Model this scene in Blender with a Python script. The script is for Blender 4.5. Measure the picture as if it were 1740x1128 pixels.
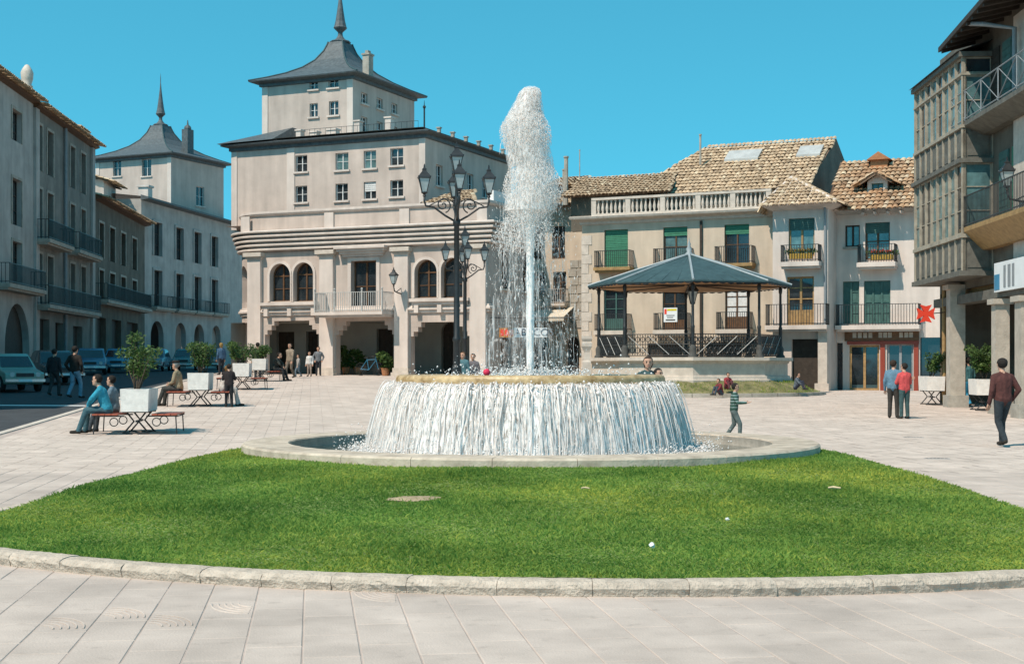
import bpy, bmesh, math, random
import numpy as np
from mathutils import Vector, Matrix
random.seed(7); rng = np.random.default_rng(7)
R = math.radians; PI = math.pi
for o in list(bpy.data.objects): bpy.data.objects.remove(o)
scene = bpy.context.scene
COL = scene.collection

# ---------------------------------------------------------------- camera
CAMZ, F, CX, HY, W, H = 1.6, 2400.0, 870.0, 624.0, 1740.0, 1128.0
cam_d = bpy.data.cameras.new('camera'); cam = bpy.data.objects.new('camera', cam_d); COL.objects.link(cam)
cam.location = (0, 0, CAMZ); cam.rotation_euler = (R(90), 0, 0)
cam_d.sensor_width = 36.0; cam_d.lens = 36.0 * F / W
cam_d.shift_y = (HY - H / 2) / W
cam_d.clip_start = 0.1; cam_d.clip_end = 3000
scene.camera = cam

# ---------------------------------------------------------------- sky, sun, exposure
SUN_AZ, SUN_EL = 43.0, 53.0           # degrees left of straight behind the camera, elevation
world = bpy.data.worlds.new('World'); scene.world = world; world.use_nodes = True
wn, wl = world.node_tree.nodes, world.node_tree.links
wn.clear()
sky = wn.new('ShaderNodeTexSky'); sky.sky_type = 'NISHITA'; sky.sun_disc = False
sky.sun_elevation = R(SUN_EL); sky.sun_rotation = R(180 + SUN_AZ)
sky.air_density = 1.0; sky.dust_density = 0.15; sky.ozone_density = 2.5; sky.altitude = 900
tint = wn.new('ShaderNodeMix'); tint.data_type = 'RGBA'; tint.blend_type = 'MULTIPLY'; tint.inputs[0].default_value = 1.0
tint.inputs[7].default_value = (0.47, 1.62, 1.32, 1)
bg = wn.new('ShaderNodeBackground'); bg.inputs[1].default_value = 0.15
wo = wn.new('ShaderNodeOutputWorld')
tc = wn.new('ShaderNodeTexCoord'); up = wn.new('ShaderNodeVectorMath'); up.operation = 'ADD'; up.inputs[1].default_value = (0, 0, 0.22)   # even blue down to the rooftops
nrm_ = wn.new('ShaderNodeVectorMath'); nrm_.operation = 'NORMALIZE'
wl.new(tc.outputs['Generated'], up.inputs[0]); wl.new(up.outputs[0], nrm_.inputs[0]); wl.new(nrm_.outputs[0], sky.inputs['Vector'])
wl.new(sky.outputs[0], tint.inputs[6]); wl.new(tint.outputs[2], bg.inputs[0]); wl.new(bg.outputs[0], wo.inputs[0])
sun_d = bpy.data.lights.new('sun', 'SUN'); sun_d.energy = 4.9; sun_d.angle = R(0.55); sun_d.color = (1.0, 0.86, 0.73)
sun = bpy.data.objects.new('sun', sun_d); COL.objects.link(sun)
sdir = Vector((-math.sin(R(SUN_AZ)) * math.cos(R(SUN_EL)), -math.cos(R(SUN_AZ)) * math.cos(R(SUN_EL)), math.sin(R(SUN_EL))))
sun.rotation_euler = sdir.to_track_quat('Z', 'Y').to_euler(); sun.location = (-20, -20, 60)
vs = scene.view_settings
vs.view_transform = 'Standard'; vs.look = 'None'; vs.exposure = 0.08; vs.gamma = 1.0; vs.use_curve_mapping = False
scene.cycles.use_denoising = True
scene.cycles.max_bounces = 6; scene.cycles.transparent_max_bounces = 16
scene.cycles.caustics_reflective = False; scene.cycles.caustics_refractive = False

# ---------------------------------------------------------------- terrain
def g(x, y):
    """height of the square: level round the fountain, climbing gently to the far side, more so on the left"""
    t = y - 25.0
    if t <= 0: return 0.0
    r = t * t / (t + 6.0); h = 48.0 * math.tanh(r / 48.0)
    k = min(1.0, max(0.0, (x + 6.0) / 12.0))
    return h * (0.034 + (0.0153 - 0.034) * k)
def ground_y(px, py):
    y = 30.0
    for _ in range(60):
        y = 0.5 * y + 0.5 * (CAMZ - g((px - CX) / F * y, y)) * F / (py - HY)
    return y
def at(px, y): return (px - CX) / F * y
def zz(py, y): return CAMZ + (HY - py) / F * y

# ---------------------------------------------------------------- materials
MATS = {}
def mat(name, col, rough=0.85, var=0.14, scale=2.0, bump=0.0, bscale=30.0, metal=0.0, spec=0.3, rnd=0.0, streak=0.0, col2=None, tintattr=None, trans=0.0, spots=0.0):
    if name in MATS: return MATS[name]
    m = bpy.data.materials.new(name); m.use_nodes = True
    n, l = m.node_tree.nodes, m.node_tree.links; n.clear()
    out = n.new('ShaderNodeOutputMaterial'); b = n.new('ShaderNodeBsdfPrincipled')
    b.inputs['Roughness'].default_value = rough; b.inputs['Metallic'].default_value = metal
    b.inputs['Specular IOR Level'].default_value = spec
    geo = n.new('ShaderNodeNewGeometry')
    nz = n.new('ShaderNodeTexNoise'); nz.inputs['Scale'].default_value = scale; nz.inputs['Detail'].default_value = 6; nz.inputs['Roughness'].default_value = 0.62
    l.new(geo.outputs['Position'], nz.inputs['Vector'])
    rp = n.new('ShaderNodeValToRGB')
    c1 = [max(0, c * (1 - var)) for c in col]; c2 = [min(1, c * (1 + var)) for c in (col2 or col)]
    rp.color_ramp.elements[0].position = 0.32; rp.color_ramp.elements[1].position = 0.68
    rp.color_ramp.elements[0].color = (*c1, 1); rp.color_ramp.elements[1].color = (*c2, 1)
    l.new(nz.outputs['Fac'], rp.inputs['Fac'])
    cur = rp.outputs['Color']
    def mul(cur, fac_socket, lo, hi):
        mr = n.new('ShaderNodeMapRange'); mr.inputs['To Min'].default_value = lo; mr.inputs['To Max'].default_value = hi
        l.new(fac_socket, mr.inputs['Value'])
        mx = n.new('ShaderNodeVectorMath'); mx.operation = 'SCALE'
        l.new(cur, mx.inputs[0]); l.new(mr.outputs[0], mx.inputs['Scale'])
        return mx.outputs[0]
    if streak:
        mp = n.new('ShaderNodeMapping'); mp.inputs['Scale'].default_value = (1.6, 1.6, 0.16); l.new(geo.outputs['Position'], mp.inputs['Vector'])
        n2 = n.new('ShaderNodeTexNoise'); n2.inputs['Scale'].default_value = 1.3; n2.inputs['Detail'].default_value = 7; l.new(mp.outputs[0], n2.inputs['Vector'])
        cur = mul(cur, n2.outputs['Fac'], 1 - 1.6 * streak, 1 + 1.2 * streak)
    if spots:                                       # scattered small stains
        n3 = n.new('ShaderNodeTexNoise'); n3.inputs['Scale'].default_value = 7.0; n3.inputs['Detail'].default_value = 4; l.new(geo.outputs['Position'], n3.inputs['Vector'])
        m3 = n.new('ShaderNodeMapRange'); m3.inputs['From Min'].default_value = 0.60; m3.inputs['From Max'].default_value = 0.74; l.new(n3.outputs['Fac'], m3.inputs['Value'])
        cur = mul(cur, m3.outputs[0], 1.0, 1 - spots)
    if rnd:
        oi = n.new('ShaderNodeObjectInfo'); cur = mul(cur, oi.outputs['Random'], 1 - rnd, 1 + rnd)
    if tintattr:
        at_ = n.new('ShaderNodeAttribute'); at_.attribute_name = 'tint'
        r2 = n.new('ShaderNodeValToRGB')
        els = r2.color_ramp.elements
        els[0].position = 0; els[0].color = (*tintattr[0], 1); els[1].position = 1; els[1].color = (*tintattr[-1], 1)
        for i, c in enumerate(tintattr[1:-1]):
            e = els.new((i + 1) / (len(tintattr) - 1)); e.color = (*c, 1)
        l.new(at_.outputs['Fac'], r2.inputs['Fac'])
        mx = n.new('ShaderNodeMix'); mx.data_type = 'RGBA'; mx.blend_type = 'MULTIPLY'; mx.inputs[0].default_value = 1
        l.new(cur, mx.inputs[6]); l.new(r2.outputs[0], mx.inputs[7]); cur = mx.outputs[2]
    l.new(cur, b.inputs['Base Color'])
    if bump:
        nb = n.new('ShaderNodeTexNoise'); nb.inputs['Scale'].default_value = bscale; nb.inputs['Detail'].default_value = 5
        l.new(geo.outputs['Position'], nb.inputs['Vector'])
        bp = n.new('ShaderNodeBump'); bp.inputs['Strength'].default_value = min(1, bump); bp.inputs['Distance'].default_value = 0.02
        l.new(nb.outputs['Fac'], bp.inputs['Height']); l.new(bp.outputs[0], b.inputs['Normal'])
    sh = b.outputs[0]
    if trans:
        tr = n.new('ShaderNodeBsdfTranslucent'); l.new(cur, tr.inputs['Color'])
        ms = n.new('ShaderNodeMixShader'); ms.inputs[0].default_value = trans
        l.new(sh, ms.inputs[1]); l.new(tr.outputs[0], ms.inputs[2]); sh = ms.outputs[0]
    l.new(sh, out.inputs['Surface'])
    MATS[name] = m
    return m
def water_mat(name, alpha_lo, alpha_hi, sx, sz, pos0, pos1, col=(1.0, 0.945, 0.90)):
    m = bpy.data.materials.new(name); m.use_nodes = True
    n, l = m.node_tree.nodes, m.node_tree.links; n.clear()
    out = n.new('ShaderNodeOutputMaterial'); b = n.new('ShaderNodeBsdfPrincipled')
    b.inputs['Base Color'].default_value = (*col, 1); b.inputs['Roughness'].default_value = 0.22; b.inputs['Specular IOR Level'].default_value = 0.5
    tl = n.new('ShaderNodeBsdfTranslucent'); tl.inputs['Color'].default_value = (*col, 1)
    m1 = n.new('ShaderNodeMixShader'); m1.inputs[0].default_value = 0.12
    l.new(b.outputs[0], m1.inputs[1]); l.new(tl.outputs[0], m1.inputs[2])
    tp = n.new('ShaderNodeBsdfTransparent'); m2 = n.new('ShaderNodeMixShader')
    l.new(tp.outputs[0], m2.inputs[1]); l.new(m1.outputs[0], m2.inputs[2])
    if alpha_lo == alpha_hi: m2.inputs[0].default_value = alpha_lo
    else:
        geo = n.new('ShaderNodeNewGeometry'); mp = n.new('ShaderNodeMapping'); mp.inputs['Scale'].default_value = (sx, sx, sz)
        nz = n.new('ShaderNodeTexNoise'); nz.inputs['Scale'].default_value = 1; nz.inputs['Detail'].default_value = 6; nz.inputs['Roughness'].default_value = 0.6
        nz.inputs['Distortion'].default_value = 0.4
        mr = n.new('ShaderNodeMapRange'); mr.inputs['From Min'].default_value = pos0; mr.inputs['From Max'].default_value = pos1
        mr.inputs['To Min'].default_value = alpha_lo; mr.inputs['To Max'].default_value = alpha_hi
        l.new(geo.outputs['Position'], mp.inputs['Vector']); l.new(mp.outputs[0], nz.inputs['Vector']); l.new(nz.outputs['Fac'], mr.inputs['Value'])
        l.new(mr.outputs[0], m2.inputs[0])
    l.new(m2.outputs[0], out.inputs['Surface'])
    MATS[name] = m
    return m

STUCCO = mat('pale_render', (0.51, 0.427, 0.37), var=0.11, scale=0.7, streak=0.22, bump=0.25, bscale=18)
STUCCO_W = mat('white_render', (0.615, 0.535, 0.475), var=0.09, scale=0.9, streak=0.2, bump=0.2, bscale=18)
CREAM = mat('cream_render', (0.55, 0.45, 0.345), var=0.10, scale=0.8, streak=0.2, bump=0.2, bscale=18)
STONE = mat('pale_stone', (0.54, 0.475, 0.405), var=0.14, scale=3.5, bump=0.4, bscale=26, streak=0.06)
STONE_D = mat('weathered_stone', (0.36, 0.33, 0.28), var=0.22, scale=3, bump=0.5, bscale=22, streak=0.08)
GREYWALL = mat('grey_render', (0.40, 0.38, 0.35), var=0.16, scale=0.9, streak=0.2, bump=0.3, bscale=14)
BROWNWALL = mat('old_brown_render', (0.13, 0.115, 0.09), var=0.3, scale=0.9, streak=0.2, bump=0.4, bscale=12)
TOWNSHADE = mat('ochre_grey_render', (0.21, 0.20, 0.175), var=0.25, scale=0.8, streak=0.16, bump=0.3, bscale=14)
SLATE = mat('slate_roof', (0.085, 0.10, 0.105), rough=0.55, var=0.3, scale=5, bump=0.5, bscale=20, spec=0.4)
LEAD = mat('zinc_sheet', (0.045, 0.082, 0.088), rough=0.65, var=0.2, scale=3, bump=0.15, bscale=6, spec=0.2)
LEADRIB = mat('pale_lead_rib', (0.30, 0.34, 0.35), rough=0.5, var=0.12, scale=4)
IRON = mat('black_iron', (0.022, 0.026, 0.028), rough=0.45, var=0.3, scale=6, spec=0.4)
IRONGREY = mat('light_iron', (0.42, 0.42, 0.40), rough=0.55, var=0.15, scale=6)
GREYMETAL = mat('grey_painted_metal', (0.24, 0.26, 0.27), rough=0.5, var=0.12, scale=5)
WHITEPAINT = mat('white_paint', (0.74, 0.73, 0.70), rough=0.55, var=0.07, scale=3)
CONCRETE_W = mat('white_concrete', (0.76, 0.71, 0.65), rough=0.85, var=0.12, scale=7, bump=0.35, bscale=35, streak=0.07)
REDWOOD = mat('red_painted_wood', (0.34, 0.085, 0.045), rough=0.5, var=0.25, scale=8, spec=0.4)
BROWNWOOD = mat('brown_wood', (0.115, 0.06, 0.03), rough=0.6, var=0.3, scale=6)
OCHREWOOD = mat('ochre_wood', (0.32, 0.20, 0.085), rough=0.6, var=0.25, scale=6)
DARKWOOD = mat('dark_wood', (0.045, 0.035, 0.027), rough=0.7, var=0.3, scale=5)
MULLION = mat('pale_gallery_wood', (0.32, 0.285, 0.225), rough=0.75, var=0.25, scale=4)
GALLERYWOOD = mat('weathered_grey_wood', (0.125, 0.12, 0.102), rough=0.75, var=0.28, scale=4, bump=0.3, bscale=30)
CEILWOOD = mat('orange_ceiling_boards', (0.42, 0.22, 0.09), rough=0.6, var=0.2, scale=5)
GREENBLIND = mat('green_roller_blind', (0.05, 0.20, 0.12), rough=0.6, var=0.15, scale=5)
GREENSHUT = mat('grey_green_shutter', (0.055, 0.125, 0.11), rough=0.6, var=0.2, scale=5)
GLASS = mat('window_glass', (0.02, 0.026, 0.03), rough=0.06, var=0.5, scale=1.5, spec=0.8)
GLASSBLUE = mat('pale_window_glass', (0.09, 0.17, 0.175), rough=0.08, var=0.4, scale=2.5, spec=0.8)
CURTAIN = mat('white_curtain', (0.62, 0.62, 0.60), rough=0.9, var=0.15, scale=9)
LAMPGLASS = mat('lantern_glass', (0.36, 0.42, 0.42), rough=0.12, var=0.15, scale=6, spec=0.7)
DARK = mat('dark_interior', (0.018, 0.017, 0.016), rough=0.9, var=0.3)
OCHRESTONE = mat('algae_stained_stone', (0.40, 0.235, 0.085), rough=0.45, var=0.35, scale=6, col2=(0.48, 0.35, 0.19), bump=0.4, bscale=20, spec=0.5)
GRASSM = mat('grass_blade', (0.165, 0.295, 0.05), rough=0.75, var=0.28, scale=0.5, col2=(0.26, 0.34, 0.068), trans=0.45, tintattr=[(0.6, 0.8, 0.75), (0.9, 1, 1), (1.2, 1.1, 1.0), (1.9, 1.35, 1.1)])
SOIL = mat('lawn_soil', (0.17, 0.22, 0.065), rough=0.95, var=0.35, scale=6, bump=0.5)
DRYGRASS = mat('patchy_bank_turf', (0.115, 0.135, 0.045), rough=0.95, var=0.4, scale=2.2, col2=(0.20, 0.17, 0.085), bump=0.6, bscale=12)
LEAF = mat('shrub_leaf', (0.065, 0.115, 0.032), rough=0.5, var=0.35, scale=5, trans=0.3, tintattr=[(0.6, 0.7, 0.6), (1, 1, 1), (1.7, 1.5, 1.1)])
BARK = mat('bark', (0.09, 0.065, 0.045), rough=0.9, var=0.3, scale=12)
ASPHALT = mat('asphalt', (0.052, 0.056, 0.06), rough=0.9, var=0.2, scale=1.5, bump=0.3, bscale=80)
MORTAR = mat('paving_mortar', (0.42, 0.345, 0.30), rough=0.95, var=0.15, scale=3)
PAVE = mat('paving_slab_face', (0.50, 0.418, 0.360), rough=0.9, var=0.13, scale=0.8, rnd=0.05, bump=0.25, bscale=60, streak=0.17, spec=0.12, spots=0.16)
PAVEF = mat('paving_slab_far', (0.50, 0.418, 0.360), rough=0.9, spec=0.12, var=0.13, scale=0.8, streak=0.17, spots=0.16, bump=0.18, bscale=60, tintattr=[(0.95, 0.95, 0.95), (1, 1, 1), (1.05, 1.05, 1.05)])
KERB = mat('rough_kerb_granite', (0.50, 0.42, 0.34), rough=0.95, spec=0.1, var=0.2, scale=9, bump=0.9, bscale=45, rnd=0.06)
TILE = mat('clay_roof_tile', (0.50, 0.39, 0.28), rough=0.9, var=0.25, scale=2.0, tintattr=[(0.55, 0.5, 0.45), (0.85, 0.78, 0.68), (1.0, 0.92, 0.82), (1.12, 1.08, 1.0), (1.35, 1.4, 1.35)], bump=0.2)
TILER = mat('red_clay_roof_tile', (0.43, 0.30, 0.205), rough=0.9, var=0.28, scale=1.6, tintattr=[(0.5, 0.45, 0.4), (0.9, 0.75, 0.6), (1.0, 0.9, 0.75), (1.1, 1.2, 1.2), (1.3, 1.45, 1.4)], bump=0.2)
TILEBASE = mat('roof_underlay', (0.16, 0.105, 0.07), var=0.3, scale=3)
RUBBER = mat('tyre_rubber', (0.02, 0.02, 0.02), rough=0.85)
CHROME = mat('chrome', (0.5, 0.5, 0.5), rough=0.25, metal=0.9)
WATERM = water_mat('falling_water', 0.8, 0.8, 1, 1, 0, 1)
DROPM = water_mat('spray_drop', 0.55, 0.55, 1, 1, 0, 1)
THINM = water_mat('thin_spray', 0.34, 0.34, 1, 1, 0, 1)
VEIL = water_mat('water_veil', 0.22, 1.0, 30.0, 2.6, 0.36, 0.56)
SOLIDW = water_mat('solid_jet', 0.96, 0.96, 1, 1, 0, 1)
SPRAY = water_mat('spray_veil', 0.04, 0.62, 26.0, 11.0, 0.40, 0.66)
MIST = water_mat('falling_mist', 0.0, 0.42, 16.0, 1.8, 0.53, 0.74)
POOLW = mat('pool_water', (0.025, 0.05, 0.045), rough=0.07, var=0.4, scale=1.3, bump=0.55, bscale=7, spec=0.8)
SIGNWHITE = mat('sign_white', (0.72, 0.74, 0.74), rough=0.4, var=0.05)
SIGNRED = mat('sign_red', (0.72, 0.06, 0.03), rough=0.4, var=0.06)
SIGNBLUE = mat('sign_blue', (0.05, 0.22, 0.36), rough=0.4, var=0.08)
SHOPRED = mat('shop_red_panel', (0.25, 0.05, 0.03), rough=0.4, var=0.1)
CLAY = mat('clay_pot', (0.38, 0.17, 0.08), var=0.2, scale=8)
FLOWERY = mat('flower_box_ochre', (0.42, 0.26, 0.05), var=0.4, scale=20)
FLOWERR = mat('flower_red', (0.55, 0.06, 0.04), var=0.3, scale=20)

# ---------------------------------------------------------------- mesh helpers
class MB:
    def __init__(s): s.V = []; s.Fc = []; s.M = []; s.T = None
    def add(s, vs_, fs, m=0):
        k = len(s.V); s.V.extend(tuple(map(float, v)) for v in vs_); s.Fc.extend([tuple(i + k for i in f) for f in fs]); s.M.extend([m] * len(fs)); return s
    def quad(s, a, b, c, d, m=0): return s.add([a, b, c, d], [(0, 1, 2, 3)], m)
    def hexa(s, p, m=0):
        return s.add(p, [(0, 3, 2, 1), (4, 5, 6, 7), (0, 1, 5, 4), (1, 2, 6, 5), (2, 3, 7, 6), (3, 0, 4, 7)], m)
    def box(s, x0, x1, y0, y1, z0, z1, m=0):
        return s.hexa([(x0, y0, z0), (x1, y0, z0), (x1, y1, z0), (x0, y1, z0), (x0, y0, z1), (x1, y0, z1), (x1, y1, z1), (x0, y1, z1)], m)
    def pbox(s, pl, a0, a1, z0, z1, d0, d1, m=0):
        return s.hexa([pl(a0, z0, d1), pl(a1, z0, d1), pl(a1, z0, d0), pl(a0, z0, d0), pl(a0, z1, d1), pl(a1, z1, d1), pl(a1, z1, d0), pl(a0, z1, d0)], m)
    def tube(s, pts, r, n=6, m=0, cap=True):
        pts = [Vector(p) for p in pts]; k = len(pts)
        rs = r if isinstance(r, (list, tuple)) else [r] * k
        base = len(s.V); prev = None
        for i, p in enumerate(pts):
            t = (pts[min(i + 1, k - 1)] - pts[max(i - 1, 0)])
            if t.length < 1e-9: t = Vector((0, 0, 1))
            t.normalize()
            ref = Vector((0, 0, 1)) if abs(t.z) < 0.9 else Vector((1, 0, 0))
            if prev is not None and (prev - t * prev.dot(t)).length > 1e-3: x = (prev - t * prev.dot(t)).normalized()
            else: x = t.cross(ref).normalized()
            prev = x; y = t.cross(x)
            for j in range(n):
                a = 2 * PI * j / n
                q = p + (x * math.cos(a) + y * math.sin(a)) * rs[i]; s.V.append((q.x, q.y, q.z))
        for i in range(k - 1):
            for j in range(n):
                a = base + i * n + j; b_ = base + i * n + (j + 1) % n
                s.Fc.append((a, b_, b_ + n, a + n)); s.M.append(m)
        if cap:
            s.Fc.append(tuple(base + j for j in range(n))[::-1]); s.Fc.append(tuple(base + (k - 1) * n + j for j in range(n))); s.M.extend([m, m])
        return s
    def lathe(s, prof, c=(0, 0, 0), n=16, m=0, a0=0.0, a1=2 * PI):
        full = abs(a1 - a0 - 2 * PI) < 1e-6; k = len(prof); cols = n if full else n + 1; base = len(s.V)
        for j in range(cols):
            a = a0 + (a1 - a0) * j / n
            for (r, z) in prof: s.V.append((c[0] + r * math.cos(a), c[1] + r * math.sin(a), c[2] + z))
        for j in range(n):
            j2 = (j + 1) % cols
            for i in range(k - 1):
                s.Fc.append((base + j * k + i, base + j2 * k + i, base + j2 * k + i + 1, base + j * k + i + 1)); s.M.append(m)
        return s
    def ball(s, c, r, n=8, k=6, m=0, sc=(1, 1, 1)):
        prof = [(max(1e-4, math.sin(PI * i / k)) * r, -math.cos(PI * i / k) * r) for i in range(k + 1)]
        b0 = len(s.V); s.lathe(prof, (0, 0, 0), n, m)
        for i in range(b0, len(s.V)):
            v = s.V[i]; s.V[i] = (c[0] + v[0] * sc[0], c[1] + v[1] * sc[1], c[2] + v[2] * sc[2])
        return s
    def sweep(s, path, prof, m=0, closed=False, caps=True):
        """profile [(out, z)] swept along a 2-d path; 'out' is to the left of the path"""
        P = [Vector((p[0], p[1])) for p in path]; k = len(P); q = len(prof); base = len(s.V)
        for i in range(k):
            if closed: d0 = P[i] - P[i - 1]; d1 = P[(i + 1) % k] - P[i]
            else: d0 = P[i] - P[i - 1] if i else P[1] - P[0]; d1 = P[i + 1] - P[i] if i < k - 1 else P[k - 1] - P[k - 2]
            d0 = d0.normalized(); d1 = d1.normalized()
            n0 = Vector((-d0.y, d0.x)); n1 = Vector((-d1.y, d1.x)); nn = n0 + n1
            nn = nn / max(0.3, nn.dot(n0)) if nn.length > 1e-6 else n0
            for (o_, z) in prof: s.V.append((P[i].x + nn.x * o_, P[i].y + nn.y * o_, z))
        for i in range(k if closed else k - 1):
            i2 = (i + 1) % k
            for j in range(q - 1):
                s.Fc.append((base + i * q + j, base + i * q + j + 1, base + i2 * q + j + 1, base + i2 * q + j)); s.M.append(m)
        if caps and not closed:
            s.Fc.append(tuple(base + j for j in range(q))); s.Fc.append(tuple(base + (k - 1) * q + j for j in range(q))[::-1]); s.M.extend([m, m])
        return s
    def build(s, name, mats, parent=None, smooth=False, tint=None):
        me = bpy.data.meshes.new(name); me.from_pydata(s.V, [], s.Fc)
        mats = mats if isinstance(mats, (list, tuple)) else [mats]
        for mm in mats: me.materials.append(mm)
        if len(mats) > 1: me.polygons.foreach_set('material_index', s.M)
        if smooth: me.polygons.foreach_set('use_smooth', [True] * len(me.polygons))
        if tint is not None:
            a = me.attributes.new('tint', 'FLOAT', 'FACE'); a.data.foreach_set('value', tint)
        me.update()
        o = bpy.data.objects.new(name, me); COL.objects.link(o)
        if parent is not None: o.parent = parent
        return o
def np_mesh(name, V, faces, mat_, parent=None, tint=None, smooth=False):
    """V (n,3), faces (m,k) numpy -> one mesh object"""
    me = bpy.data.meshes.new(name); n, k = faces.shape
    me.vertices.add(len(V)); me.vertices.foreach_set('co', np.ascontiguousarray(V, dtype=np.float32).ravel())
    me.loops.add(n * k); me.loops.foreach_set('vertex_index', np.ascontiguousarray(faces, dtype=np.int32).ravel())
    me.polygons.add(n); me.polygons.foreach_set('loop_start', np.arange(0, n * k, k, dtype=np.int32))
    try: me.polygons.foreach_set('loop_total', np.full(n, k, dtype=np.int32))
    except Exception: pass
    if smooth: me.polygons.foreach_set('use_smooth', np.ones(n, dtype=bool))
    me.materials.append(mat_)
    if tint is not None:
        a = me.attributes.new('tint', 'FLOAT', 'FACE'); a.data.foreach_set('value', np.asarray(tint, dtype=np.float32))
    me.update(calc_edges=True); me.validate()
    o = bpy.data.objects.new(name, me); COL.objects.link(o)
    if parent is not None: o.parent = parent
    return o
def tag(o, label=None, cat=None, group=None, kind=None):
    if label: o['label'] = label
    if cat: o['category'] = cat
    if group: o['group'] = group
    if kind: o['kind'] = kind
    return o
def thing(name, label, cat, loc=(0, 0, 0), rz=0.0, group=None):
    o = bpy.data.objects.new(name, None); COL.objects.link(o); o.empty_display_size = 0.2
    o.location = loc; o.rotation_euler = (0, 0, rz); return tag(o, label, cat, group)
KIDS = {}
def dup(root, loc, rz=0.0, label=None, group=None, scale=None):
    r = root.copy(); COL.objects.link(r); r.location = loc; r.rotation_euler = (0, 0, rz)
    if scale: r.scale = (scale,) * 3
    if label: r['label'] = label
    if group: r['group'] = group
    for ch in list(root.children):
        c = ch.copy(); COL.objects.link(c); c.parent = r
        for gch in ch.children:
            d = gch.copy(); COL.objects.link(d); d.parent = c
    return r
def lk(o, name, parent, **kw):
    c = o.copy(); c.name = name; COL.objects.link(c); c.parent = parent
    for k_, v_ in kw.items(): setattr(c, k_, v_)
    return c
def text_mesh(name, body, size, mat_, parent, mtx, extrude=0.01):
    cu = bpy.data.curves.new(name, 'FONT'); cu.body = body; cu.size = size; cu.extrude = extrude; cu.align_x = 'CENTER'; cu.align_y = 'CENTER'
    t = bpy.data.objects.new(name + '_curve', cu); COL.objects.link(t)
    dg = bpy.context.evaluated_depsgraph_get(); me = bpy.data.meshes.new_from_object(t.evaluated_get(dg)); bpy.data.objects.remove(t)
    me.transform(mtx); me.materials.clear(); me.materials.append(mat_)
    o = bpy.data.objects.new(name, me); COL.objects.link(o); o.parent = parent; return o

# ---------------------------------------------------------------- buildings: frames, walls, openings
class Bld:
    """u runs along the facade, v into the building, z up; origin on the facade at pixel px, distance y"""
    def __init__(s, name, label, cat, px, y, ang, z0=None, group=None):
        s.O = Vector((at(px, y), y)); s.U = Vector((math.cos(ang), math.sin(ang))); s.V = Vector((-s.U.y, s.U.x))
        s.z0 = g(s.O.x, s.O.y) if z0 is None else z0
        s.e = thing(name, label, cat, (s.O.x, s.O.y, s.z0), ang, group)
    def share(s, name, label, cat):
        b = object.__new__(Bld); b.O, b.U, b.V, b.z0 = s.O, s.U, s.V, s.z0
        b.e = thing(name, label, cat, s.e.location, s.e.rotation_euler.z); return b
    def u(s, px, v=0.0):
        r = (px - CX) / F; w = Vector((1, -r)); return -(s.O + s.V * v).dot(w) / s.U.dot(w)
    def vv(s, px, u):
        r = (px - CX) / F; w = Vector((1, -r)); return -(s.O + s.U * u).dot(w) / s.V.dot(w)
    def pt(s, u, v): return s.O + s.U * u + s.V * v
    def z(s, py, u, v=0.0): return CAMZ + (HY - py) / F * s.pt(u, v).y - s.z0
    def front(s, v=0.0): return lambda a, z, d: (a, v - d, z)
    def right(s, u): return lambda a, z, d: (u + d, a, z)
    def left(s, u): return lambda a, z, d: (u - d, a, z)
    def op(s, px0, px1, py0, py1, v=0.0, arch=False):
        """opening from pixel box (py0 top, py1 bottom)"""
        u0, u1 = s.u(px0, v), s.u(px1, v)
        if u0 > u1: u0, u1 = u1, u0
        um = 0.5 * (u0 + u1); return (u0, u1, s.z(py1, um, v), s.z(py0, um, v), arch)
def wall(mb, pl, a0, a1, z0, z1, ops=(), t=0.3, cuts=(), m=0):
    A = sorted({a0, a1, *[x for o in ops for x in o[:2]], *cuts}); Z = sorted({z0, z1, *[x for o in ops for x in o[2:4]]})
    A = [x for x in A if a0 - 1e-6 <= x <= a1 + 1e-6]; Z = [x for x in Z if z0 - 1e-6 <= x <= z1 + 1e-6]
    for i in range(len(A) - 1):
        for j in range(len(Z) - 1):
            ca, cz = 0.5 * (A[i] + A[i + 1]), 0.5 * (Z[j] + Z[j + 1])
            if any(o[0] < ca < o[1] and o[2] < cz < o[3] for o in ops): continue
            mb.quad(pl(A[i], Z[j], 0), pl(A[i + 1], Z[j], 0), pl(A[i + 1], Z[j + 1], 0), pl(A[i], Z[j + 1], 0), m)
    for (b0, b1, y0, y1, arch) in ops:
        if arch:
            r = 0.5 * (b1 - b0); c = 0.5 * (b0 + b1); n = 14; sp = y1 - r
            pts = [(c - r * math.cos(PI * i / n), sp + r * math.sin(PI * i / n)) for i in range(n + 1)]
            for i in range(n):
                p, q = pts[i], pts[i + 1]
                mb.quad(pl(p[0], p[1], 0), pl(q[0], q[1], 0), pl(q[0], y1, 0), pl(p[0], y1, 0), m)
                mb.quad(pl(p[0], p[1], 0), pl(q[0], q[1], 0), pl(q[0], q[1], -t), pl(p[0], p[1], -t), m)
            edge = [((b0, y0), (b0, sp)), ((b1, y0), (b1, sp)), ((b0, y0), (b1, y0))]
        else: edge = [((b0, y0), (b0, y1)), ((b1, y0), (b1, y1)), ((b0, y0), (b1, y0)), ((b0, y1), (b1, y1))]
        for p, q in edge:
            mb.quad(pl(p[0], p[1], 0), pl(q[0], q[1], 0), pl(q[0], q[1], -t), pl(p[0], p[1], -t), m)
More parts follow.
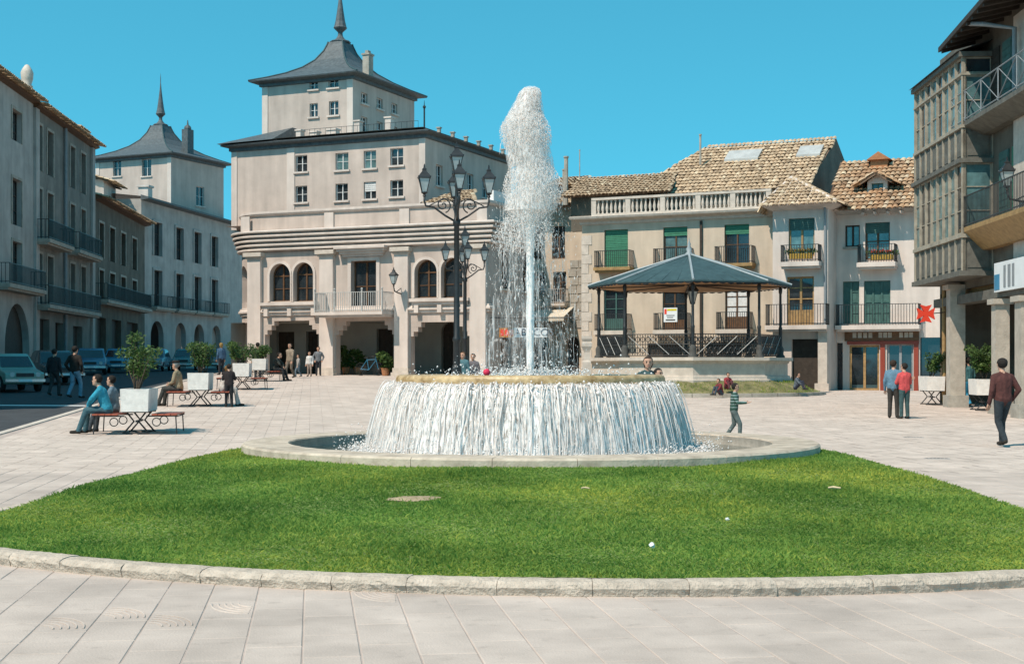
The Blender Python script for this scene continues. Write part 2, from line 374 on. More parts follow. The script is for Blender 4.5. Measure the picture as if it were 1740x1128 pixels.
def window(parent, pl, op, dep=0.2, cols=2, rows=1, fm=None, gm=None, fw=0.06, sill=None, blind=None, surround=None, name='window', base=0.0, panelm=None):
    a0, a1, z0, z1, arch = op; fm = fm or WHITEPAINT; gm = gm or GLASS
    f = MB(); d0, d1 = -dep - 0.05, -dep + 0.03
    sp = z1 - 0.5 * (a1 - a0) if arch else z1
    f.pbox(pl, a0, a0 + fw, z0, sp, d0, d1); f.pbox(pl, a1 - fw, a1, z0, sp, d0, d1); f.pbox(pl, a0 + fw, a1 - fw, z0, z0 + fw, d0, d1)
    if arch:
        r = 0.5 * (a1 - a0); c = 0.5 * (a0 + a1); n = 12
        for i in range(n):
            t0, t1 = PI * i / n, PI * (i + 1) / n
            P = lambda t, rr, d: pl(c - rr * math.cos(t), sp + rr * math.sin(t), d)
            f.hexa([P(t0, r, d1), P(t1, r, d1), P(t1, r - fw, d1), P(t0, r - fw, d1), P(t0, r, d0), P(t1, r, d0), P(t1, r - fw, d0), P(t0, r - fw, d0)])
        f.pbox(pl, a0 + fw, a1 - fw, sp - fw / 2, sp + fw / 2, d0, d1)
    else: f.pbox(pl, a0 + fw, a1 - fw, z1 - fw, z1, d0, d1)
    for i in range(1, cols):
        x = a0 + (a1 - a0) * i / cols; f.pbox(pl, x - fw * 0.6, x + fw * 0.6, z0 + fw, z1 - fw, d0, d1 + 0.012)
    zb = z0 + base * (z1 - z0)
    for j in range(1, rows):
        y = zb + (sp - zb) * j / rows; f.pbox(pl, a0 + fw, a1 - fw, y - fw * 0.3, y + fw * 0.3, d0 + 0.004, d1 - 0.008)
    w = f.build(name, fm, parent)
    for i in range(cols):
        x0 = a0 + (a1 - a0) * i / cols; x1 = a0 + (a1 - a0) * (i + 1) / cols; p = MB()
        if arch:
            r = 0.5 * (a1 - a0) - 0.01; c = 0.5 * (a0 + a1); n = 8
            xs = [x0 + (x1 - x0) * k / n for k in range(n + 1)]
            top = [sp + math.sqrt(max(0, r * r - (x - c) ** 2)) for x in xs]
            vs_ = [pl(x, z0, -dep - 0.02) for x in xs] + [pl(x, t, -dep - 0.02) for x, t in zip(xs, top)]
            p.add(vs_, [(k, k + 1, n + 2 + k, n + 1 + k) for k in range(n)])
        else: p.pbox(pl, x0, x1, zb, z1, -dep - 0.03, -dep - 0.01)
        p.build('pane', gm, w)
    if base:
        p = MB(); p.pbox(pl, a0, a1, z0, zb, -dep - 0.04, -dep + 0.01); p.build('door_panel', panelm or fm, w)
    if sill: p = MB(); p.pbox(pl, a0 - 0.1, a1 + 0.1, z0 - 0.1, z0 - 0.003, -dep, 0.1); p.build('sill', sill, w)
    if blind:
        frac, bm_ = blind; p = MB(); zc = z1 - frac * (z1 - z0); k = max(2, int((z1 - zc) / 0.09))
        for i in range(k):
            za = zc + (z1 - zc) * i / k; zb2 = zc + (z1 - zc) * (i + 0.86) / k
            p.pbox(pl, a0 + 0.03, a1 - 0.03, za, zb2, -dep + 0.05 + 0.012 * (i % 2), -dep + 0.07 + 0.012 * (i % 2))
        p.build('roller_blind', bm_, w)
    if surround:
        sm, sw, sd = surround; p = MB()
        if arch:
            r = 0.5 * (a1 - a0); c = 0.5 * (a0 + a1); n = 14
            p.pbox(pl, a0 - sw, a0, z0, sp, 0.003, sd); p.pbox(pl, a1, a1 + sw, z0, sp, 0.003, sd)
            for i in range(n):
                t0, t1 = PI * i / n, PI * (i + 1) / n
                P = lambda t, rr, d: pl(c - rr * math.cos(t), sp + rr * math.sin(t), d)
                p.hexa([P(t0, r + sw, sd), P(t1, r + sw, sd), P(t1, r, sd), P(t0, r, sd), P(t0, r + sw, 0.003), P(t1, r + sw, 0.003), P(t1, r, 0.003), P(t0, r, 0.003)])
        else:
            p.pbox(pl, a0 - sw, a0, z0, z1, 0.003, sd); p.pbox(pl, a1, a1 + sw, z0, z1, 0.003, sd); p.pbox(pl, a0 - sw, a1 + sw, z1, z1 + sw, 0.003, sd)
        p.build('surround', sm, w)
    return w
def balcony(parent, pl, a0, a1, z, depth=0.8, h=0.95, slab=0.14, sm=None, rm=None, step=0.13, name='balcony', bar=0.012, corbel=True):
    s = MB(); s.pbox(pl, a0, a1, z - slab, z, 0.003, depth); s.pbox(pl, a0 + 0.05, a1 - 0.05, z - slab - 0.1, z - slab, 0.003, depth - 0.12)
    b = s.build(name, sm or STONE, parent); r = MB(); rm = rm or IRON; d = depth - 0.06
    for zz_ in (z + 0.08, z + h): r.pbox(pl, a0 + 0.03, a1 - 0.03, zz_ - 0.015, zz_ + 0.015, d - 0.02, d + 0.02)
    for e in (a0 + 0.05, a1 - 0.05):
        for zz_ in (z + 0.08, z + h): r.pbox(pl, e - 0.018, e + 0.018, zz_ - 0.015, zz_ + 0.015, 0.0, d - 0.02)
        k = max(2, int(d / step))
        for i in range(k + 1): r.pbox(pl, e - bar, e + bar, z, z + h, d * i / k - bar, d * i / k + bar)
    k = max(2, int((a1 - a0 - 0.1) / step))
    for i in range(k + 1):
        x = a0 + 0.05 + (a1 - a0 - 0.1) * i / k; r.pbox(pl, x - bar, x + bar, z, z + h, d - bar, d + bar)
    q = r.build('railing', rm, b); q['kind'] = 'stuff'
    return b
def tiles(name, parent, polys, mat_, w=0.22, ln=0.4, base=None):
    """barrel tiles laid on convex roof planes; each polygon starts with its eave edge"""
    V = []; Fq = []; T = []; bm_ = MB(); seg = 4
    for poly in polys:
        P = [Vector(p) for p in poly]; o = P[0]; sx = (P[1] - P[0]).normalized(); nrm = sx.cross(P[2] - P[0]).normalized()
        if nrm.z < 0: nrm = -nrm
        ty = nrm.cross(sx).normalized()
        if ty.z < 0: ty = -ty
        Q = [((p - o).dot(sx), (p - o).dot(ty)) for p in P]
        area = sum(Q[i - 1][0] * Q[i][1] - Q[i][0] * Q[i - 1][1] for i in range(len(Q)))
        sg = 1 if area > 0 else -1
        bm_.add([p - nrm * 0.02 for p in P] + [p - nrm * 0.12 for p in P], [tuple(range(len(P)))] + [(i, (i + 1) % len(P), len(P) + (i + 1) % len(P), len(P) + i) for i in range(len(P))])
        inside = lambda x, y: all(sg * ((Q[i][0] - Q[i - 1][0]) * (y - Q[i - 1][1]) - (Q[i][1] - Q[i - 1][1]) * (x - Q[i - 1][0])) > -0.03 for i in range(len(Q)))
        xs = [q[0] for q in Q]; ys = [q[1] for q in Q]
        i0 = int(min(xs) / w) - 1
        for i in range(i0, int(max(xs) / w) + 2):
            x = i * w
            for j in range(-1, int(max(ys) / ln) + 1):
                y = j * ln + 0.5 * ln
                if not inside(x, y if j >= 0 else 0.02): continue
                jx, jr = random.uniform(-0.02, 0.02), random.uniform(-0.025, 0.025); k = len(V); lift = random.uniform(0, 0.018)
                for e, (dy, rr, up) in enumerate(((-0.56 * ln, w * 0.56, 0.045), (0.5 * ln, w * 0.45, 0.01))):
                    for a in range(seg + 1):
                        t = PI * a / seg
                        V.append(o + sx * (x + jx + jr * (1 if e else -1) - math.cos(t) * rr) + ty * (y + dy) + nrm * (math.sin(t) * rr * 0.75 + up + lift))
                tv = min(1, max(0, random.gauss(0.5, 0.2)))
                for a in range(seg): Fq.append((k + a, k + a + 1, k + seg + 2 + a, k + seg + 1 + a)); T.append(tv)
    o = np_mesh(name, np.array([tuple(v) for v in V]), np.array(Fq), mat_, parent, T); o['kind'] = 'stuff'
    bm_.build('roof_deck', base or TILEBASE, parent)
    return o
def foliage(name, parent, lobes, n, leaf=0.05, mat_=None):
    """leaf faces scattered through ellipsoidal lobes [(centre, radii)]"""
    V = []; Fq = []; T = []
    per = max(1, n // len(lobes))
    for (c, rad) in lobes:
        tb = random.uniform(-0.15, 0.15)
        for _ in range(per):
            d = Vector((random.gauss(0, 1), random.gauss(0, 1), random.gauss(0, 1))).normalized() * random.random() ** 0.45
            p = Vector((c[0] + d.x * rad[0], c[1] + d.y * rad[1], c[2] + d.z * rad[2]))
            a = Vector((random.gauss(0, 1), random.gauss(0, 1), random.gauss(0, 1))).normalized(); b = a.orthogonal().normalized(); s = leaf * random.uniform(0.6, 1.3)
            k = len(V); V += [p - a * s, p + b * s * 0.45, p + a * s, p - b * s * 0.45]; Fq.append((k, k + 1, k + 2, k + 3)); T.append(min(1, max(0, random.gauss(0.45 + tb, 0.22))))
    return np_mesh(name, np.array([tuple(v) for v in V]), np.array(Fq), mat_ or LEAF, parent, T)
# ================================================================ setting: ground, road, plaza, lawn
def grid_sheet(name, xs, ys, dz, mat_, clip=None):
    V = [(x, y, g(x, y) + dz) for y in ys for x in xs]; nx = len(xs)
    Fq = [(j * nx + i, j * nx + i + 1, (j + 1) * nx + i + 1, (j + 1) * nx + i) for j in range(len(ys) - 1) for i in range(nx - 1)]
    if clip: Fq = [f for f in Fq if clip(sum(V[i][0] for i in f) / 4, sum(V[i][1] for i in f) / 4)]
    mb = MB(); mb.add(V, Fq); o = mb.build(name, mat_, smooth=True); o['kind'] = 'structure'; return o
lin = lambda a, b, n: [a + (b - a) * i / n for i in range(n + 1)]
ground = grid_sheet('ground', [-1500, -600, -200, -80] + lin(-50, 50, 50) + [80, 200, 600, 1500], [-300, -60] + lin(-10, 140, 75) + [200, 500, 1500, 2500], -0.005, MORTAR)
def edge_x(y): return -11.4 - 0.105 * (y - 32.0)              # kerb line between the plaza and the road on its left
# road in front of the houses on the left
mb = MB(); ys = lin(-8, 135, 120)
for i in range(len(ys) - 1):
    y0, y1 = ys[i], ys[i + 1]
    for k in range(4):
        f0, f1 = k / 4, (k + 1) / 4
        q = []
        for (y, f) in ((y0, f0), (y0, f1), (y1, f1), (y1, f0)):
            xl, xr = -60.0, edge_x(y) - 0.22; x = xl + (xr - xl) * f if k else (xl if f == 0 else -35)
            x = [-60, -34, -27, -20, xr][int(round(f * 4))]; q.append((x, y, g(x, y) + 0.001))
        mb.quad(*q)
road = mb.build('road', ASPHALT, smooth=True); road['kind'] = 'structure'
# painted line on the road, running out to the left of the benches
mb = MB()
for i in range(24):
    x0, x1 = -26 + i * 0.55, -26 + (i + 1) * 0.55; yy = lambda x: 43.6 + (x + 26) * -0.085
    mb.quad((x0, yy(x0), g(x0, yy(x0)) + 0.004), (x1, yy(x1), g(x1, yy(x1)) + 0.004), (x1, yy(x1) + 0.45, g(x1, yy(x1) + 0.45) + 0.004), (x0, yy(x0) + 0.45, g(x0, yy(x0) + 0.45) + 0.004))
rl = mb.build('road_marking', WHITEPAINT); rl['kind'] = 'structure'
# edge kerb of the plaza
ek = thing('plaza_edge_kerb', 'low pale stone kerb between plaza paving and the shaded road', 'kerb'); ek['kind'] = 'structure'
y = 8.0; kerb_e = 0
while y < 96:
    L = 1.2 if y < 60 else 3.0; a, b = y + 0.006, y + L - 0.006; m_ = MB()
    z0, z1 = g(edge_x(a), a), g(edge_x(b), b)
    m_.hexa([(edge_x(a) - 0.2, a, z0 - 0.12), (edge_x(a), a, z0 - 0.12), (edge_x(b), b, z1 - 0.12), (edge_x(b) - 0.2, b, z1 - 0.12), (edge_x(a) - 0.2, a, z0 + 0.02), (edge_x(a), a, z0 + 0.02), (edge_x(b), b, z1 + 0.02), (edge_x(b) - 0.2, b, z1 + 0.02)])
    m_.build('kerb_stone', STONE, ek); y += L

# ---- the fountain's plan and the lawn bed round its near side
FX, FY, RO, RI, RIMZ = at(901, 23.2), 23.2, 4.66, 3.91, 0.40
BC, BR = (1.0, 18.9), 8.86
arc0, arc1 = math.atan2(12.88 - BC[1], -5.5 - BC[0]), math.atan2(-math.sqrt(BR ** 2 - (5.4 - BC[0]) ** 2), 5.4 - BC[0])
bed = [(BC[0] + BR * math.cos(arc0 + (arc1 - arc0) * i / 40), BC[1] + BR * math.sin(arc0 + (arc1 - arc0) * i / 40)) for i in range(41)]
bed += [(5.42, 13.0), (5.28, 16.5), (5.12, 20.0), (4.98, 23.4)]
bed += [(FX + 4.2 * math.cos(a), FY + 4.2 * math.sin(a)) for a in lin(0.05, PI - 0.05, 16)]
bed += [(-4.38, 23.4), (-4.78, 20.0), (-5.15, 16.5)]
BED = np.array(bed)
def in_poly(px, py, poly=BED):
    px = np.asarray(px, float); py = np.asarray(py, float); r = np.zeros(px.shape, bool); j = len(poly) - 1
    for i in range(len(poly)):
        xi, yi = poly[i]; xj, yj = poly[j]
        c = ((yi > py) != (yj > py)) & (px < (xj - xi) * (py - yi) / (yj - yi + 1e-12) + xi); r ^= c; j = i
    return r
def lawn_z(x, y):
    d = np.hypot(np.asarray(x) - FX, np.asarray(y) - FY); t = np.clip((d - 4.7) / 7.0, 0, 1)
    z = 0.275 - 0.185 * t * t * (3 - 2 * t)
    return z + 0.018 * np.sin(np.asarray(x) * 1.7 + 1) * np.cos(np.asarray(y) * 1.3)
# soil under the grass
xs = np.arange(-6.4, 6.6, 0.2); ys_ = np.arange(9.4, 24.2, 0.2); mb = MB(); nb = {}
gx, gy = np.meshgrid(xs, ys_); ins = in_poly(gx, gy)
cells = [(i, j) for j in range(len(ys_) - 1) for i in range(len(xs) - 1) if ins[j, i] or ins[j, i + 1] or ins[j + 1, i] or ins[j + 1, i + 1]]
cells = [(i, j) for i, j in cells if math.hypot(xs[i] + 0.1 - FX, ys_[j] + 0.1 - FY) > RO - 0.15]
def bclamp(x, y):
    if in_poly(np.array([x]), np.array([y]))[0]: return x, y
    best = None
    for k in range(len(bed)):
        a, b = Vector(bed[k - 1]), Vector(bed[k]); d = b - a; t = max(0, min(1, (Vector((x, y)) - a).dot(d) / max(1e-9, d.length_squared))); p = a + d * t
        q = (p - Vector((x, y))).length
        if best is None or q < best[0]: best = (q, p)
    return best[1].x, best[1].y
vid = {}; V = []; Fq = []
for (i, j) in cells:
    f = []
    for (a, b) in ((i, j), (i + 1, j), (i + 1, j + 1), (i, j + 1)):
        if (a, b) not in vid:
            x, y = bclamp(xs[a], ys_[b]); vid[(a, b)] = len(V); V.append((x, y, float(lawn_z(x, y))))
        f.append(vid[(a, b)])
    Fq.append(tuple(f))
mb.add(V, Fq); lawn = mb.build('lawn_bed', SOIL, smooth=True); lawn['kind'] = 'structure'
# grass blades
N = 330000
px_ = rng.uniform(-6, 5.8, N * 2); py_ = rng.uniform(9.8, 23.6, N * 2)
dens = 0.5 + 0.5 * (1 - (py_ - 9.8) / 14)
keep = in_poly(px_, py_) & (np.hypot(px_ - FX, py_ - FY) > RO + 0.02) & (rng.random(N * 2) < dens)
dpatch = ((px_ - at(705, 15.2)) / 0.30) ** 2 + ((py_ - 15.2) / 0.22) ** 2            # the bare patch
keep &= ~((dpatch < 1) & (rng.random(N * 2) < 0.75))
px_, py_ = px_[keep][:N], py_[keep][:N]; n = len(px_); pz_ = lawn_z(px_, py_)
ang = rng.uniform(0, 2 * PI, n); hh = rng.gamma(5, 0.0048, n) * (0.8 + 0.35 * np.sin(px_ * 2.3) * np.sin(py_ * 1.9 + 2)); wd = rng.uniform(0.0035, 0.0075, n) * (1 + np.clip(py_ - 11, 0, 12) * 0.06)
lean = rng.normal(0, 0.016, (n, 2))
bx = np.cos(ang) * wd; by = np.sin(ang) * wd
V = np.zeros((n, 4, 3))
V[:, 0] = np.stack([px_ - bx, py_ - by, pz_ - 0.01], 1); V[:, 1] = np.stack([px_ + bx, py_ + by, pz_ - 0.01], 1)
V[:, 2] = np.stack([px_ + bx * 0.6 + lean[:, 0] * 0.6, py_ + by * 0.6 + lean[:, 1] * 0.6, pz_ + hh * 0.6], 1)
V[:, 3] = np.stack([px_ + lean[:, 0] * 1.5, py_ + lean[:, 1] * 1.5, pz_ + hh], 1)
idx = np.arange(n)[:, None] * 4; Fq = np.concatenate([idx + np.array([[0, 1, 2]]), idx + np.array([[0, 2, 3]])], 0)
yel = 0.42 + 0.10 * np.sin(px_ * 7.1 + 3 * np.sin(py_ * 2.3)) * np.sin(py_ * 6.3 + 2 * np.sin(px_ * 1.9)) + 0.24 * np.sin(px_ * 0.63 + 2.1 * np.sin(py_ * 0.41)) * np.sin(py_ * 0.55 + px_ * 0.3) + 0.14 * np.sin(px_ * 1.1 + 0.5) * np.cos(py_ * 0.9) + 0.12 * np.exp(-((px_ - 1) / 3.0) ** 2 - ((py_ - 16.5) / 3) ** 2)
tv = np.clip(rng.normal(yel, 0.2, n), 0, 1)
gr = np_mesh('grass', V.reshape(-1, 3), Fq, GRASSM, None, np.concatenate([tv, tv])); tag(gr, 'bright green mown grass growing between kerb and fountain pool', 'grass', kind='stuff')
bp = MB(); V = [(at(705, 15.2) + 0.30 * math.cos(a) * random.uniform(0.85, 1.1), 15.2 + 0.21 * math.sin(a) * random.uniform(0.85, 1.1)) for a in lin(0, 2 * PI, 18)[:-1]]
bp.add([(x, y, float(lawn_z(x, y)) + 0.012) for x, y in V] + [(at(705, 15.2), 15.2, float(lawn_z(at(705, 15.2), 15.2)) + 0.035)], [(i, (i + 1) % 18, 18) for i in range(18)])
b_ = bp.build('bare_patch', mat('dry_earth', (0.36, 0.27, 0.17), var=0.25, scale=9, bump=0.6)); b_['kind'] = 'structure'
# ---- rough kerb stones round the lawn
kb = thing('lawn_kerb', 'rough hewn granite kerb curving round the lawn', 'kerb'); kb['kind'] = 'structure'
def kerb_run(path, L0):
    P = [Vector(p) for p in path]; cum = [0]
    for i in range(1, len(P)): cum.append(cum[-1] + (P[i] - P[i - 1]).length)
    def pos(s):
        s = max(0, min(cum[-1], s))
        for i in range(1, len(P)):
            if s <= cum[i] + 1e-9:
                t = (s - cum[i - 1]) / (cum[i] - cum[i - 1]); p = P[i - 1].lerp(P[i], t); d = (P[i] - P[i - 1]).normalized(); return p, Vector((d.y, -d.x))
    s = 0
    while s < cum[-1] - 0.05:
        L = min(L0 * random.uniform(0.75, 1.3), cum[-1] - s); na, m_ = 12, MB(); top = 0.105 + random.uniform(-0.003, 0.003)
        prof = [(0.0, -0.06), (0.0, top - 0.012), (0.012, top), (0.10, top + 0.004), (0.175, top - 0.004), (0.20, top - 0.022), (0.212, top * 0.55), (0.20, 0.02), (0.185, -0.06)]
        k = len(prof); e0 = random.uniform(-0.004, 0.005)
        for i in range(na + 1):
            p, nn = pos(s + 0.002 + (L - 0.004) * i / na)
            for j, (o_, z) in enumerate(prof):
                rough = (0.0045 if 4 <= j <= 7 else 0.002); end = 0.003 if i in (0, na) and 2 <= j <= 7 else 0
                q = p + nn * (o_ + e0 + random.gauss(0, rough) - end); m_.V.append((q.x, q.y, z + random.gauss(0, rough * 0.55) * (1 if 2 <= j <= 7 else 0) - end * 0.6))
        for i in range(na):
            for j in range(k - 1): m_.Fc.append((i * k + j, i * k + j + 1, (i + 1) * k + j + 1, (i + 1) * k + j)); m_.M.append(0)
        m_.Fc.append(tuple(range(k))); m_.Fc.append(tuple(na * k + j for j in range(k))[::-1]); m_.M += [0, 0]
        m_.build('kerb_stone', KERB, kb); s += L
kerb_run(bed[:41], 0.62); kerb_run(bed[40:45], 0.9); kerb_run([bed[-3], bed[-2], bed[-1], bed[0]], 0.9)

# ---- plaza paving: slabs laid along a line that tilts to the left
TA = math.atan2(0.1417, 1.0); TU = Vector((math.cos(TA), math.sin(TA))); TV = Vector((-math.sin(TA), math.cos(TA)))
TW, TL, GAP = 0.325, 0.65, 0.0025
plaza = thing('plaza_paving', 'pale stone slab paving of the square', 'paving'); plaza['kind'] = 'structure'
KB_OUT = np.array([(Vector((BC[0], BC[1])) + (Vector(p) - Vector(BC)) * 1.025) if i <= 40 else Vector(p) for i, p in enumerate(bed)])
kx = [Vector(p) for p in bed]; KO = []
for i in range(len(kx)):
    d = (kx[(i + 1) % len(kx)] - kx[i - 1]).normalized(); KO.append(tuple(kx[i] + Vector((d.y, -d.x)) * 0.13))
KO = np.array(KO)
def slab_mesh(rings, i):
    m_ = MB(); w, l, b = TW / 2 - GAP, TL / 2 - GAP, 0.006
    m_.add([(-w, -l, -0.03), (w, -l, -0.03), (w, l, -0.03), (-w, l, -0.03), (-w, -l, -b), (w, -l, -b), (w, l, -b), (-w, l, -b), (-w + b, -l + b, 0), (w - b, -l + b, 0), (w - b, l - b, 0), (-w + b, l - b, 0)],
           [(0, 1, 5, 4), (1, 2, 6, 5), (2, 3, 7, 6), (3, 0, 4, 7), (4, 5, 9, 8), (5, 6, 10, 9), (6, 7, 11, 10), (7, 4, 8, 11), (8, 9, 10, 11)])
    if rings:      # carved arcs: shallow raised ribs in concentric quarter curves
        for r_ in (0.10, 0.145, 0.19, 0.235, 0.28):
            pts = [(-0.15 + r_ * math.cos(t), -0.25 + r_ * 1.5 * math.sin(t), 0.0) for t in lin(0.02, 1.5, 9)]
            pts = [p for p in pts if p[0] < w - 0.01 and p[1] < l - 0.01]
            if len(pts) > 2: m_.tube(pts, 0.0075, 5)
    return m_
slab_protos = []
cand = []
for i in range(-120, 90):
    for j in range(0, 130):
        off = (i * 0.37 % 1.0) * TL if False else (0.5 * TL if i % 2 else 0.0)
        c = TU * (i * TW + 0.11) + TV * (j * TL + 3.0 + off)
        if c.y < 5.5 or c.y > 78 or c.x < edge_x(c.y) + 0.2 or c.x > 26 or abs(c.x) > c.y * 0.42 + 1.5: continue
        cand.append((c.x, c.y, i, j))
ca = np.array([(c[0], c[1]) for c in cand])
corner = np.zeros(len(ca), bool); allin = np.ones(len(ca), bool)
for su in (-1, 0, 1):
    for sv in (-1, 0, 1):
        q = ca + np.array(TU) * su * TW / 2 + np.array(TV) * sv * TL / 2
        a = in_poly(q[:, 0], q[:, 1], KO) | (np.hypot(q[:, 0] - FX, q[:, 1] - FY) < RO - 0.05); allin &= a; corner |= a
cand = [c for c, k in zip(cand, allin) if not k]
cand.sort(key=lambda c: math.hypot(c[0], c[1]) + (0 if abs(c[0]) < c[1] * 0.37 + 0.3 else 40))
RELIEF = [(20, 1062), (55, 1058), (215, 1052), (255, 1046), (320, 1036), (350, 1032), (400, 1030), (430, 1034), (640, 1026)]
rel = [(at(p, 1.6 * F / (q - HY)), 1.6 * F / (q - HY)) for p, q in RELIEF]
flat = slab_mesh(False, 0).build('paving_slab', PAVE, plaza); carved = slab_mesh(True, 1).build('paving_slab', PAVE, plaza)
used = [False, False]
for (x, y, i, j) in cand[:300]:
    dmin = min(math.hypot(x - a, y - b) for a, b in rel); k = 1 if dmin < 0.26 else 0; src = (flat, carved)[k]
    o = src if not used[k] else lk(src, 'paving_slab', plaza); used[k] = True
    o.location = (x, y, random.uniform(-0.0022, 0.0015)); o.rotation_euler = (random.gauss(0, 0.0012), random.gauss(0, 0.0012), TA + (PI if k and random.random() < 0.3 else 0))
far = cand[300:]; V = np.zeros((len(far), 8, 3)); w, l = TW / 2 - GAP, TL / 2 - GAP
for k, (x, y, i, j) in enumerate(far):
    dz = random.uniform(-0.002, 0.002)
    for c, (su, sv) in enumerate(((-1, -1), (1, -1), (1, 1), (-1, 1))):
        p = Vector((x, y)) + TU * su * w + TV * sv * l; zz_ = g(p.x, p.y) + dz
        V[k, c] = (p.x, p.y, zz_ - 0.026); V[k, 4 + c] = (p.x, p.y, zz_)
idx = np.arange(len(far))[:, None] * 8; fs = [np.array([[4, 5, 6, 7]]), np.array([[0, 1, 5, 4]])]
Fq = np.concatenate([idx + f for f in fs], 0); tt = rng.normal(0.5, 0.2, len(far)).clip(0, 1)
fo = np_mesh('paving_slab_field', V.reshape(-1, 3), Fq, PAVEF, plaza, np.tile(tt, 2)); fo['kind'] = 'stuff'

# ================================================================ the fountain
ft = thing('fountain', 'round stone fountain with raised basin and low pool', 'fountain', (FX, FY, 0))
nst = 26
for i in range(nst):
    a0, a1 = 2 * PI * i / nst + 0.0008, 2 * PI * (i + 1) / nst - 0.0008
    m_ = MB(); dz = random.uniform(-0.002, 0.002); prof = [(RI + 0.004, 0.12), (RI + 0.004, RIMZ - 0.02 + dz), (RI + 0.02, RIMZ + dz), (RO - 0.03, RIMZ + dz), (RO, RIMZ - 0.03 + dz), (RO, 0.22), (RO - 0.03, 0.2), (RO - 0.03, -0.03)]
    k = len(prof); n = 5
    for j in range(n + 1):
        a = a0 + (a1 - a0) * j / n
        for (r_, z) in prof: m_.V.append((r_ * math.cos(a), r_ * math.sin(a), z + random.gauss(0, 0.0012)))
    for j in range(n):
        for q in range(k - 1): m_.Fc.append((j * k + q, (j + 1) * k + q, (j + 1) * k + q + 1, j * k + q + 1)); m_.M.append(0)
    m_.Fc.append(tuple(range(k))); m_.Fc.append(tuple(n * k + q for q in range(k))[::-1]); m_.M += [0, 0]
    m_.build('coping_stone', mat('coping_stone', (0.46, 0.375, 0.285), var=0.22, scale=3.5, bump=0.4, bscale=28, rnd=0.08, streak=0.1, col2=(0.51, 0.43, 0.34)), ft)
m_ = MB(); m_.lathe([(RI, 0.38), (RI, 0.0), (2.0, 0.0)], n=96); m_.build('pool_lining', STONE_D, ft, True)
m_ = MB(); m_.lathe([(2.14, 0.0), (2.10, 0.35), (2.07, 0.8), (2.07, 1.14), (2.10, 1.24), (2.16, 1.29), (2.20, 1.325), (2.205, 1.42), (2.18, 1.465), (2.13, 1.48), (2.05, 1.45), (1.9, 1.40), (0.5, 1.34), (0.0005, 1.34)], n=96)
m_.build('upper_basin', OCHRESTONE, ft, True)
m_ = MB(); m_.lathe([(0.10, 1.34), (0.09, 1.42), (0.055, 1.47), (0.05, 1.50), (0.0005, 1.50)], n=16); m_.build('nozzle', IRON, ft, True)
pw = MB(); pw.lathe([(RI - 0.005, 0.235), (3.0, 0.235), (2.2, 0.235), (2.05, 0.235)], (FX, FY, 0), n=96); p_ = pw.build('water', POOLW, smooth=True); p_['kind'] = 'structure'
pw = MB(); pw.lathe([(2.11, 1.457), (1.2, 1.46), (0.09, 1.462)], (FX, FY, 0), n=72); p_ = pw.build('water', mat('basin_water', (0.16, 0.18, 0.17), rough=0.1, var=0.3, scale=3, bump=0.6, bscale=9, spec=0.8), smooth=True); p_['kind'] = 'structure'
G_ = 9.8
def ribbons(paths, widths, mat_, name, sides=3):
    """paths (n,k,3), widths (n,k): thin three-sided strands"""
    n, k, _ = paths.shape; V = np.zeros((n, k, sides, 3)); ph = rng.uniform(0, 2 * PI, n)
    for s_ in range(sides):
        a = ph[:, None] + 2 * PI * s_ / sides
        V[:, :, s_, 0] = paths[:, :, 0] + np.cos(a) * widths; V[:, :, s_, 1] = paths[:, :, 1] + np.sin(a) * widths; V[:, :, s_, 2] = paths[:, :, 2]
    base = (np.arange(n)[:, None, None] * k + np.arange(k - 1)[None, :, None]) * sides; fs = []
    for s_ in range(sides):
        s2 = (s_ + 1) % sides; fs.append(np.concatenate([base + s_, base + s2, base + s2 + sides, base + s_ + sides], 2).reshape(-1, 4))
    return np_mesh(name, V.reshape(-1, 3), np.concatenate(fs, 0), mat_, None, None, True)
OCT = np.array([(1, 0, 0), (-1, 0, 0), (0, 1, 0), (0, -1, 0), (0, 0, 1), (0, 0, -1)], float)
OF = np.array([(0, 2, 4), (2, 1, 4), (1, 3, 4), (3, 0, 4), (2, 0, 5), (1, 2, 5), (3, 1, 5), (0, 3, 5)])
def drops(P, r, mat_, name, stretch=1.0):
    n = len(P); st = np.ones((n, 3)); st[:, 2] = stretch
    V = P[:, None, :] + OCT[None] * (r[:, None] * st)[:, None, :]; Fq = (np.arange(n)[:, None, None] * 6 + OF[None]).reshape(-1, 3)
    return np_mesh(name, V.reshape(-1, 3), Fq, mat_, None, None, True)
# the fall over the lip
def fall_path(n, k, vo, r0, z0, zend, jit):
    th = rng.uniform(0, 2 * PI, n); vo_ = rng.normal(vo, 0.11, n).clip(0.3, 1.4); up = rng.normal(0.35, 0.25, n)
    te = (up + np.sqrt(np.maximum(0.01, up ** 2 + 2 * G_ * (z0 - zend)))) / G_
    t = np.linspace(0, 1, k)[None, :] * te[:, None]
    r = r0 + vo_[:, None] * t + rng.normal(0, 0.03, n)[:, None]; z = z0 + up[:, None] * t - 0.5 * G_ * t * t
    wob = np.cumsum(rng.normal(0, jit, (n, k)), 1); a = th[:, None] + wob / 2.5
    return np.stack([FX + r * np.cos(a), FY + r * np.sin(a), z], 2), te
n, k = 2000, 10
P, _ = fall_path(n, k, 0.72, 2.205, 1.345, 0.24, 0.020); wds = rng.gamma(1.3, 0.0033, n).clip(0.0008, 0.010)[:, None] * (0.8 + 0.9 * rng.random((n, k))) * np.linspace(1.35, 0.75, k)[None]
wf = ribbons(P, wds, WATERM, 'falling_water'); tag(wf, 'white strands of water falling from the raised basin into the pool', 'water', kind='stuff')
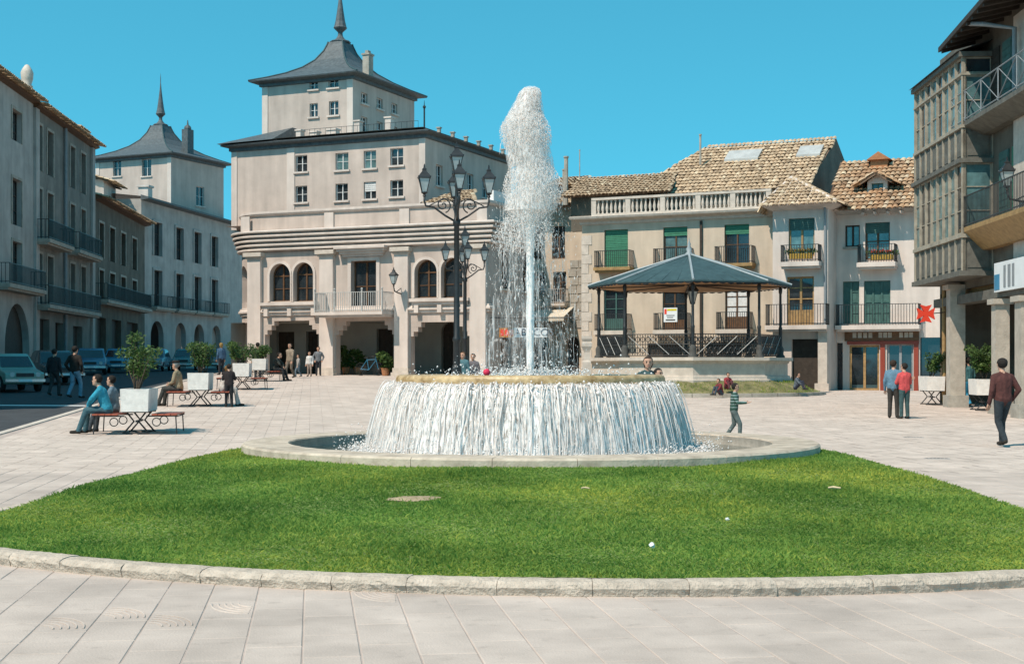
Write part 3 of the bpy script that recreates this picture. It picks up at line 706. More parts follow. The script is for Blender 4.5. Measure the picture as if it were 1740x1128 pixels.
# film of water between the strands
for (vo, r0, nm) in ((0.74, 2.2, 'water_film'),):
    m_ = MB(); prof = []
    for i in range(15):
        t = 0.5 * i / 14 + 0.005; z = 1.34 + 0.28 * t - 0.5 * G_ * t * t
        if z > 0.22: prof.append((r0 + vo * t, z))
    m_.lathe(prof, (FX, FY, 0), 120)
    m_.V = [(x + 0.02 * math.sin(9 * math.atan2(y - FY, x - FX) + vo * 20) * (x - FX) / 2.4, y + 0.02 * math.sin(11 * math.atan2(y - FY, x - FX)) * (y - FY) / 2.4, z) for x, y, z in m_.V]
    o = m_.build(nm, VEIL, smooth=True); tag(o, 'thin streaky film of falling water round the basin', 'water', kind='stuff')
# droplets: froth at the lip, spatter in the fall, foam in the pool, splash in the basin
def ringpts(n, r, sr, z, sz):
    th = rng.uniform(0, 2 * PI, n); rr = rng.normal(r, sr, n); return np.stack([FX + rr * np.cos(th), FY + rr * np.sin(th), np.maximum(0.2, z + np.abs(rng.normal(0, sz, n)))], 1)
A = ringpts(7000, 2.285, 0.045, 1.30, 0.055); A[:, 2] = 1.315 + rng.normal(0, 0.03, 7000) - 0.3 * np.abs(np.hypot(A[:, 0] - FX, A[:, 1] - FY) - 2.24); Ar = rng.gamma(1.8, 0.0042, 7000)
P2, _ = fall_path(2600, 24, 0.74, 2.21, 1.35, 0.24, 0.02); sel = rng.integers(6, 24, 2600); Bp = P2[np.arange(2600), sel] + rng.normal(0, 0.03, (2600, 3)); Br = rng.gamma(2, 0.0032, 2600)
C = ringpts(9000, 2.74, 0.14, 0.235, 0.055); Cr = rng.gamma(1.8, 0.005, 9000).clip(0, 0.025)
D = ringpts(2600, 2.85, 0.20, 0.24, 0.16); Dr = rng.gamma(2, 0.0038, 2600).clip(0, 0.016)
n = 1700; th = rng.uniform(0, 2 * PI, n); rr = np.abs(rng.normal(0, 0.85, n)).clip(0, 2.0); E = np.stack([FX + rr * np.cos(th), FY + rr * np.sin(th), 1.46 + np.abs(rng.normal(0, 0.075, n)) * (1 + (rng.random(n) < 0.12) * 1.6)], 1); Er = rng.gamma(1.8, 0.0055, n).clip(0, 0.02)
fo = drops(np.concatenate([A, Bp, C, D, E]), np.concatenate([Ar, Br, Cr, Dr, Er]), WATERM, 'water_froth'); tag(fo, 'white froth and droplets where the fountain water spills and lands', 'water', kind='stuff')
# the jet: a smooth column, a bursting head, ragged curtains falling back
n, k = 9, 22; z = np.linspace(1.48, 4.9, k); a = rng.uniform(0, 2 * PI, n); rr = np.sqrt(rng.random(n)) * 0.035
P = np.zeros((n, k, 3)); P[:, :, 0] = FX + (rr * np.cos(a))[:, None] + rng.normal(0, 0.006, (n, k)); P[:, :, 1] = FY + (rr * np.sin(a))[:, None] + rng.normal(0, 0.006, (n, k)); P[:, :, 2] = z
wj = 0.034 + 0.014 * np.linspace(0, 1, k)[None] + rng.normal(0, 0.005, (n, k))
jt = ribbons(P, np.abs(wj), SOLIDW, 'water_jet', 7); tag(jt, 'narrow white column of the fountain jet', 'water', kind='stuff')
env = np.array([(3.2, 0.50), (3.9, 0.48), (4.3, 0.46), (4.75, 0.42), (5.2, 0.39), (5.6, 0.36), (5.9, 0.27), (6.1, 0.20), (6.2, 0.10)])
def plume(n, z0, z1, pw_=0.5):
    z = z1 - (z1 - z0) * np.abs(rng.beta(1.15, 1.7, n)); R_ = np.interp(z, env[:, 0], env[:, 1]) * (1 + 0.16 * np.sin(z * 7 + 1)); a = rng.uniform(0, 2 * PI, n); r = R_ * rng.random(n) ** pw_
    cx = FX - 0.03 + 0.06 * (z - 4.2) * 0.2 + 0.07 * np.sin(z * 3.1)
    return np.stack([cx + r * np.cos(a), FY + r * np.sin(a), z], 1)
NP = 62000; hp = plume(NP, 3.45, 6.18, 0.5); hr = rng.gamma(1.8, 0.0021, NP).clip(0, 0.010)
st = plume(900, 3.5, 6.1, 0.6); k = 6; ln = rng.uniform(0.08, 0.3, 900)
P = st[:, None, :] + np.stack([rng.normal(0, 0.014, (900, k)), rng.normal(0, 0.014, (900, k)), -np.linspace(0, 1, k)[None] * ln[:, None]], 2)
ws = rng.gamma(1.6, 0.0034, 900)[:, None] * np.sin(np.linspace(0.25, PI - 0.15, k))[None]
def shell(name, zr, mat_, label, n=48, wob=0.05):
    m_ = MB(); m_.lathe([(max(0.004, r_), z_) for r_, z_ in zr], (FX, FY, 0), n)
    m_.V = [(FX - 0.03 + 0.012 * (z - 4.2) + 0.07 * math.sin(z * 3.1) * (z > 3.7) + (x - FX) * (1 + wob * math.sin(z * 9 + 4 * math.atan2(y - FY, x - FX))), FY + (y - FY) * (1 + wob * math.sin(z * 7 + 5 * math.atan2(y - FY, x - FX))), z) for x, y, z in m_.V]
    o = m_.build(name, mat_, smooth=True); tag(o, label, 'water', kind='stuff')
shell('jet_head', [(np.interp(z_, env[:, 0], env[:, 1]) * 0.92, z_) for z_ in lin(4.15, 6.2, 40)], SPRAY, 'outer skin of white water at the head of the jet')
shell('jet_core', [(np.interp(z_, env[:, 0], env[:, 1]) * 0.55, z_) for z_ in lin(4.0, 6.1, 40)], SPRAY, 'inner core of white water at the head of the jet')
shell('spray_curtain', [(0.36 + 0.42 * (4.1 - z_) / 2.6, z_) for z_ in lin(1.47, 4.1, 30)], MIST, 'wide thin curtain of spray falling round the jet', 56, 0.12)
shell('spray_curtain', [(0.30 + 0.14 * (4.2 - z_) / 2.7, z_) for z_ in lin(1.47, 4.2, 30)], MIST, 'narrow thin curtain of spray close to the jet column', 40, 0.12)
o = ribbons(P, ws, DROPM, 'jet_plume'); tag(o, 'thick white streaks bursting at the head of the fountain jet', 'water', kind='stuff')
o = drops(hp, hr, DROPM, 'jet_droplets', 1.6); tag(o, 'white droplets scattered round the head of the jet', 'water', kind='stuff')
# curtains dropping back into the basin on both sides of the column
n, k = 400, 8; side = rng.random(n); a = rng.uniform(0, 2 * PI, n); z0 = rng.uniform(1.9, 4.7, n); f = (4.7 - z0) / 3.2
rr = 0.26 + rng.random(n) ** 0.8 * (0.26 + 0.42 * f); ln = rng.gamma(3, 0.09, n) * (1 + f)
cl = 0.5 + 0.5 * np.sin(a * 5 + 1.0); keepc = rng.random(n) < 0.35 + 0.65 * cl
x = FX - 0.02 + rr * np.cos(a) + 0.10 * f; y = FY + rr * np.sin(a)
P = np.stack([np.repeat(x[:, None], k, 1) + rng.normal(0, 0.008, (n, k)), np.repeat(y[:, None], k, 1) + rng.normal(0, 0.008, (n, k)), np.maximum(1.46, z0[:, None] - np.linspace(0, 1, k)[None] * ln[:, None])], 2)[keepc]
ws = (rng.gamma(1.6, 0.0028, n)[:, None] * np.sin(np.linspace(0.2, PI - 0.1, k))[None])[keepc]
o = ribbons(P, ws, THINM, 'falling_spray'); tag(o, 'broken curtains of spray dropping beside the jet into the basin', 'water', kind='stuff')
n = 2600; a = rng.uniform(0, 2 * PI, n); z = rng.uniform(1.5, 4.6, n); rr = 0.1 + rng.random(n) * (0.55 + 0.35 * (4.6 - z) / 3)
o = drops(np.stack([FX + rr * np.cos(a) + 0.03 * (4.6 - z), FY + rr * np.sin(a), z], 1), rng.gamma(1.8, 0.0019, n), DROPM, 'spray_droplets', 3.5); tag(o, 'fine droplets falling through the air above the basin', 'water', kind='stuff')
bl = MB(); bl.ball((0, 0, 0), 0.055, 14, 10); b_ = bl.build('red_ball', mat('red_ball', (0.62, 0.03, 0.08), rough=0.35, var=0.1)); b_.location = (at(827, 21.35), 21.35, 1.525); tag(b_, 'small red ball caught on the lip of the raised basin', 'ball')
# litter on the lawn
for i, (px, py, sx, sy, nm, lb) in enumerate(((1108, 918, 0.03, 0.03, 'paper_scrap', 'larger white crumpled paper scrap on the lawn'), (1418, 838, 0.07, 0.016, 'stick', 'thick pale broken stick lying on the lawn'), (995, 842, 0.05, 0.012, 'stick', 'thin pale twig lying on the lawn near the pool'), (1236, 880, 0.02, 0.025, 'paper_scrap', 'tiny white paper scrap lying on the lawn'))):
    Y = 1.42 * F / (py - HY); x = at(px, Y); m_ = MB()
    if nm == 'stick': m_.tube([(-sx, 0, 0), (-sx * 0.2, 0.012, 0.008), (sx, -0.012, 0.002)], [sy * 0.8, sy, sy * 0.6], 6)
    else:
        m_.ball((0, 0, 0), sx, 7, 5); m_.V = [(x_ * random.uniform(0.6, 1.3), y_ * random.uniform(0.6, 1.3), z_ * random.uniform(0.4, 0.9)) for x_, y_, z_ in m_.V]
    o = m_.build(nm, mat('pale_wood', (0.55, 0.42, 0.26)) if nm == 'stick' else WHITEPAINT); o.location = (x, Y, float(lawn_z(x, Y)) + 0.055); o.rotation_euler = (0, 0, -0.3); tag(o, lb, 'litter')

for i, (px, py) in enumerate(((1552, 743), (1592, 779))):              # slot drains in the paving
    Y = ground_y(px, py); x = at(px, Y); t = thing('drain_grate', ('iron drain slot in the paving nearer the couple', 'iron drain slot in the paving nearer the walking man in maroon')[i], 'drain', (x, Y, g(x, Y)), R(-8))
    m_ = MB(); m_.box(-0.22, 0.22, -0.05, 0.05, -0.01, 0.005); m_.build('frame', GREYMETAL, t)
    for k in range(6): m_ = MB(); m_.box(-0.19 + k * 0.065, -0.145 + k * 0.065, -0.035, 0.035, 0.0052, 0.008); m_.build('slot', IRON, t)
# ================================================================ town hall
UPANG = R(-24)
TH = Bld('town_hall', 'pale grey town hall with arcade, balcony and slate capped tower', 'building', 690, 72.5, UPANG, z0=1.02)
e = TH.e; fr = TH.front()
uL, uR = TH.u(447), TH.u(829)
RC = 2.6                                                       # rounded left corner
def arc_pl(a, z, d):
    if a <= 0: return (uL + (-a), -d, z)
    t = a / RC
    if t <= PI / 2: return (uL - (RC + d) * math.sin(t), RC - (RC + d) * math.cos(t), z)
    return (uL - RC - d, RC + (a - RC * PI / 2), z)
SIDE_V = max(3.0, TH.vv(897, uR))
path = [(uR, SIDE_V), (uR, 0), (uL, 0)] + [(uL - RC * math.sin(t), RC - RC * math.cos(t)) for t in lin(0, PI / 2, 10)[1:]] + [(uL - RC, 9.0)]
zc = lambda py, px=620, v=0: TH.z(py, TH.u(px, v), v)
Z_CORN0, Z_CORN1, Z_PAR = zc(424), zc(386), zc(353)
Z_GF = zc(545)
# ---- lower wall with the arcade openings and the windows of the main floor
gops = [TH.op(450, 542, 545, 700), TH.op(571, 671, 545, 700), TH.op(698, 799, 547, 700)]
gops = [(a, b, -0.4, z1, False) for (a, b, z0, z1, ar) in gops]
arches = [TH.op(459, 494, 448, 512, arch=True), TH.op(499, 533, 446, 512, arch=True), TH.op(705, 743, 441, 506, arch=True), TH.op(750, 787, 438, 506, arch=True)]
door = TH.op(597, 640, 443, 529)
mb = MB(); wall(mb, fr, uL, uR, -0.5, Z_PAR, gops + arches + [door], 0.45)
aw = RC * PI / 2
wall(mb, arc_pl, 0.0, aw + 6.0, -0.5, Z_PAR, [(1.2, 2.7, arches[0][2], arches[0][3], True), (0.9, 3.3, -0.4, Z_GF, False)], 0.45, cuts=lin(0.02, aw, 14))
wall(mb, TH.right(uR), 0, SIDE_V, -0.5, Z_PAR, [(1.6, 2.9, 0.0, 2.6, False), (1.7, 2.8, 4.6, 6.6, False), (4.4, 5.5, 4.6, 6.6, False)], 0.3)
mb.quad((uL - RC, 3, Z_PAR - 0.6), (uR, 3, Z_PAR - 0.6), (uR, 0.2, Z_PAR - 0.6), (uL - RC, 0.2, Z_PAR - 0.6)); mb.build('wall', STUCCO, e)
for o_ in ((1.7, 2.8, 4.6, 6.6, False), (4.4, 5.5, 4.6, 6.6, False)): window(e, TH.right(uR), o_, 0.2, 2, 2, BROWNWOOD, GLASS, sill=STONE)
mb = MB(); mb.pbox(TH.right(uR), 1.6, 2.9, 0, 2.6, -0.28, -0.22); mb.build('side_door', BROWNWOOD, e)
# arcade: back wall, ceiling, floor, doors
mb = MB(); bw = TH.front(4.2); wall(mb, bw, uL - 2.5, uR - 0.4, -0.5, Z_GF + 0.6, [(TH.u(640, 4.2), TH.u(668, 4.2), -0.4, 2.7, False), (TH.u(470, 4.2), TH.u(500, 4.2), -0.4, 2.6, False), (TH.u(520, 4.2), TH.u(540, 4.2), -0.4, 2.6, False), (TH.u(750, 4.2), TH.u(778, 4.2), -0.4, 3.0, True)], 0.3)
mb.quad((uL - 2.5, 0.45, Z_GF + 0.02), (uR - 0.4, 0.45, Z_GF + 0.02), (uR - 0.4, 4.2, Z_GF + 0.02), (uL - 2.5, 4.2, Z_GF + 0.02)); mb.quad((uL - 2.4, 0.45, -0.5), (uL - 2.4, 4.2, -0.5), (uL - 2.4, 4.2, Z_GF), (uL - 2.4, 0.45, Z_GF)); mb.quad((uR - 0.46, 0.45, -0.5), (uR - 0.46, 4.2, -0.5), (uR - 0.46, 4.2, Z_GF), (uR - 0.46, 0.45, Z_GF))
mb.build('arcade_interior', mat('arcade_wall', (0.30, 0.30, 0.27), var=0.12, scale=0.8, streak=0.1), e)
for (a, b, m_, zt) in ((640, 668, DARKWOOD, 2.7), (470, 500, DARKWOOD, 2.6), (520, 540, DARKWOOD, 2.6), (750, 778, DARKWOOD, 3.0)):
    mb = MB(); u0, u1 = TH.u(a, 4.2), TH.u(b, 4.2); um = 0.5 * (u0 + u1)
    for (p, q) in ((u0, um - 0.01), (um + 0.01, u1)):
        mb.pbox(bw, p, q, -0.4, zt, -0.29, -0.24)
        for (za, zb) in ((0.1, 0.9), (1.0, zt - 0.2)): mb.pbox(bw, p + 0.1, q - 0.1, za, zb, -0.24, -0.22)
    mb.build('door', m_, e)
# ---- piers and pilasters, with bases and capitals
for (a, b) in ((424, 446), (546, 569), (673, 696), (801, 828)):
    u0, u1 = TH.u(a), TH.u(b)
    if a < 440: u0 = max(u0, uL - 0.9)
    mb = MB(); mb.pbox(fr, u0, u1, 0.55, zc(434), 0.003, 0.22); p = mb.build('pilaster', STUCCO_W, e)
    mb = MB(); mb.pbox(fr, u0 - 0.12, u1 + 0.12, -0.45, 0.32, 0.003, 0.36); mb.pbox(fr, u0 - 0.06, u1 + 0.06, 0.32, 0.55, 0.003, 0.29); mb.build('base', STONE, p)
    mb = MB(); mb.pbox(fr, u0 - 0.08, u1 + 0.08, zc(434), zc(430), 0.003, 0.28); mb.pbox(fr, u0 - 0.16, u1 + 0.16, zc(430), zc(423), 0.003, 0.42); mb.build('capital', STONE, p)
# stepped corbels under the arcade lintels
for (a, b, z0, z1, _) in gops:
    for s_, x in ((1, a), (-1, b)):
        mb = MB()
        for i, w_ in enumerate((0.6, 0.42, 0.16)):
            x1 = x + s_ * w_; mb.pbox(fr, min(x, x1), max(x, x1), z1 - 0.24 * (i + 1), z1 - 0.24 * i - 0.002 * (i > 0), -0.44, -0.004 * (i + 1))
        mb.build('corbel', STUCCO, e)
# ---- cornices
def cornice(name, steps, mat_, pth=path):
    mb = MB()
    mb.sweep(pth, steps); return mb.build(name, mat_, e)
hc = Z_CORN1 - Z_CORN0; st = [(0.003, Z_CORN0)]
for i in range(5):
    o0 = 0.10 + 0.085 * i; za, zb = Z_CORN0 + hc * i / 5, Z_CORN0 + hc * (i + 1) / 5
    st += [(o0 - 0.10, za + 0.01), (o0 - 0.10, za + (zb - za) * 0.5), (o0 + 0.16, za + (zb - za) * 0.54), (o0 + 0.18, zb - 0.05), (o0 + 0.15, zb)]
st += [(0.5, Z_CORN1 + 0.02), (0.02, Z_CORN1 + 0.08)]
cornice('cornice', st, STUCCO_W)
cornice('string_course', [(0.003, zc(533)), (0.10, zc(533)), (0.10, zc(529.5)), (0.2, zc(528)), (0.2, zc(525)), (0.12, zc(523)), (0.12, zc(520.5)), (0.003, zc(519.5))], STUCCO_W, [(uR, 0.5), (uR, 0.0), (uL, 0)] + path[3:-1])
cornice('parapet_coping', [(0.002, Z_PAR - 0.16), (0.09, Z_PAR - 0.14), (0.16, Z_PAR - 0.06), (0.16, Z_PAR + 0.06), (-0.35, Z_PAR + 0.10), (-0.35, Z_PAR - 0.1)], STUCCO_W)
mb = MB(); mb.pbox(TH.right(uR), 0.6, SIDE_V, Z_PAR + 0.10, Z_PAR + 0.62, -0.3, 0.04); mb.build('side_parapet', WHITEPAINT, e)
for px in (418, 560, 688, 820):
    mb = MB(); u0 = TH.u(px); mb.pbox(fr, u0 - 0.28, u0 + 0.28, Z_CORN1 + 0.05, Z_PAR - 0.16, 0.003, 0.09); mb.build('parapet_pier', STUCCO_W, e)
# ---- main floor windows
ST = (STUCCO_W, 0.14, 0.07)
for o_ in arches: window(e, fr, o_, 0.35, 2, 2, BROWNWOOD, GLASS, 0.07, surround=ST)
window(e, arc_pl, (1.2, 2.7, arches[0][2], arches[0][3], True), 0.35, 2, 2, BROWNWOOD, GLASS, 0.07)
window(e, fr, door, 0.35, 2, 2, BROWNWOOD, GLASS, 0.08, surround=(STUCCO_W, 0.2, 0.06), name='balcony_door')
mb = MB(); d0, d1 = door[0] - 0.45, door[1] + 0.45; zt = door[3] + 0.22
for i in range(4): mb.pbox(fr, d0 - 0.1 * i, d1 + 0.1 * i, zt + 0.13 * i, zt + 0.13 * (i + 1) - 0.002, 0.003, 0.18 + 0.13 * i)
mb.build('hood_moulding', STUCCO_W, e)
for (a, b, py) in ((447, 546, 514), (701, 801, 507)):
    u0, u1 = TH.u(a), TH.u(b); z1 = zc(py, 0.5 * (a + b)); mb = MB(); mb.pbox(fr, u0, u1, z1 - 0.16, z1, 0.003, 0.42); mb.pbox(fr, u0 + 0.1, u1 - 0.1, z1 - 0.32, z1 - 0.162, 0.003, 0.28)
    for i in range(3):
        x = u0 + 0.35 + (u1 - u0 - 0.7) * i / 2; mb.pbox(fr, x - 0.12, x + 0.12, z1 - 0.72, z1 - 0.322, 0.003, 0.3)
    mb.build('sill_shelf', STUCCO_W, e)
zb = zc(531); bal = balcony(e, fr, TH.u(556), TH.u(671), zb, 1.35, 1.0, 0.16, STUCCO_W, IRONGREY, 0.125, bar=0.014)
for px in (557, 590, 636, 670):
    x = TH.u(px); mb = MB(); mb.pbox(fr, x - 0.035, x + 0.035, zb, zb + 1.1, 1.25, 1.32); c = fr(x, zb + 1.16, 1.285); mb.ball(c, 0.06, 8, 6); mb.build('railing_post', IRONGREY, bal)
# ---- upper block
VB = 1.3; fb = TH.front(VB); b0, b1 = TH.u(394, VB), TH.u(723, VB); zE = TH.z(225, b1, VB); z_low = Z_PAR - 0.7
DB = TH.vv(853, b1) ; DB = min(max(DB, 9.0), 13.0)
ops = [TH.op(a - 1, b + 1, y0 - 1, y1 + 1, VB) for (a, b, y0, y1) in ((503, 521, 265, 291), (571, 591, 261, 288), (619, 638, 257, 285), (664, 684, 253, 280), (503, 521, 317, 343), (571, 590, 313, 340), (619, 638, 310, 337), (664, 684, 307, 333))]
mb = MB(); wall(mb, fb, b0, b1, z_low, zE, ops, 0.25)
sops = [(VB + 1.2 + 1.9 * i, VB + 2.0 + 1.9 * i, z_, z_ + 1.1, False) for i in range(4) for z_ in (zE - 2.6, zE - 4.9)]
wall(mb, TH.right(b1), VB, VB + DB, z_low, zE, sops, 0.25); wall(mb, TH.left(b0), VB, VB + DB, z_low, zE)
mb.quad((b0, VB + DB, z_low), (b1, VB + DB, z_low), (b1, VB + DB, zE), (b0, VB + DB, zE)); mb.build('upper_wall', STUCCO, e)
for i, o_ in enumerate(ops): window(e, fb, o_, 0.16, 2, 2, WHITEPAINT, GLASSBLUE if i in (1, 2) else GLASS, 0.034, sill=STUCCO_W, blind=(0.55, CURTAIN) if i == 6 else None)
for o_ in sops: window(e, TH.right(b1), o_, 0.16, 2, 2, WHITEPAINT, GLASS, 0.034, sill=STUCCO_W)
for (x0, x1) in ((b0, b0 + 0.36), (TH.u(488, VB), TH.u(501, VB)), (b1 - 0.36, b1)):
    mb = MB(); mb.pbox(fb, x0 - 0.003 * (x0 == b0), x1 + 0.003 * (x1 == b1), z_low, zE - 0.3, 0.003, 0.05); mb.build('quoin_strip', STUCCO_W, e)
mb = MB(); mb.sweep([(b1, VB + DB), (b1, VB), (b0, VB), (b0, VB + DB)], [(0.0, zE - 0.30), (0.12, zE - 0.26), (0.12, zE - 0.1), (0.44, zE - 0.02), (0.47, zE + 0.04), (-0.4, zE + 0.32), (-0.4, zE - 0.1)]); mb.build('eave', SLATE, e)
# low hipped slate roof over the left end, flat terrace behind the eave
ua, va = TH.u(497, VB + 2.2), VB + 2.2; za = TH.z(217, ua, va); ux = ua + 0.35
mb = MB(); c4 = [(b0 - 0.6, VB - 0.6, zE + 0.11), (ux, VB - 0.35, zE + 0.2), (ux, VB + DB, zE + 0.2), (b0 - 0.6, VB + DB, zE + 0.11)]
mb.add(c4 + [(ua, va, za), (ua, VB + DB - 2, za)], [(0, 1, 4), (3, 0, 4, 5), (1, 2, 5, 4)]); mb.build('hip_roof', SLATE, e)
mb = MB(); mb.quad((ux, VB - 0.3, zE + 0.24), (b1, VB - 0.3, zE + 0.24), (b1, VB + DB, zE + 0.24), (ux, VB + DB, zE + 0.24)); mb.build('terrace', STONE_D, e)
mb = MB()
for i in range(22):
    x = TH.u(512, VB) + (TH.u(706, VB) - TH.u(512, VB)) * i / 21; mb.box(x - 0.007, x + 0.007, VB + 0.293, VB + 0.307, zE + 0.24, zE + 0.7)
mb.box(TH.u(512, VB), TH.u(706, VB), VB + 0.29, VB + 0.31, zE + 0.685, zE + 0.705); r_ = mb.build('roof_railing', IRON, e); r_['kind'] = 'stuff'
for px, w_, h_ in ((510, 0.3, 0.5), (535, 0.45, 0.35), (566, 0.6, 0.4), (609, 0.35, 0.75), (662, 0.35, 0.8)):
    x = TH.u(px, VB + 0.9); mb = MB(); mb.box(x - w_ / 2, x + w_ / 2, VB + 0.7, VB + 1.1, zE + 0.2, zE + 0.24 + h_); mb.box(x - w_ / 2 - 0.05, x + w_ / 2 + 0.05, VB + 0.65, VB + 1.15, zE + 0.24 + h_, zE + 0.32 + h_); mb.build('chimney', STUCCO_W, e)
for i in range(7):
    v_ = VB + 0.8 + (DB - 1.2) * i / 6; mb = MB(); mb.box(b1 + 0.3, b1 + 0.46, v_ - 0.08, v_ + 0.08, zE + 0.08, zE + 0.3); mb.box(b1 + 0.26, b1 + 0.5, v_ - 0.12, v_ + 0.12, zE + 0.3, zE + 0.36); mb.build('roof_vent', STONE_D, e)
mb = MB(); x = TH.u(721, VB + 0.4); mb.tube([(x, VB + 0.4, zE + 0.1), (x, VB + 0.4, zE + 1.35)], 0.045, 8); mb.ball((x, VB + 0.4, zE + 1.4), 0.09); mb.tube([(x, VB + 0.4, zE + 1.4), (x, VB + 0.4, zE + 1.75)], [0.03, 0.008], 6); mb.build('finial', IRON, e)
# little tiled roof at the right end of the parapet
r0, r1 = TH.u(741, 1.5), TH.u(828, 1.5); tiles('low_tiled_roof', e, [[(r0, 0.3, Z_PAR + 0.12), (r1, 0.3, Z_PAR + 0.12), (r1 - 1.2, 2.4, Z_PAR + 0.85), (r0 + 0.6, 2.4, Z_PAR + 0.85)]], TILE)

def cap_tower(B, e_, u0, u1, v0, v1, z0, z1, ops_f, ops_s, quoin=True, spire=1.0):
    """square tower with flared slate cap and spire; returns nothing"""
    f_, r_ = B.front(v0), B.right(u1); mb = MB(); wall(mb, f_, u0, u1, z0, z1, ops_f, 0.22); wall(mb, r_, v0, v1, z0, z1, ops_s, 0.22)
    wall(mb, B.left(u0), v0, v1, z0, z1); mb.quad((u0, v1, z0), (u1, v1, z0), (u1, v1, z1), (u0, v1, z1)); mb.build('tower_wall', STUCCO, e_)
    if quoin:
        for (a, b) in ((u0 - 0.003, u0 + 0.38), (u1 - 0.38, u1 + 0.003)):
            mb = MB(); mb.pbox(f_, a, b, z0, z1 - 0.25, 0.003, 0.045); mb.build('quoin_strip', STUCCO_W, e_)
    for o_ in ops_f: window(e_, f_, o_, 0.15, 2, 2, WHITEPAINT, GLASS, 0.034, sill=STUCCO_W)
    for o_ in ops_s: window(e_, r_, o_, 0.15, 2, 2, WHITEPAINT, GLASS, 0.034, sill=STUCCO_W)
    mb = MB(); mb.sweep([(u1, v1), (u1, v0), (u0, v0), (u0, v1)], [(0.0, z1 - 0.26), (0.14, z1 - 0.22), (0.14, z1 - 0.08), (0.56, z1 + 0.01), (0.58, z1 + 0.07), (0.0, z1 + 0.24)], closed=True); mb.build('eave', SLATE, e_)
    cu, cv = 0.5 * (u0 + u1), 0.5 * (v0 + v1); hu, hv = 0.5 * (u1 - u0) + 0.58, 0.5 * (v1 - v0) + 0.58
    ring = [(1.0, 0.075), (0.80, 0.36), (0.60, 0.70), (0.42, 1.12), (0.28, 1.62), (0.185, 2.2), (0.145, 2.6), (0.135, 2.75)]; mb = MB(); n = len(ring)
    for (f, dz) in ring:
        for (sx, sy) in ((-1, -1), (1, -1), (1, 1), (-1, 1)): mb.V.append((cu + sx * hu * f, cv + sy * hv * f, z1 + dz * spire))
    for i in range(n - 1):
        for j in range(4): mb.Fc.append((i * 4 + j, i * 4 + (j + 1) % 4, i * 4 + 4 + (j + 1) % 4, i * 4 + 4 + j)); mb.M.append(0)
    rf = mb.build('tower_roof', SLATE, e_)
    for j, (sx, sy) in enumerate(((-1, -1), (1, -1), (1, 1), (-1, 1))):
        mb = MB(); mb.tube([(cu + sx * hu * f, cv + sy * hv * f, z1 + dz * spire + 0.02) for f, dz in ring], 0.05, 5); mb.build('hip_rib', LEAD, rf)
    zt = z1 + 2.75 * spire; mb = MB()
    mb.lathe([(0.62, 0.0), (0.66, 0.08), (0.60, 0.14), (0.40, 0.2), (0.24, 0.36), (0.16, 0.5), (0.14, 0.72), (0.2, 0.8), (0.38, 0.98), (0.42, 1.06), (0.38, 1.14), (0.30, 1.5), (0.2, 2.2), (0.09, 3.1), (0.035, 3.75), (0.03, 4.2), (0.005, 4.6)], (cu, cv, zt), 10); mb.V = [(cu + (x - cu) * 0.95, cv + (y - cv) * 0.95, zt + (z - zt) * spire * 0.86) for x, y, z in mb.V]
    mb.build('spire', SLATE, rf)
VT = VB + 2.6; t0, t1 = TH.u(446, VT), TH.u(600, VT); zT = TH.z(127, t1, VT); DT = TH.vv(704, t1) - VT; DT = min(max(DT, 5.0), 8.0)
tf = [TH.op(a, b, y0, y1, VT) for (a, b, y0, y1) in ((526, 540, 137, 152), (558, 575, 131, 149), (526, 540, 176, 199), (559, 575, 172, 196))]
ts = [(VT + 0.9 + 1.75 * i, VT + 1.6 + 1.75 * i, z_, z_ + hh_, False) for i in range(3) for (z_, hh_) in ((zT - 1.4, 0.6), (zT - 3.0, 0.85))]
cap_tower(TH, e, t0, t1, VT, VT + DT, zE + 0.1, zT, tf, ts, True, 1.0)
mb = MB(); x, y = t1 - 0.3, VT + DT * 0.30; mb.box(x - 0.2, x + 0.2, y - 0.26, y + 0.26, zT, zT + 1.5); mb.box(x - 0.25, x + 0.25, y - 0.31, y + 0.31, zT + 1.5, zT + 1.6); mb.box(x - 0.1, x + 0.1, y - 0.16, y + 0.16, zT + 1.6, zT + 1.78); mb.build('chimney', STONE_D, e)

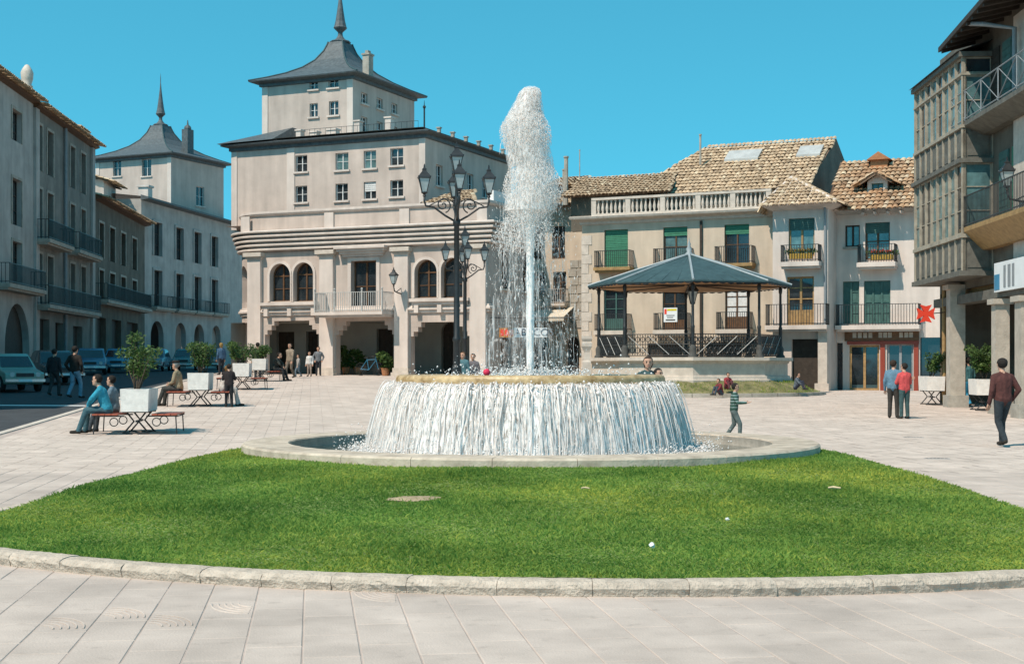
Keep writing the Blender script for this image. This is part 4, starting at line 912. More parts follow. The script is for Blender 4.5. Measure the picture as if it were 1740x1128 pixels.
# ================================================================ houses on the left, in shade
LANG = math.atan2(1, -0.075)
def row_house(name, label, px0, pxa, pxb, y0, top_py, top_px, wm, rows, cols, arches_=(), eave=0.32, depth=9.0, slabs=(), group=None, roof_h=2.2, ground_doors=()):
    """facade along the left row from pixel pxa to pxb; rows [(pytop, pybot)] measured at pixel top_px"""
    B = Bld(name, label, 'building', px0, y0, LANG, group=group); f_ = B.front(); ua, ub = B.u(pxa) if pxa is not None else -34.0, B.u(pxb)
    um = B.u(top_px); zt = B.z(top_py, um) - 0.22; ops = []
    for (r0, r1) in rows:
        for (c0, c1) in cols: ops.append((B.u(c0), B.u(c1), B.z(r1, um), B.z(r0, um), False))
    aops = [(B.u(a), B.u(b), -0.3, B.z(py, um), True) for (a, b, py) in arches_]; dops = [(B.u(a), B.u(b), -0.3, B.z(py, um), False) for (a, b, py) in ground_doors]
    mb = MB(); wall(mb, f_, ua, ub, -0.8, zt, ops + aops + dops, 0.35)
    mb.quad((ua, 0, -0.8), (ua, depth, -0.8), (ua, depth, zt), (ua, 0, zt)); mb.quad((ub, 0, -0.8), (ub, depth, -0.8), (ub, depth, zt), (ub, 0, zt)); mb.quad((ua, depth, -0.8), (ub, depth, -0.8), (ub, depth, zt), (ua, depth, zt))
    mb.build('wall', wm, B.e)
    for o_ in ops: window(B.e, f_, o_, 0.25, 2, 3, DARKWOOD, GLASS, 0.07, surround=(STONE_D, 0.14, 0.05))
    for o_ in aops + dops:
        mb = MB(); a, b, z0, z1, _ = o_; mb.pbox(f_, a - 0.05, b + 0.05, -0.5, z1 + 0.05, -0.45, -0.34); mb.build('door', DARKWOOD, B.e)
    mb = MB(); mb.sweep([(ub, 0.0), (ua, 0.0)], [(0.0, zt - 0.25), (0.2, zt - 0.2), (0.25, zt - 0.05), (eave, zt + 0.02), (eave + 0.03, zt + 0.12), (0, zt + 0.3)]) if False else mb.hexa([(ua - 0.1, 0, zt - 0.1), (ub + 0.1, 0, zt - 0.1), (ub + 0.1, -eave, zt + 0.0), (ua - 0.1, -eave, zt + 0.0), (ua - 0.1, 0, zt + 0.25), (ub + 0.1, 0, zt + 0.25), (ub + 0.1, -eave, zt + 0.10), (ua - 0.1, -eave, zt + 0.10)])
    mb.build('eave', BROWNWOOD, B.e)
    tiles('roof_tiles', B.e, [[(ua, -eave + 0.12, zt + 0.12), (ub, -eave + 0.12, zt + 0.12), (ub, depth * 0.5, zt + 0.6 * roof_h), (ua, depth * 0.5, zt + 0.6 * roof_h)]], TILE, 0.26, 0.5)
    for (a, b, py, h_) in slabs: balcony(B.e, f_, B.u(a), B.u(b), B.z(py, um), 0.8, h_, 0.2, STONE_D, IRON, 0.16)
    return B, zt
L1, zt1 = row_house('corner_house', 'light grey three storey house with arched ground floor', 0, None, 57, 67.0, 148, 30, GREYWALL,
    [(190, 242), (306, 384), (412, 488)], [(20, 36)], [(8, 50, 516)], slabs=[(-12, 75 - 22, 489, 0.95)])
for k in range(3):                                                   # the same house going on to the left, out of frame
    uu = L1.u(28) - 5.0 * (k + 1)
    for (r0, r1) in ((190, 242), (306, 384)):
        um = L1.u(30); o_ = (uu - 0.6, uu + 0.6, L1.z(r1, um), L1.z(r0, um), False)
        mb = MB(); mb.pbox(L1.front(), o_[0], o_[1], o_[2], o_[3], 0.004, 0.05); mb.build('shutter', GREENSHUT, L1.e)
mb = MB(); x = L1.u(46, 0.9); zt1 = L1.z(166, x, 0.9) - 0.5; mb.lathe([(0.22, 0), (0.22, 0.35), (0.14, 0.4), (0.28, 0.5), (0.30, 0.6), (0.22, 0.7), (0.30, 0.95), (0.33, 1.3), (0.25, 1.5), (0.10, 1.72), (0.005, 1.76)], (x, 0.9, zt1 + 0.5), 10); mb.build('stone_finial', STONE, L1.e, True)
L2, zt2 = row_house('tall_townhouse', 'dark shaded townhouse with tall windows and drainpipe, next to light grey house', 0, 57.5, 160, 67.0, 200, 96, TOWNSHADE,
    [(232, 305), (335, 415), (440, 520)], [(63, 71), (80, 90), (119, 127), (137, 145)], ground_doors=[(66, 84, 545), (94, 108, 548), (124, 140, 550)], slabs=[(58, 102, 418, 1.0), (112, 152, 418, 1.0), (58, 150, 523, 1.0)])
mb = MB(); x = L2.u(108); mb.tube([(x, -0.12, 0), (x, -0.12, zt2 - 0.1)], 0.09, 8); mb.build('drainpipe', GREYMETAL, L2.e)
for px in (60, 156):
    mb = MB(); x = L2.u(px); mb.pbox(L2.front(), x - 0.35, x + 0.35, -0.5, zt2 - 0.1, 0.003, 0.14); mb.build('pilaster', GREYWALL, L2.e)
mb = MB(); x = L2.u(112, 1.5); mb.box(x - 1.2, x + 1.2, 0.9, 2.4, zt2, zt2 + 1.0); mb.build('roof_dormer', GREYWALL, L2.e)
tiles('dormer_tiles', L2.e, [[(x - 1.3, 0.7, zt2 + 1.0), (x + 1.3, 0.7, zt2 + 1.0), (x + 1.3, 2.4, zt2 + 1.4), (x - 1.3, 2.4, zt2 + 1.4)]], TILE)
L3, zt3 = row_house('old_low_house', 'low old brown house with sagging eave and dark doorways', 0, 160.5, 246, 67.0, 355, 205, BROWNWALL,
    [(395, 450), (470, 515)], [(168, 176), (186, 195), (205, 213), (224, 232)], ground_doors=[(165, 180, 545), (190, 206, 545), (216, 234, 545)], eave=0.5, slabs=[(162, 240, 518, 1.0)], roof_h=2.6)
mb = MB(); x = L3.u(170, 3); mb.box(x - 1.6, x + 2.6, 2.4, 5.5, zt3 + 0.5, zt3 + 3.0); mb.build('attic_wall', STUCCO_W, L3.e)
tiles('attic_tiles', L3.e, [[(x - 1.9, 2.0, zt3 + 2.9), (x + 2.9, 2.0, zt3 + 2.9), (x + 2.9, 5.5, zt3 + 3.9), (x - 1.9, 5.5, zt3 + 3.9)]], TILE)
# palace with arches across the far corner, and its tower
LP = Bld('arcaded_palace', 'bluish shaded palace with tall windows, ground arches and capped tower', 'building', 245, 104.0, math.atan2(1, 0.164))
fp = LP.front(); pa, pb = LP.u(240), LP.u(414); um = LP.u(320); zt = LP.z(360, um)
ops = []
for (c0, c1) in ((261, 274), (298, 311), (329, 341), (358, 370)):
    uu0, uu1 = LP.u(c0), LP.u(c1); uc = 0.5 * (uu0 + uu1)
    for (za, zb_) in ((4.7, 7.4), (8.5, 11.0)): ops.append((uc - 0.75, uc + 0.75, za, zb_, False))
aops = [(LP.u(a), LP.u(b), -0.4, 3.6, True) for (a, b) in ((256, 278), (298, 316), (330, 347), (360, 375))]
mb = MB(); wall(mb, fp, pa, pb, -0.8, zt, ops + aops, 0.4); mb.quad((pb, 0, -0.8), (pb, 8, -0.8), (pb, 8, zt), (pb, 0, zt)); mb.quad((pa, 0, -0.8), (pa, 8, -0.8), (pa, 8, zt), (pa, 0, zt)); mb.build('wall', GREYWALL, LP.e)
for o_ in ops: window(LP.e, fp, o_, 0.25, 2, 3, DARKWOOD, GLASS, 0.08, surround=(GREYWALL, 0.18, 0.08))
for (c0, c1) in ((252, 285), (290, 320), (322, 350), (352, 378)): balcony(LP.e, fp, LP.u(c0), LP.u(c1), 4.6, 0.7, 0.9, 0.18, STONE_D, IRON, 0.2)
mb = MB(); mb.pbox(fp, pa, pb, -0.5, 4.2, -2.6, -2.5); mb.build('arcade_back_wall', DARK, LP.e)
mb = MB(); mb.hexa([(pa - 0.1, 0, zt - 0.1), (pb + 0.6, 0, zt - 0.1), (pb + 0.6, -0.6, zt), (pa - 0.1, -0.6, zt), (pa - 0.1, 0, zt + 0.3), (pb + 0.6, 0, zt + 0.3), (pb + 0.6, -0.6, zt + 0.12), (pa - 0.1, -0.6, zt + 0.12)]); mb.build('eave', SLATE, LP.e)
mb = MB(); mb.quad((pa, -0.6, zt + 0.13), (pb + 0.6, -0.6, zt + 0.13), (pb + 0.6, 5, zt + 0.75), (pa, 5, zt + 0.75)); mb.build('roof', SLATE, LP.e)
mb = MB(); x = LP.u(247, 2); mb.box(x - 0.4, x + 0.4, 1.6, 2.4, zt, zt + 1.5); mb.box(x - 0.5, x + 0.5, 1.5, 2.5, zt + 1.5, zt + 1.65); mb.build('chimney', STUCCO_W, LP.e)
TW2 = Bld('corner_tower', 'square pale tower with slate cap and spire behind the arcaded palace', 'tower', 291, 114.0, R(-25)); w0 = TW2.u(163); zt2_ = TW2.z(262, 0); d2 = min(9, max(6, TW2.vv(380, 0)))
tfo = [(TW2.u(a), TW2.u(b), TW2.z(300, TW2.u(a)), TW2.z(271, TW2.u(a)), False) for a, b in ((192, 206), (241, 257))] + [(TW2.u(242), TW2.u(257), TW2.z(340, TW2.u(250)), TW2.z(322, TW2.u(250)), False)]
cap_tower(TW2, TW2.e, w0, 0.0, 0.0, d2, 0.0, zt2_, tfo, [(3.2, 4.3, zt2_ - 3.8, zt2_ - 2.2, False)], True, 1.12)
mb = MB(); x, y = -0.8, d2 * 0.45; mb.box(x - 0.3, x + 0.3, y - 0.4, y + 0.4, zt2_ + 0.3, zt2_ + 2.5); mb.ball((x, y, zt2_ + 2.6), 0.3); mb.tube([(x, y, zt2_ + 2.6), (x, y, zt2_ + 3.3)], [0.12, 0.03]); mb.build('chimney', SLATE, TW2.e)
# ================================================================ houses across the far right side
HANG = R(-25)
R1 = Bld('cream_house', 'cream house with roof balustrade, green blinds and iron balconies', 'building', 1310, 70.0, HANG)
e1 = R1.e; f1 = R1.front(); r0, r1 = R1.u(989), R1.u(1313); zc1 = lambda py, px=1150, v=0: R1.z(py, R1.u(px, v), v)
def opz(B, a, b, z0, z1): return (B.u(a), B.u(b), z0, z1, False)
Z2a, Z2b, Z1a, Z1b, ZC = zc1(452, 1145), zc1(386, 1145), zc1(561, 1145), zc1(489, 1145), zc1(364, 1150)
up = [opz(R1, a, b, Z2a, Z2b) for a, b in ((1027, 1067), (1127, 1168), (1231, 1273))]
lo = [opz(R1, a, b, Z1a, Z1b) for a, b in ((1026, 1065), (1126, 1165), (1232, 1270))]
gd = [opz(R1, a, b, -0.3, 2.35) for a, b in ((1030, 1062), (1100, 1160), (1200, 1260))]
mb = MB(); wall(mb, f1, r0, r1, -0.6, ZC, up + lo + gd, 0.3); wall(mb, R1.left(r0), 0, 8, -0.6, ZC); mb.quad((r1, 0, -0.6), (r1, 8, -0.6), (r1, 8, ZC), (r1, 0, ZC)); mb.build('wall', CREAM, e1)
window(e1, f1, up[0], 0.18, 2, 2, BROWNWOOD, GLASS, blind=(0.97, GREENBLIND)); window(e1, f1, up[1], 0.18, 2, 2, BROWNWOOD, GLASSBLUE, blind=(0.22, GREENBLIND)); window(e1, f1, up[2], 0.18, 2, 2, BROWNWOOD, GLASS, blind=(0.24, GREENBLIND))
window(e1, f1, lo[0], 0.18, 2, 3, GREENSHUT, GLASS, base=0.3); window(e1, f1, lo[1], 0.18, 2, 2, BROWNWOOD, GLASS, base=0.25); window(e1, f1, lo[2], 0.18, 2, 3, BROWNWOOD, CURTAIN, base=0.3)
for o_ in gd:
    mb = MB(); mb.pbox(f1, o_[0], o_[1], -0.3, 2.35, -0.3, -0.24); mb.build('shop_door', DARKWOOD, e1)
for o_ in up: balcony(e1, f1, o_[0] - 0.35, o_[1] + 0.35, Z2a, 0.7, 0.85, 0.16, OCHREWOOD, IRON, 0.11)
for o_ in lo: balcony(e1, f1, o_[0] - 0.3, o_[1] + 0.3, Z1a, 0.7, 0.85, 0.2, STONE, IRON, 0.11)
mb = MB(); mb.sweep([(r1, 4), (r1, 0), (r0, 0), (r0, 4)], [(0.002, ZC - 0.35), (0.08, ZC - 0.33), (0.12, ZC - 0.2), (0.5, ZC - 0.08), (0.55, ZC + 0.03), (0.5, ZC + 0.06), (-0.3, ZC + 0.06)]); mb.build('cornice', STONE, e1)
mb = MB(); mb.pbox(f1, R1.u(1192) - 0.06, R1.u(1192) + 0.06, 0.2, ZC - 0.4, 0.02, 0.12); mb.build('drainpipe', DARKWOOD, e1)
for i in range(16):                                        # quoins on the left corner
    w_ = 0.55 if i % 2 else 0.38; mb = MB(); z0 = 0.02 + i * 0.5; mb.pbox(f1, r0 - 0.02, r0 + w_, z0, z0 + 0.48, 0.003, 0.03 + random.uniform(0, 0.012)); mb.build('quoin_stone', STONE, e1)
# balustrade
zb0 = ZC + 0.06; bh = R1.z(322, R1.u(1305)) - zb0; bh = min(1.15, max(0.85, bh)); bd = -0.15; bf = R1.front(bd)
bp_ = [R1.u(px, bd) for px in (1010, 1068, 1127, 1187, 1246, 1307)]
mb = MB(); mb.pbox(bf, bp_[0] - 0.12, bp_[-1] + 0.12, zb0, zb0 + 0.12, -0.13, 0.13); bal_ = mb.build('balustrade', STONE, e1)
mb = MB(); mb.pbox(bf, bp_[0] - 0.12, bp_[-1] + 0.12, zb0 + bh - 0.12, zb0 + bh, -0.14, 0.14); mb.build('handrail', STONE, bal_)
for x in bp_: mb = MB(); mb.pbox(bf, x - 0.13, x + 0.13, zb0 + 0.12, zb0 + bh - 0.12, -0.12, 0.12); mb.build('pedestal', STONE, bal_)
proto = MB(); hb = bh - 0.24; proto.lathe([(0.07, 0), (0.07, 0.05 * hb), (0.04, 0.12 * hb), (0.085, 0.32 * hb), (0.08, 0.45 * hb), (0.04, 0.72 * hb), (0.035, 0.82 * hb), (0.065, 0.92 * hb), (0.065, hb)], n=8); pb_ = None
for i in range(5):
    for k in range(7):
        x = bp_[i] + (bp_[i + 1] - bp_[i]) * (k + 1) / 8
        if pb_ is None: pb_ = proto.build('baluster', STONE, bal_, True); o = pb_
        else: o = lk(pb_, 'baluster', bal_)
        o.location = (x, bd, zb0 + 0.12)
# tiled roofs behind the balustrade
mb = MB(); mb.quad((r0, 0.2, ZC + 0.04), (r1, 0.2, ZC + 0.04), (r1, 8, ZC + 0.04), (r0, 8, ZC + 0.04)); mb.build('terrace', STONE_D, e1)
def P1(px, py, v): u_ = R1.u(px, v); return (u_, v, R1.z(py, u_, v))
VE = 2.6; A_, B_, C_, D_ = P1(1064, 331, VE), P1(1375, 314, VE), P1(1421, 236, VE + 5.0), P1(1203, 250, VE + 5.0)
zA = 0.5 * (A_[2] + B_[2]); A_ = (A_[0], A_[1], zA); B_ = (B_[0], B_[1], zA); zR = 0.5 * (C_[2] + D_[2]); C_ = (C_[0], C_[1], zR); D_ = (D_[0], D_[1], zR)
Ab = (A_[0] - 0.4, VE + 7.5, zA)
E_, G_l, H_l = P1(958, 333, 1.2), P1(984, 308, 4.6), P1(1150, 290, 4.6)
zB = 0.5 * (G_l[2] + H_l[2]); E2 = (R1.u(1140, 1.2), 1.2, E_[2]); G_l = (G_l[0], 4.6, zB); H_l = (H_l[0], 4.6, zB)
tiles('roof_tiles', e1, [[A_, B_, C_, D_], [Ab, A_, D_], [E_, E2, H_l, G_l]], TILE)
mb = MB(); mb.add([B_, C_, (C_[0] + 0.5, C_[1] + 4.0, zA), (B_[0], B_[1], zA - 1.0), (C_[0] + 0.5, C_[1] + 4, zA - 1.0)], [(0, 1, 2), (0, 2, 4, 3)]); mb.build('gable_wall', BROWNWALL, e1)
mb = MB(); mb.box(A_[0], B_[0], VE + 0.05, VE + 0.25, ZC, zA); mb.build('attic_wall', BROWNWALL, e1)
mb = MB(); mb.box(E_[0] + 0.3, A_[0] + 1.5, 1.5, 1.8, ZC - 0.5, E_[2]); mb.build('attic_wall', BROWNWALL, e1)
for (px0, px1, py0, py1) in ((1233, 1290, 262, 275), (1355, 1395, 260, 272)):   # roof lights
    mb = MB(); t0_ = (0.55, 0.75); sxa = Vector(A_); ez = Vector((0, 5.0, zR - zA))
    u0, u1 = R1.u(px0, VE + 3.2), R1.u(px1, VE + 3.2)
    q = [(u, VE + 5.0 * t, zA + (zR - zA) * t + 0.22) for (u, t) in ((u0, 0.58), (u1, 0.58), (u1, 0.78), (u0, 0.78))]
    mb.add(q + [(a, b, c - 0.3) for a, b, c in q], [(0, 1, 2, 3), (0, 1, 5, 4), (1, 2, 6, 5), (2, 3, 7, 6), (3, 0, 4, 7)]); mb.build('roof_light', mat('roof_light_sheet', (0.42, 0.42, 0.40), rough=0.4, var=0.15), e1)
for (px, v, h_, r_) in ((962, 3.0, 2.0, 0.12), (958, 3.2, 1.3, 0.08), (985, 4.0, 2.4, 0.03), (1190, 5.0, 1.0, 0.06)):
    u_ = R1.u(px, v); zb_ = R1.z(330 if px < 1000 else 262, u_, v); mb = MB(); mb.tube([(u_, v, zb_ - 0.6), (u_, v, zb_ + h_)], r_, 8); mb.tube([(u_, v, zb_ + h_), (u_, v, zb_ + h_ + 0.08)], r_ * 1.3, 8); mb.build('flue', STONE_D, e1)
# poster hung from the middle balcony
ps = thing('poster', 'white poster with yellow and red print hung on the middle balcony', 'poster', e1.location, HANG); pz0, pz1 = zc1(548, 1140), zc1(524, 1140); pu0, pu1 = R1.u(1128, -0.75), R1.u(1151, -0.75); pf = R1.front(-0.75)
mb = MB(); mb.pbox(pf, pu0, pu1, pz0, pz1, 0, 0.02); mb.build('board', SIGNWHITE, ps)
ph = pz1 - pz0; pwd = pu1 - pu0
for (a, b, c, d, m_) in ((0.25, 0.95, 0.78, 0.92, mat('poster_yellow', (0.62, 0.5, 0.02))), (0.05, 0.22, 0.55, 0.92, SIGNRED), (0.2, 0.8, 0.42, 0.5, GREYMETAL), (0.25, 0.7, 0.28, 0.36, GREYMETAL), (0.15, 0.85, 0.1, 0.18, DARK)):
    mb = MB(); mb.pbox(pf, pu0 + a * pwd, pu0 + b * pwd, pz0 + c * ph, pz0 + d * ph, 0.021, 0.025); mb.build('print', m_, ps)

# ---- white house that juts forward, and the recessed white house beside it
R2 = Bld('white_bay_house', 'narrow white house jutting forward with hipped tile roof', 'building', 1313, 68.6, HANG)
e2 = R2.e; f2 = R2.front(); a0, a1 = 0.0, R2.u(1407); Z = lambda py, px=1360: R2.z(py, R2.u(px))
ZE2 = Z(349); up = (R2.u(1340), R2.u(1384), Z(436), Z(371), False); lo = (R2.u(1337), R2.u(1383), Z(553), Z(470), False); gd = (R2.u(1345), R2.u(1392), -0.3, Z(576), False)
mb = MB(); wall(mb, f2, a0, a1, -0.6, ZE2, [up, lo, gd], 0.3); wall(mb, R2.right(a1), 0, 3.2, -0.6, ZE2); wall(mb, R2.left(a0), 0, 2.5, -0.6, ZE2); mb.build('wall', STUCCO_W, e2)
window(e2, f2, up, 0.18, 2, 1, OCHREWOOD, GLASSBLUE, 0.08, blind=(0.3, GREENSHUT)); window(e2, f2, lo, 0.18, 2, 3, OCHREWOOD, GLASS, 0.09, base=0.32, panelm=OCHREWOOD)
mb = MB(); mb.pbox(f2, gd[0], gd[1], -0.3, gd[3], -0.29, -0.22); mb.build('shop_door', DARKWOOD, e2)
balcony(e2, f2, R2.u(1331), R2.u(1397), Z(446), 0.7, 0.8, 0.22, STUCCO_W, IRON, 0.12)
mb = MB(); mb.sweep([(a1, 3), (a1, 0), (a0, 0), (a0, 3)], [(0.002, ZE2 - 0.22), (0.12, ZE2 - 0.18), (0.42, ZE2 - 0.03), (0.45, ZE2 + 0.05), (0, ZE2 + 0.1)]); mb.build('cornice', STUCCO_W, e2)
pk = (R2.u(1345, 2.6), 2.6, R2.z(302, R2.u(1345, 2.6), 2.6)); q0, q1 = (a0 - 0.4, -0.45, ZE2 + 0.08), (a1 + 0.45, -0.45, ZE2 + 0.08); q2 = (a1 + 0.45, 4.5, ZE2 + 0.08); pk2 = (pk[0], 5.5, pk[2])
tiles('roof_tiles', e2, [[q0, q1, pk], [q1, q2, pk2, pk], [(a0 - 0.4, 4.5, ZE2 + 0.08), q0, pk, pk2]], TILE, base=WHITEPAINT)
mb = MB(); mb.tube([q1, pk], 0.09, 6); mb.tube([q0, pk], 0.09, 6); mb.tube([pk, pk2], 0.09, 6); mb.build('hip_mortar', STUCCO_W, e2)
mb = MB(); mb.tube([(a1 - 0.12, -0.1, 0.2), (a1 - 0.12, -0.1, ZE2)], 0.06, 8); mb.build('drainpipe', GREYMETAL, e2)
mb = MB(); mb.pbox(f2, a1 - 0.42, a1 + 0.02, 0.2, Z(556), 0.003, 0.3); mb.pbox(f2, a1 - 0.55, a1 + 0.12, -0.5, 0.35, 0.003, 0.42); mb.build('stone_pier', STONE, e2)
VR = 1.9
R3 = R2.share('white_house', 'recessed white house with dormer, shutters and red framed shopfront', 'building'); e3 = R3.e; f3 = R3.front(VR); b0, b1 = a1 + 0.02, R2.u(1640, VR); Z3 = lambda py, px=1490: R3.z(py, R3.u(px, VR), VR)
ZE3 = Z3(356); O3 = lambda a, b, y0, y1: (R3.u(a, VR), R3.u(b, VR), Z3(y1), Z3(y0), False)
ops = [O3(1436, 1461, 381, 418), O3(1470, 1512, 378, 441), O3(1432, 1460, 477, 549), O3(1468, 1513, 477, 549)]
zs = Z3(579); gops3 = [O3(1412, 1432, 582, 700), O3(1443, 1494, 586, 700), O3(1507, 1552, 584, 700), O3(1563, 1600, 574, 700)]
gops3 = [(a, b, -0.35, z1, False) for a, b, z0, z1, _ in gops3]
mb = MB(); wall(mb, f3, b0, b1, -0.6, ZE3, ops + gops3, 0.3); mb.build('wall', STUCCO_W, e3)
window(e3, f3, ops[0], 0.15, 2, 1, DARKWOOD, GLASSBLUE, 0.07, sill=STONE_D); window(e3, f3, ops[1], 0.18, 2, 2, BROWNWOOD, GLASSBLUE, 0.08, blind=(0.28, GREENSHUT)); window(e3, f3, ops[2], 0.12, 2, 4, GREENSHUT, GREENSHUT, 0.07, name='shutter_window'); window(e3, f3, ops[3], 0.12, 3, 4, GREENSHUT, GREENSHUT, 0.07, name='shutter_window')
balcony(e3, f3, R3.u(1461, VR), R3.u(1526, VR), Z3(447), 0.8, 0.85, 0.22, STUCCO_W, IRON, 0.12)
balcony(e3, f3, b0 + 0.05, R3.u(1566, VR), Z3(553), 0.7, 1.0, 0.2, STUCCO_W, IRON, 0.13)
balcony(e2, f2, R2.u(1306), a1 + 0.1, Z(553), 0.75, 1.0, 0.2, STUCCO_W, IRON, 0.13)
for k, (a, b, z0, z1, _) in enumerate(gops3):
    if k == 0 or k == 3:
        mb = MB(); mb.pbox(f3, a, b, z0, z1, -0.3, -0.25); mb.build('shop_window', GLASS, e3)
    else: window(e3, f3, (a, b, z0 + 0.35, z1, False), 0.15, 2, 1, OCHREWOOD if k == 1 else GREYMETAL, GLASS, 0.1, name='shop_door', base=0.12, panelm=LEAD)
for (a, b) in ((1496, 1504), (1553, 1561)):
    mb = MB(); mb.pbox(f3, R3.u(a, VR), R3.u(b, VR), -0.2, zs, 0.003, 0.08); mb.build('red_panel', SHOPRED, e3)
mb = MB(); mb.pbox(f3, R3.u(1436, VR), R3.u(1562, VR), Z3(579), Z3(560), 0.003, 0.14); sg = mb.build('shop_fascia', BROWNWOOD, e3)
mb = MB(); mb.pbox(f3, R3.u(1440, VR), R3.u(1562, VR), Z3(585), Z3(579.5), 0.003, 0.1); mb.build('red_band', SHOPRED, e3)
for i, px in enumerate((1453, 1462, 1471, 1480, 1497, 1505, 1513, 1532, 1541, 1549)):    # worn raised letters, too blurred to read
    mb = MB(); x = R3.u(px, VR); mb.pbox(f3, x - 0.09, x + 0.09, Z3(574), Z3(565), 0.142, 0.16); mb.build('worn_letter', STONE_D, sg)
mb = MB(); mb.hexa([(b0, VR - 0.002, ZE3 - 0.2), (b1, VR - 0.002, ZE3 - 0.2), (b1, VR - 0.55, ZE3 - 0.05), (b0, VR - 0.55, ZE3 - 0.05), (b0, VR - 0.002, ZE3 + 0.1), (b1, VR - 0.002, ZE3 + 0.1), (b1, VR - 0.55, ZE3 + 0.03), (b0, VR - 0.55, ZE3 + 0.03)]); mb.build('eave', GREYWALL, e3)
for px in (1470, 1490, 1512, 1534): mb = MB(); x = R3.u(px, VR); mb.pbox(f3, x - 0.06, x + 0.06, ZE3 - 0.28, ZE3 - 0.16, 0.0, 0.6); mb.build('rafter_end', STUCCO_W, e3)
rv = VR + 4.6; zr3 = R3.z(271, R3.u(1500, rv), rv); ta = (R3.u(1400, rv), rv, zr3)
tiles('roof_tiles', e3, [[(b0 - 0.3, VR - 0.6, ZE3 + 0.08), (b1, VR - 0.6, ZE3 + 0.08), (b1, rv, zr3), (R3.u(1428, rv), rv, zr3)], [(b0 - 0.3, VR - 0.6, ZE3 + 0.08), (R3.u(1428, rv), rv, zr3), (R3.u(1400, rv), rv, ZE3 + 0.6)]], TILER, 0.25, 0.45)
# dormer
dv = VR + 0.9; df = R3.front(dv); du0, du1 = R3.u(1474, dv), R3.u(1508, dv); zd = lambda py: R3.z(py, R3.u(1490, dv), dv); zdb, zdt = ZE3 + 0.5, zd(308)
mb = MB(); wall(mb, df, du0, du1, zdb - 0.6, zdt, [(du0 + 0.2, du1 - 0.2, zdb + 0.1, zdt - 0.1, False)], 0.15); wall(mb, R3.left(du0), dv, dv + 3.5, zdb - 0.6, zdt); wall(mb, R3.right(du1), dv, dv + 3.5, zdb - 0.6, zdt)
dm = 0.5 * (du0 + du1); zp = zd(296); mb.add([(du0, dv, zdt), (du1, dv, zdt), (dm, dv, zp)], [(0, 1, 2)]); dor = mb.build('dormer', STUCCO_W, e3)
window(e3, df, (du0 + 0.2, du1 - 0.2, zdb + 0.1, zdt - 0.1, False), 0.1, 2, 1, GREENSHUT, GLASS, 0.06, name='dormer_window')
tiles('dormer_tiles', e3, [[(du0 - 0.3, dv + 3.5, zdt - 0.05), (du0 - 0.3, dv - 0.35, zdt - 0.05), (dm, dv - 0.35, zp + 0.08), (dm, dv + 3.5, zp + 0.08)], [(du1 + 0.3, dv - 0.35, zdt - 0.05), (du1 + 0.3, dv + 3.5, zdt - 0.05), (dm, dv + 3.5, zp + 0.08), (dm, dv - 0.35, zp + 0.08)]], TILER, 0.2, 0.4)
cu = R3.u(1496, dv + 3.0); cz = R3.z(285, cu, dv + 3); mb = MB(); mb.box(cu - 0.42, cu + 0.42, dv + 2.6, dv + 3.4, cz - 1.0, cz + 0.35); mb.add([(cu - 0.6, dv + 2.4, cz + 0.35), (cu + 0.6, dv + 2.4, cz + 0.35), (cu + 0.6, dv + 3.6, cz + 0.35), (cu - 0.6, dv + 3.6, cz + 0.35), (cu, dv + 2.4, cz + 0.75), (cu, dv + 3.6, cz + 0.75)], [(0, 1, 4), (1, 2, 5, 4), (2, 3, 5), (3, 0, 4, 5), (0, 3, 2, 1)]); mb.build('chimney', CLAY, e3)
# flowers on the balconies
def flower_box(B, v, px0, px1, py, label, fm, n=260):
    u0, u1 = B.u(px0, v), B.u(px1, v); zb_ = B.z(py, 0.5 * (u0 + u1), v); t = thing('flower_box', label, 'flower box', B.e.location, B.e.rotation_euler.z)
    mb = MB(); mb.box(u0, u1, v - 0.12, v + 0.1, zb_, zb_ + 0.26); mb.build('trough', FLOWERY, t)
    foliage('leaves', t, [((u0 + (u1 - u0) * k / 3, v, zb_ + 0.34), (0.28, 0.16, 0.16)) for k in range(4)], n, 0.07)
    foliage('blossom', t, [((u0 + (u1 - u0) * (k + 0.5) / 3, v - 0.05, zb_ + 0.42), (0.22, 0.12, 0.10)) for k in range(3)], n // 3, 0.06, fm); return t
flower_box(R2, -0.45, 1342, 1380, 440, 'ochre flower trough on the upper balcony of the jutting white house', FLOWERY); flower_box(R3, VR - 0.55, 1480, 1518, 442, 'red flowers in a trough on the balcony under the dormer', FLOWERR)

# ---- stone house closing the gap behind the fountain
R0 = Bld('alley_house', 'small beige house with gridded stonework behind the water jet', 'building', 940, 83.0, HANG); e0 = R0.e; f0 = R0.front(); c0, c1 = R0.u(880), R0.u(992); Z0 = lambda py: R0.z(py, R0.u(945)); ZE0 = Z0(350)
ops = [(R0.u(a), R0.u(b), Z0(y1), Z0(y0), False) for a, b, y0, y1 in ((906, 926, 385, 440), (938, 960, 385, 440), (906, 926, 462, 500), (940, 962, 462, 515))]; gd = [(R0.u(905), R0.u(930), -0.3, 2.3, False), (R0.u(962), R0.u(984), -0.3, 2.6, True)]
mb = MB(); wall(mb, f0, c0, c1, -0.6, ZE0, ops + gd, 0.3); mb.quad((c0, 0, ZE0), (c1, 0, ZE0), (c1, 6, ZE0), (c0, 6, ZE0)); mb.build('wall', CREAM, e0)
for o_ in ops: window(e0, f0, o_, 0.18, 2, 3, BROWNWOOD, GLASS, 0.07)
for o_ in gd: mb = MB(); mb.pbox(f0, o_[0] - 0.05, o_[1] + 0.05, -0.3, o_[3], -0.5, -0.35); mb.build('doorway', DARKWOOD, e0)
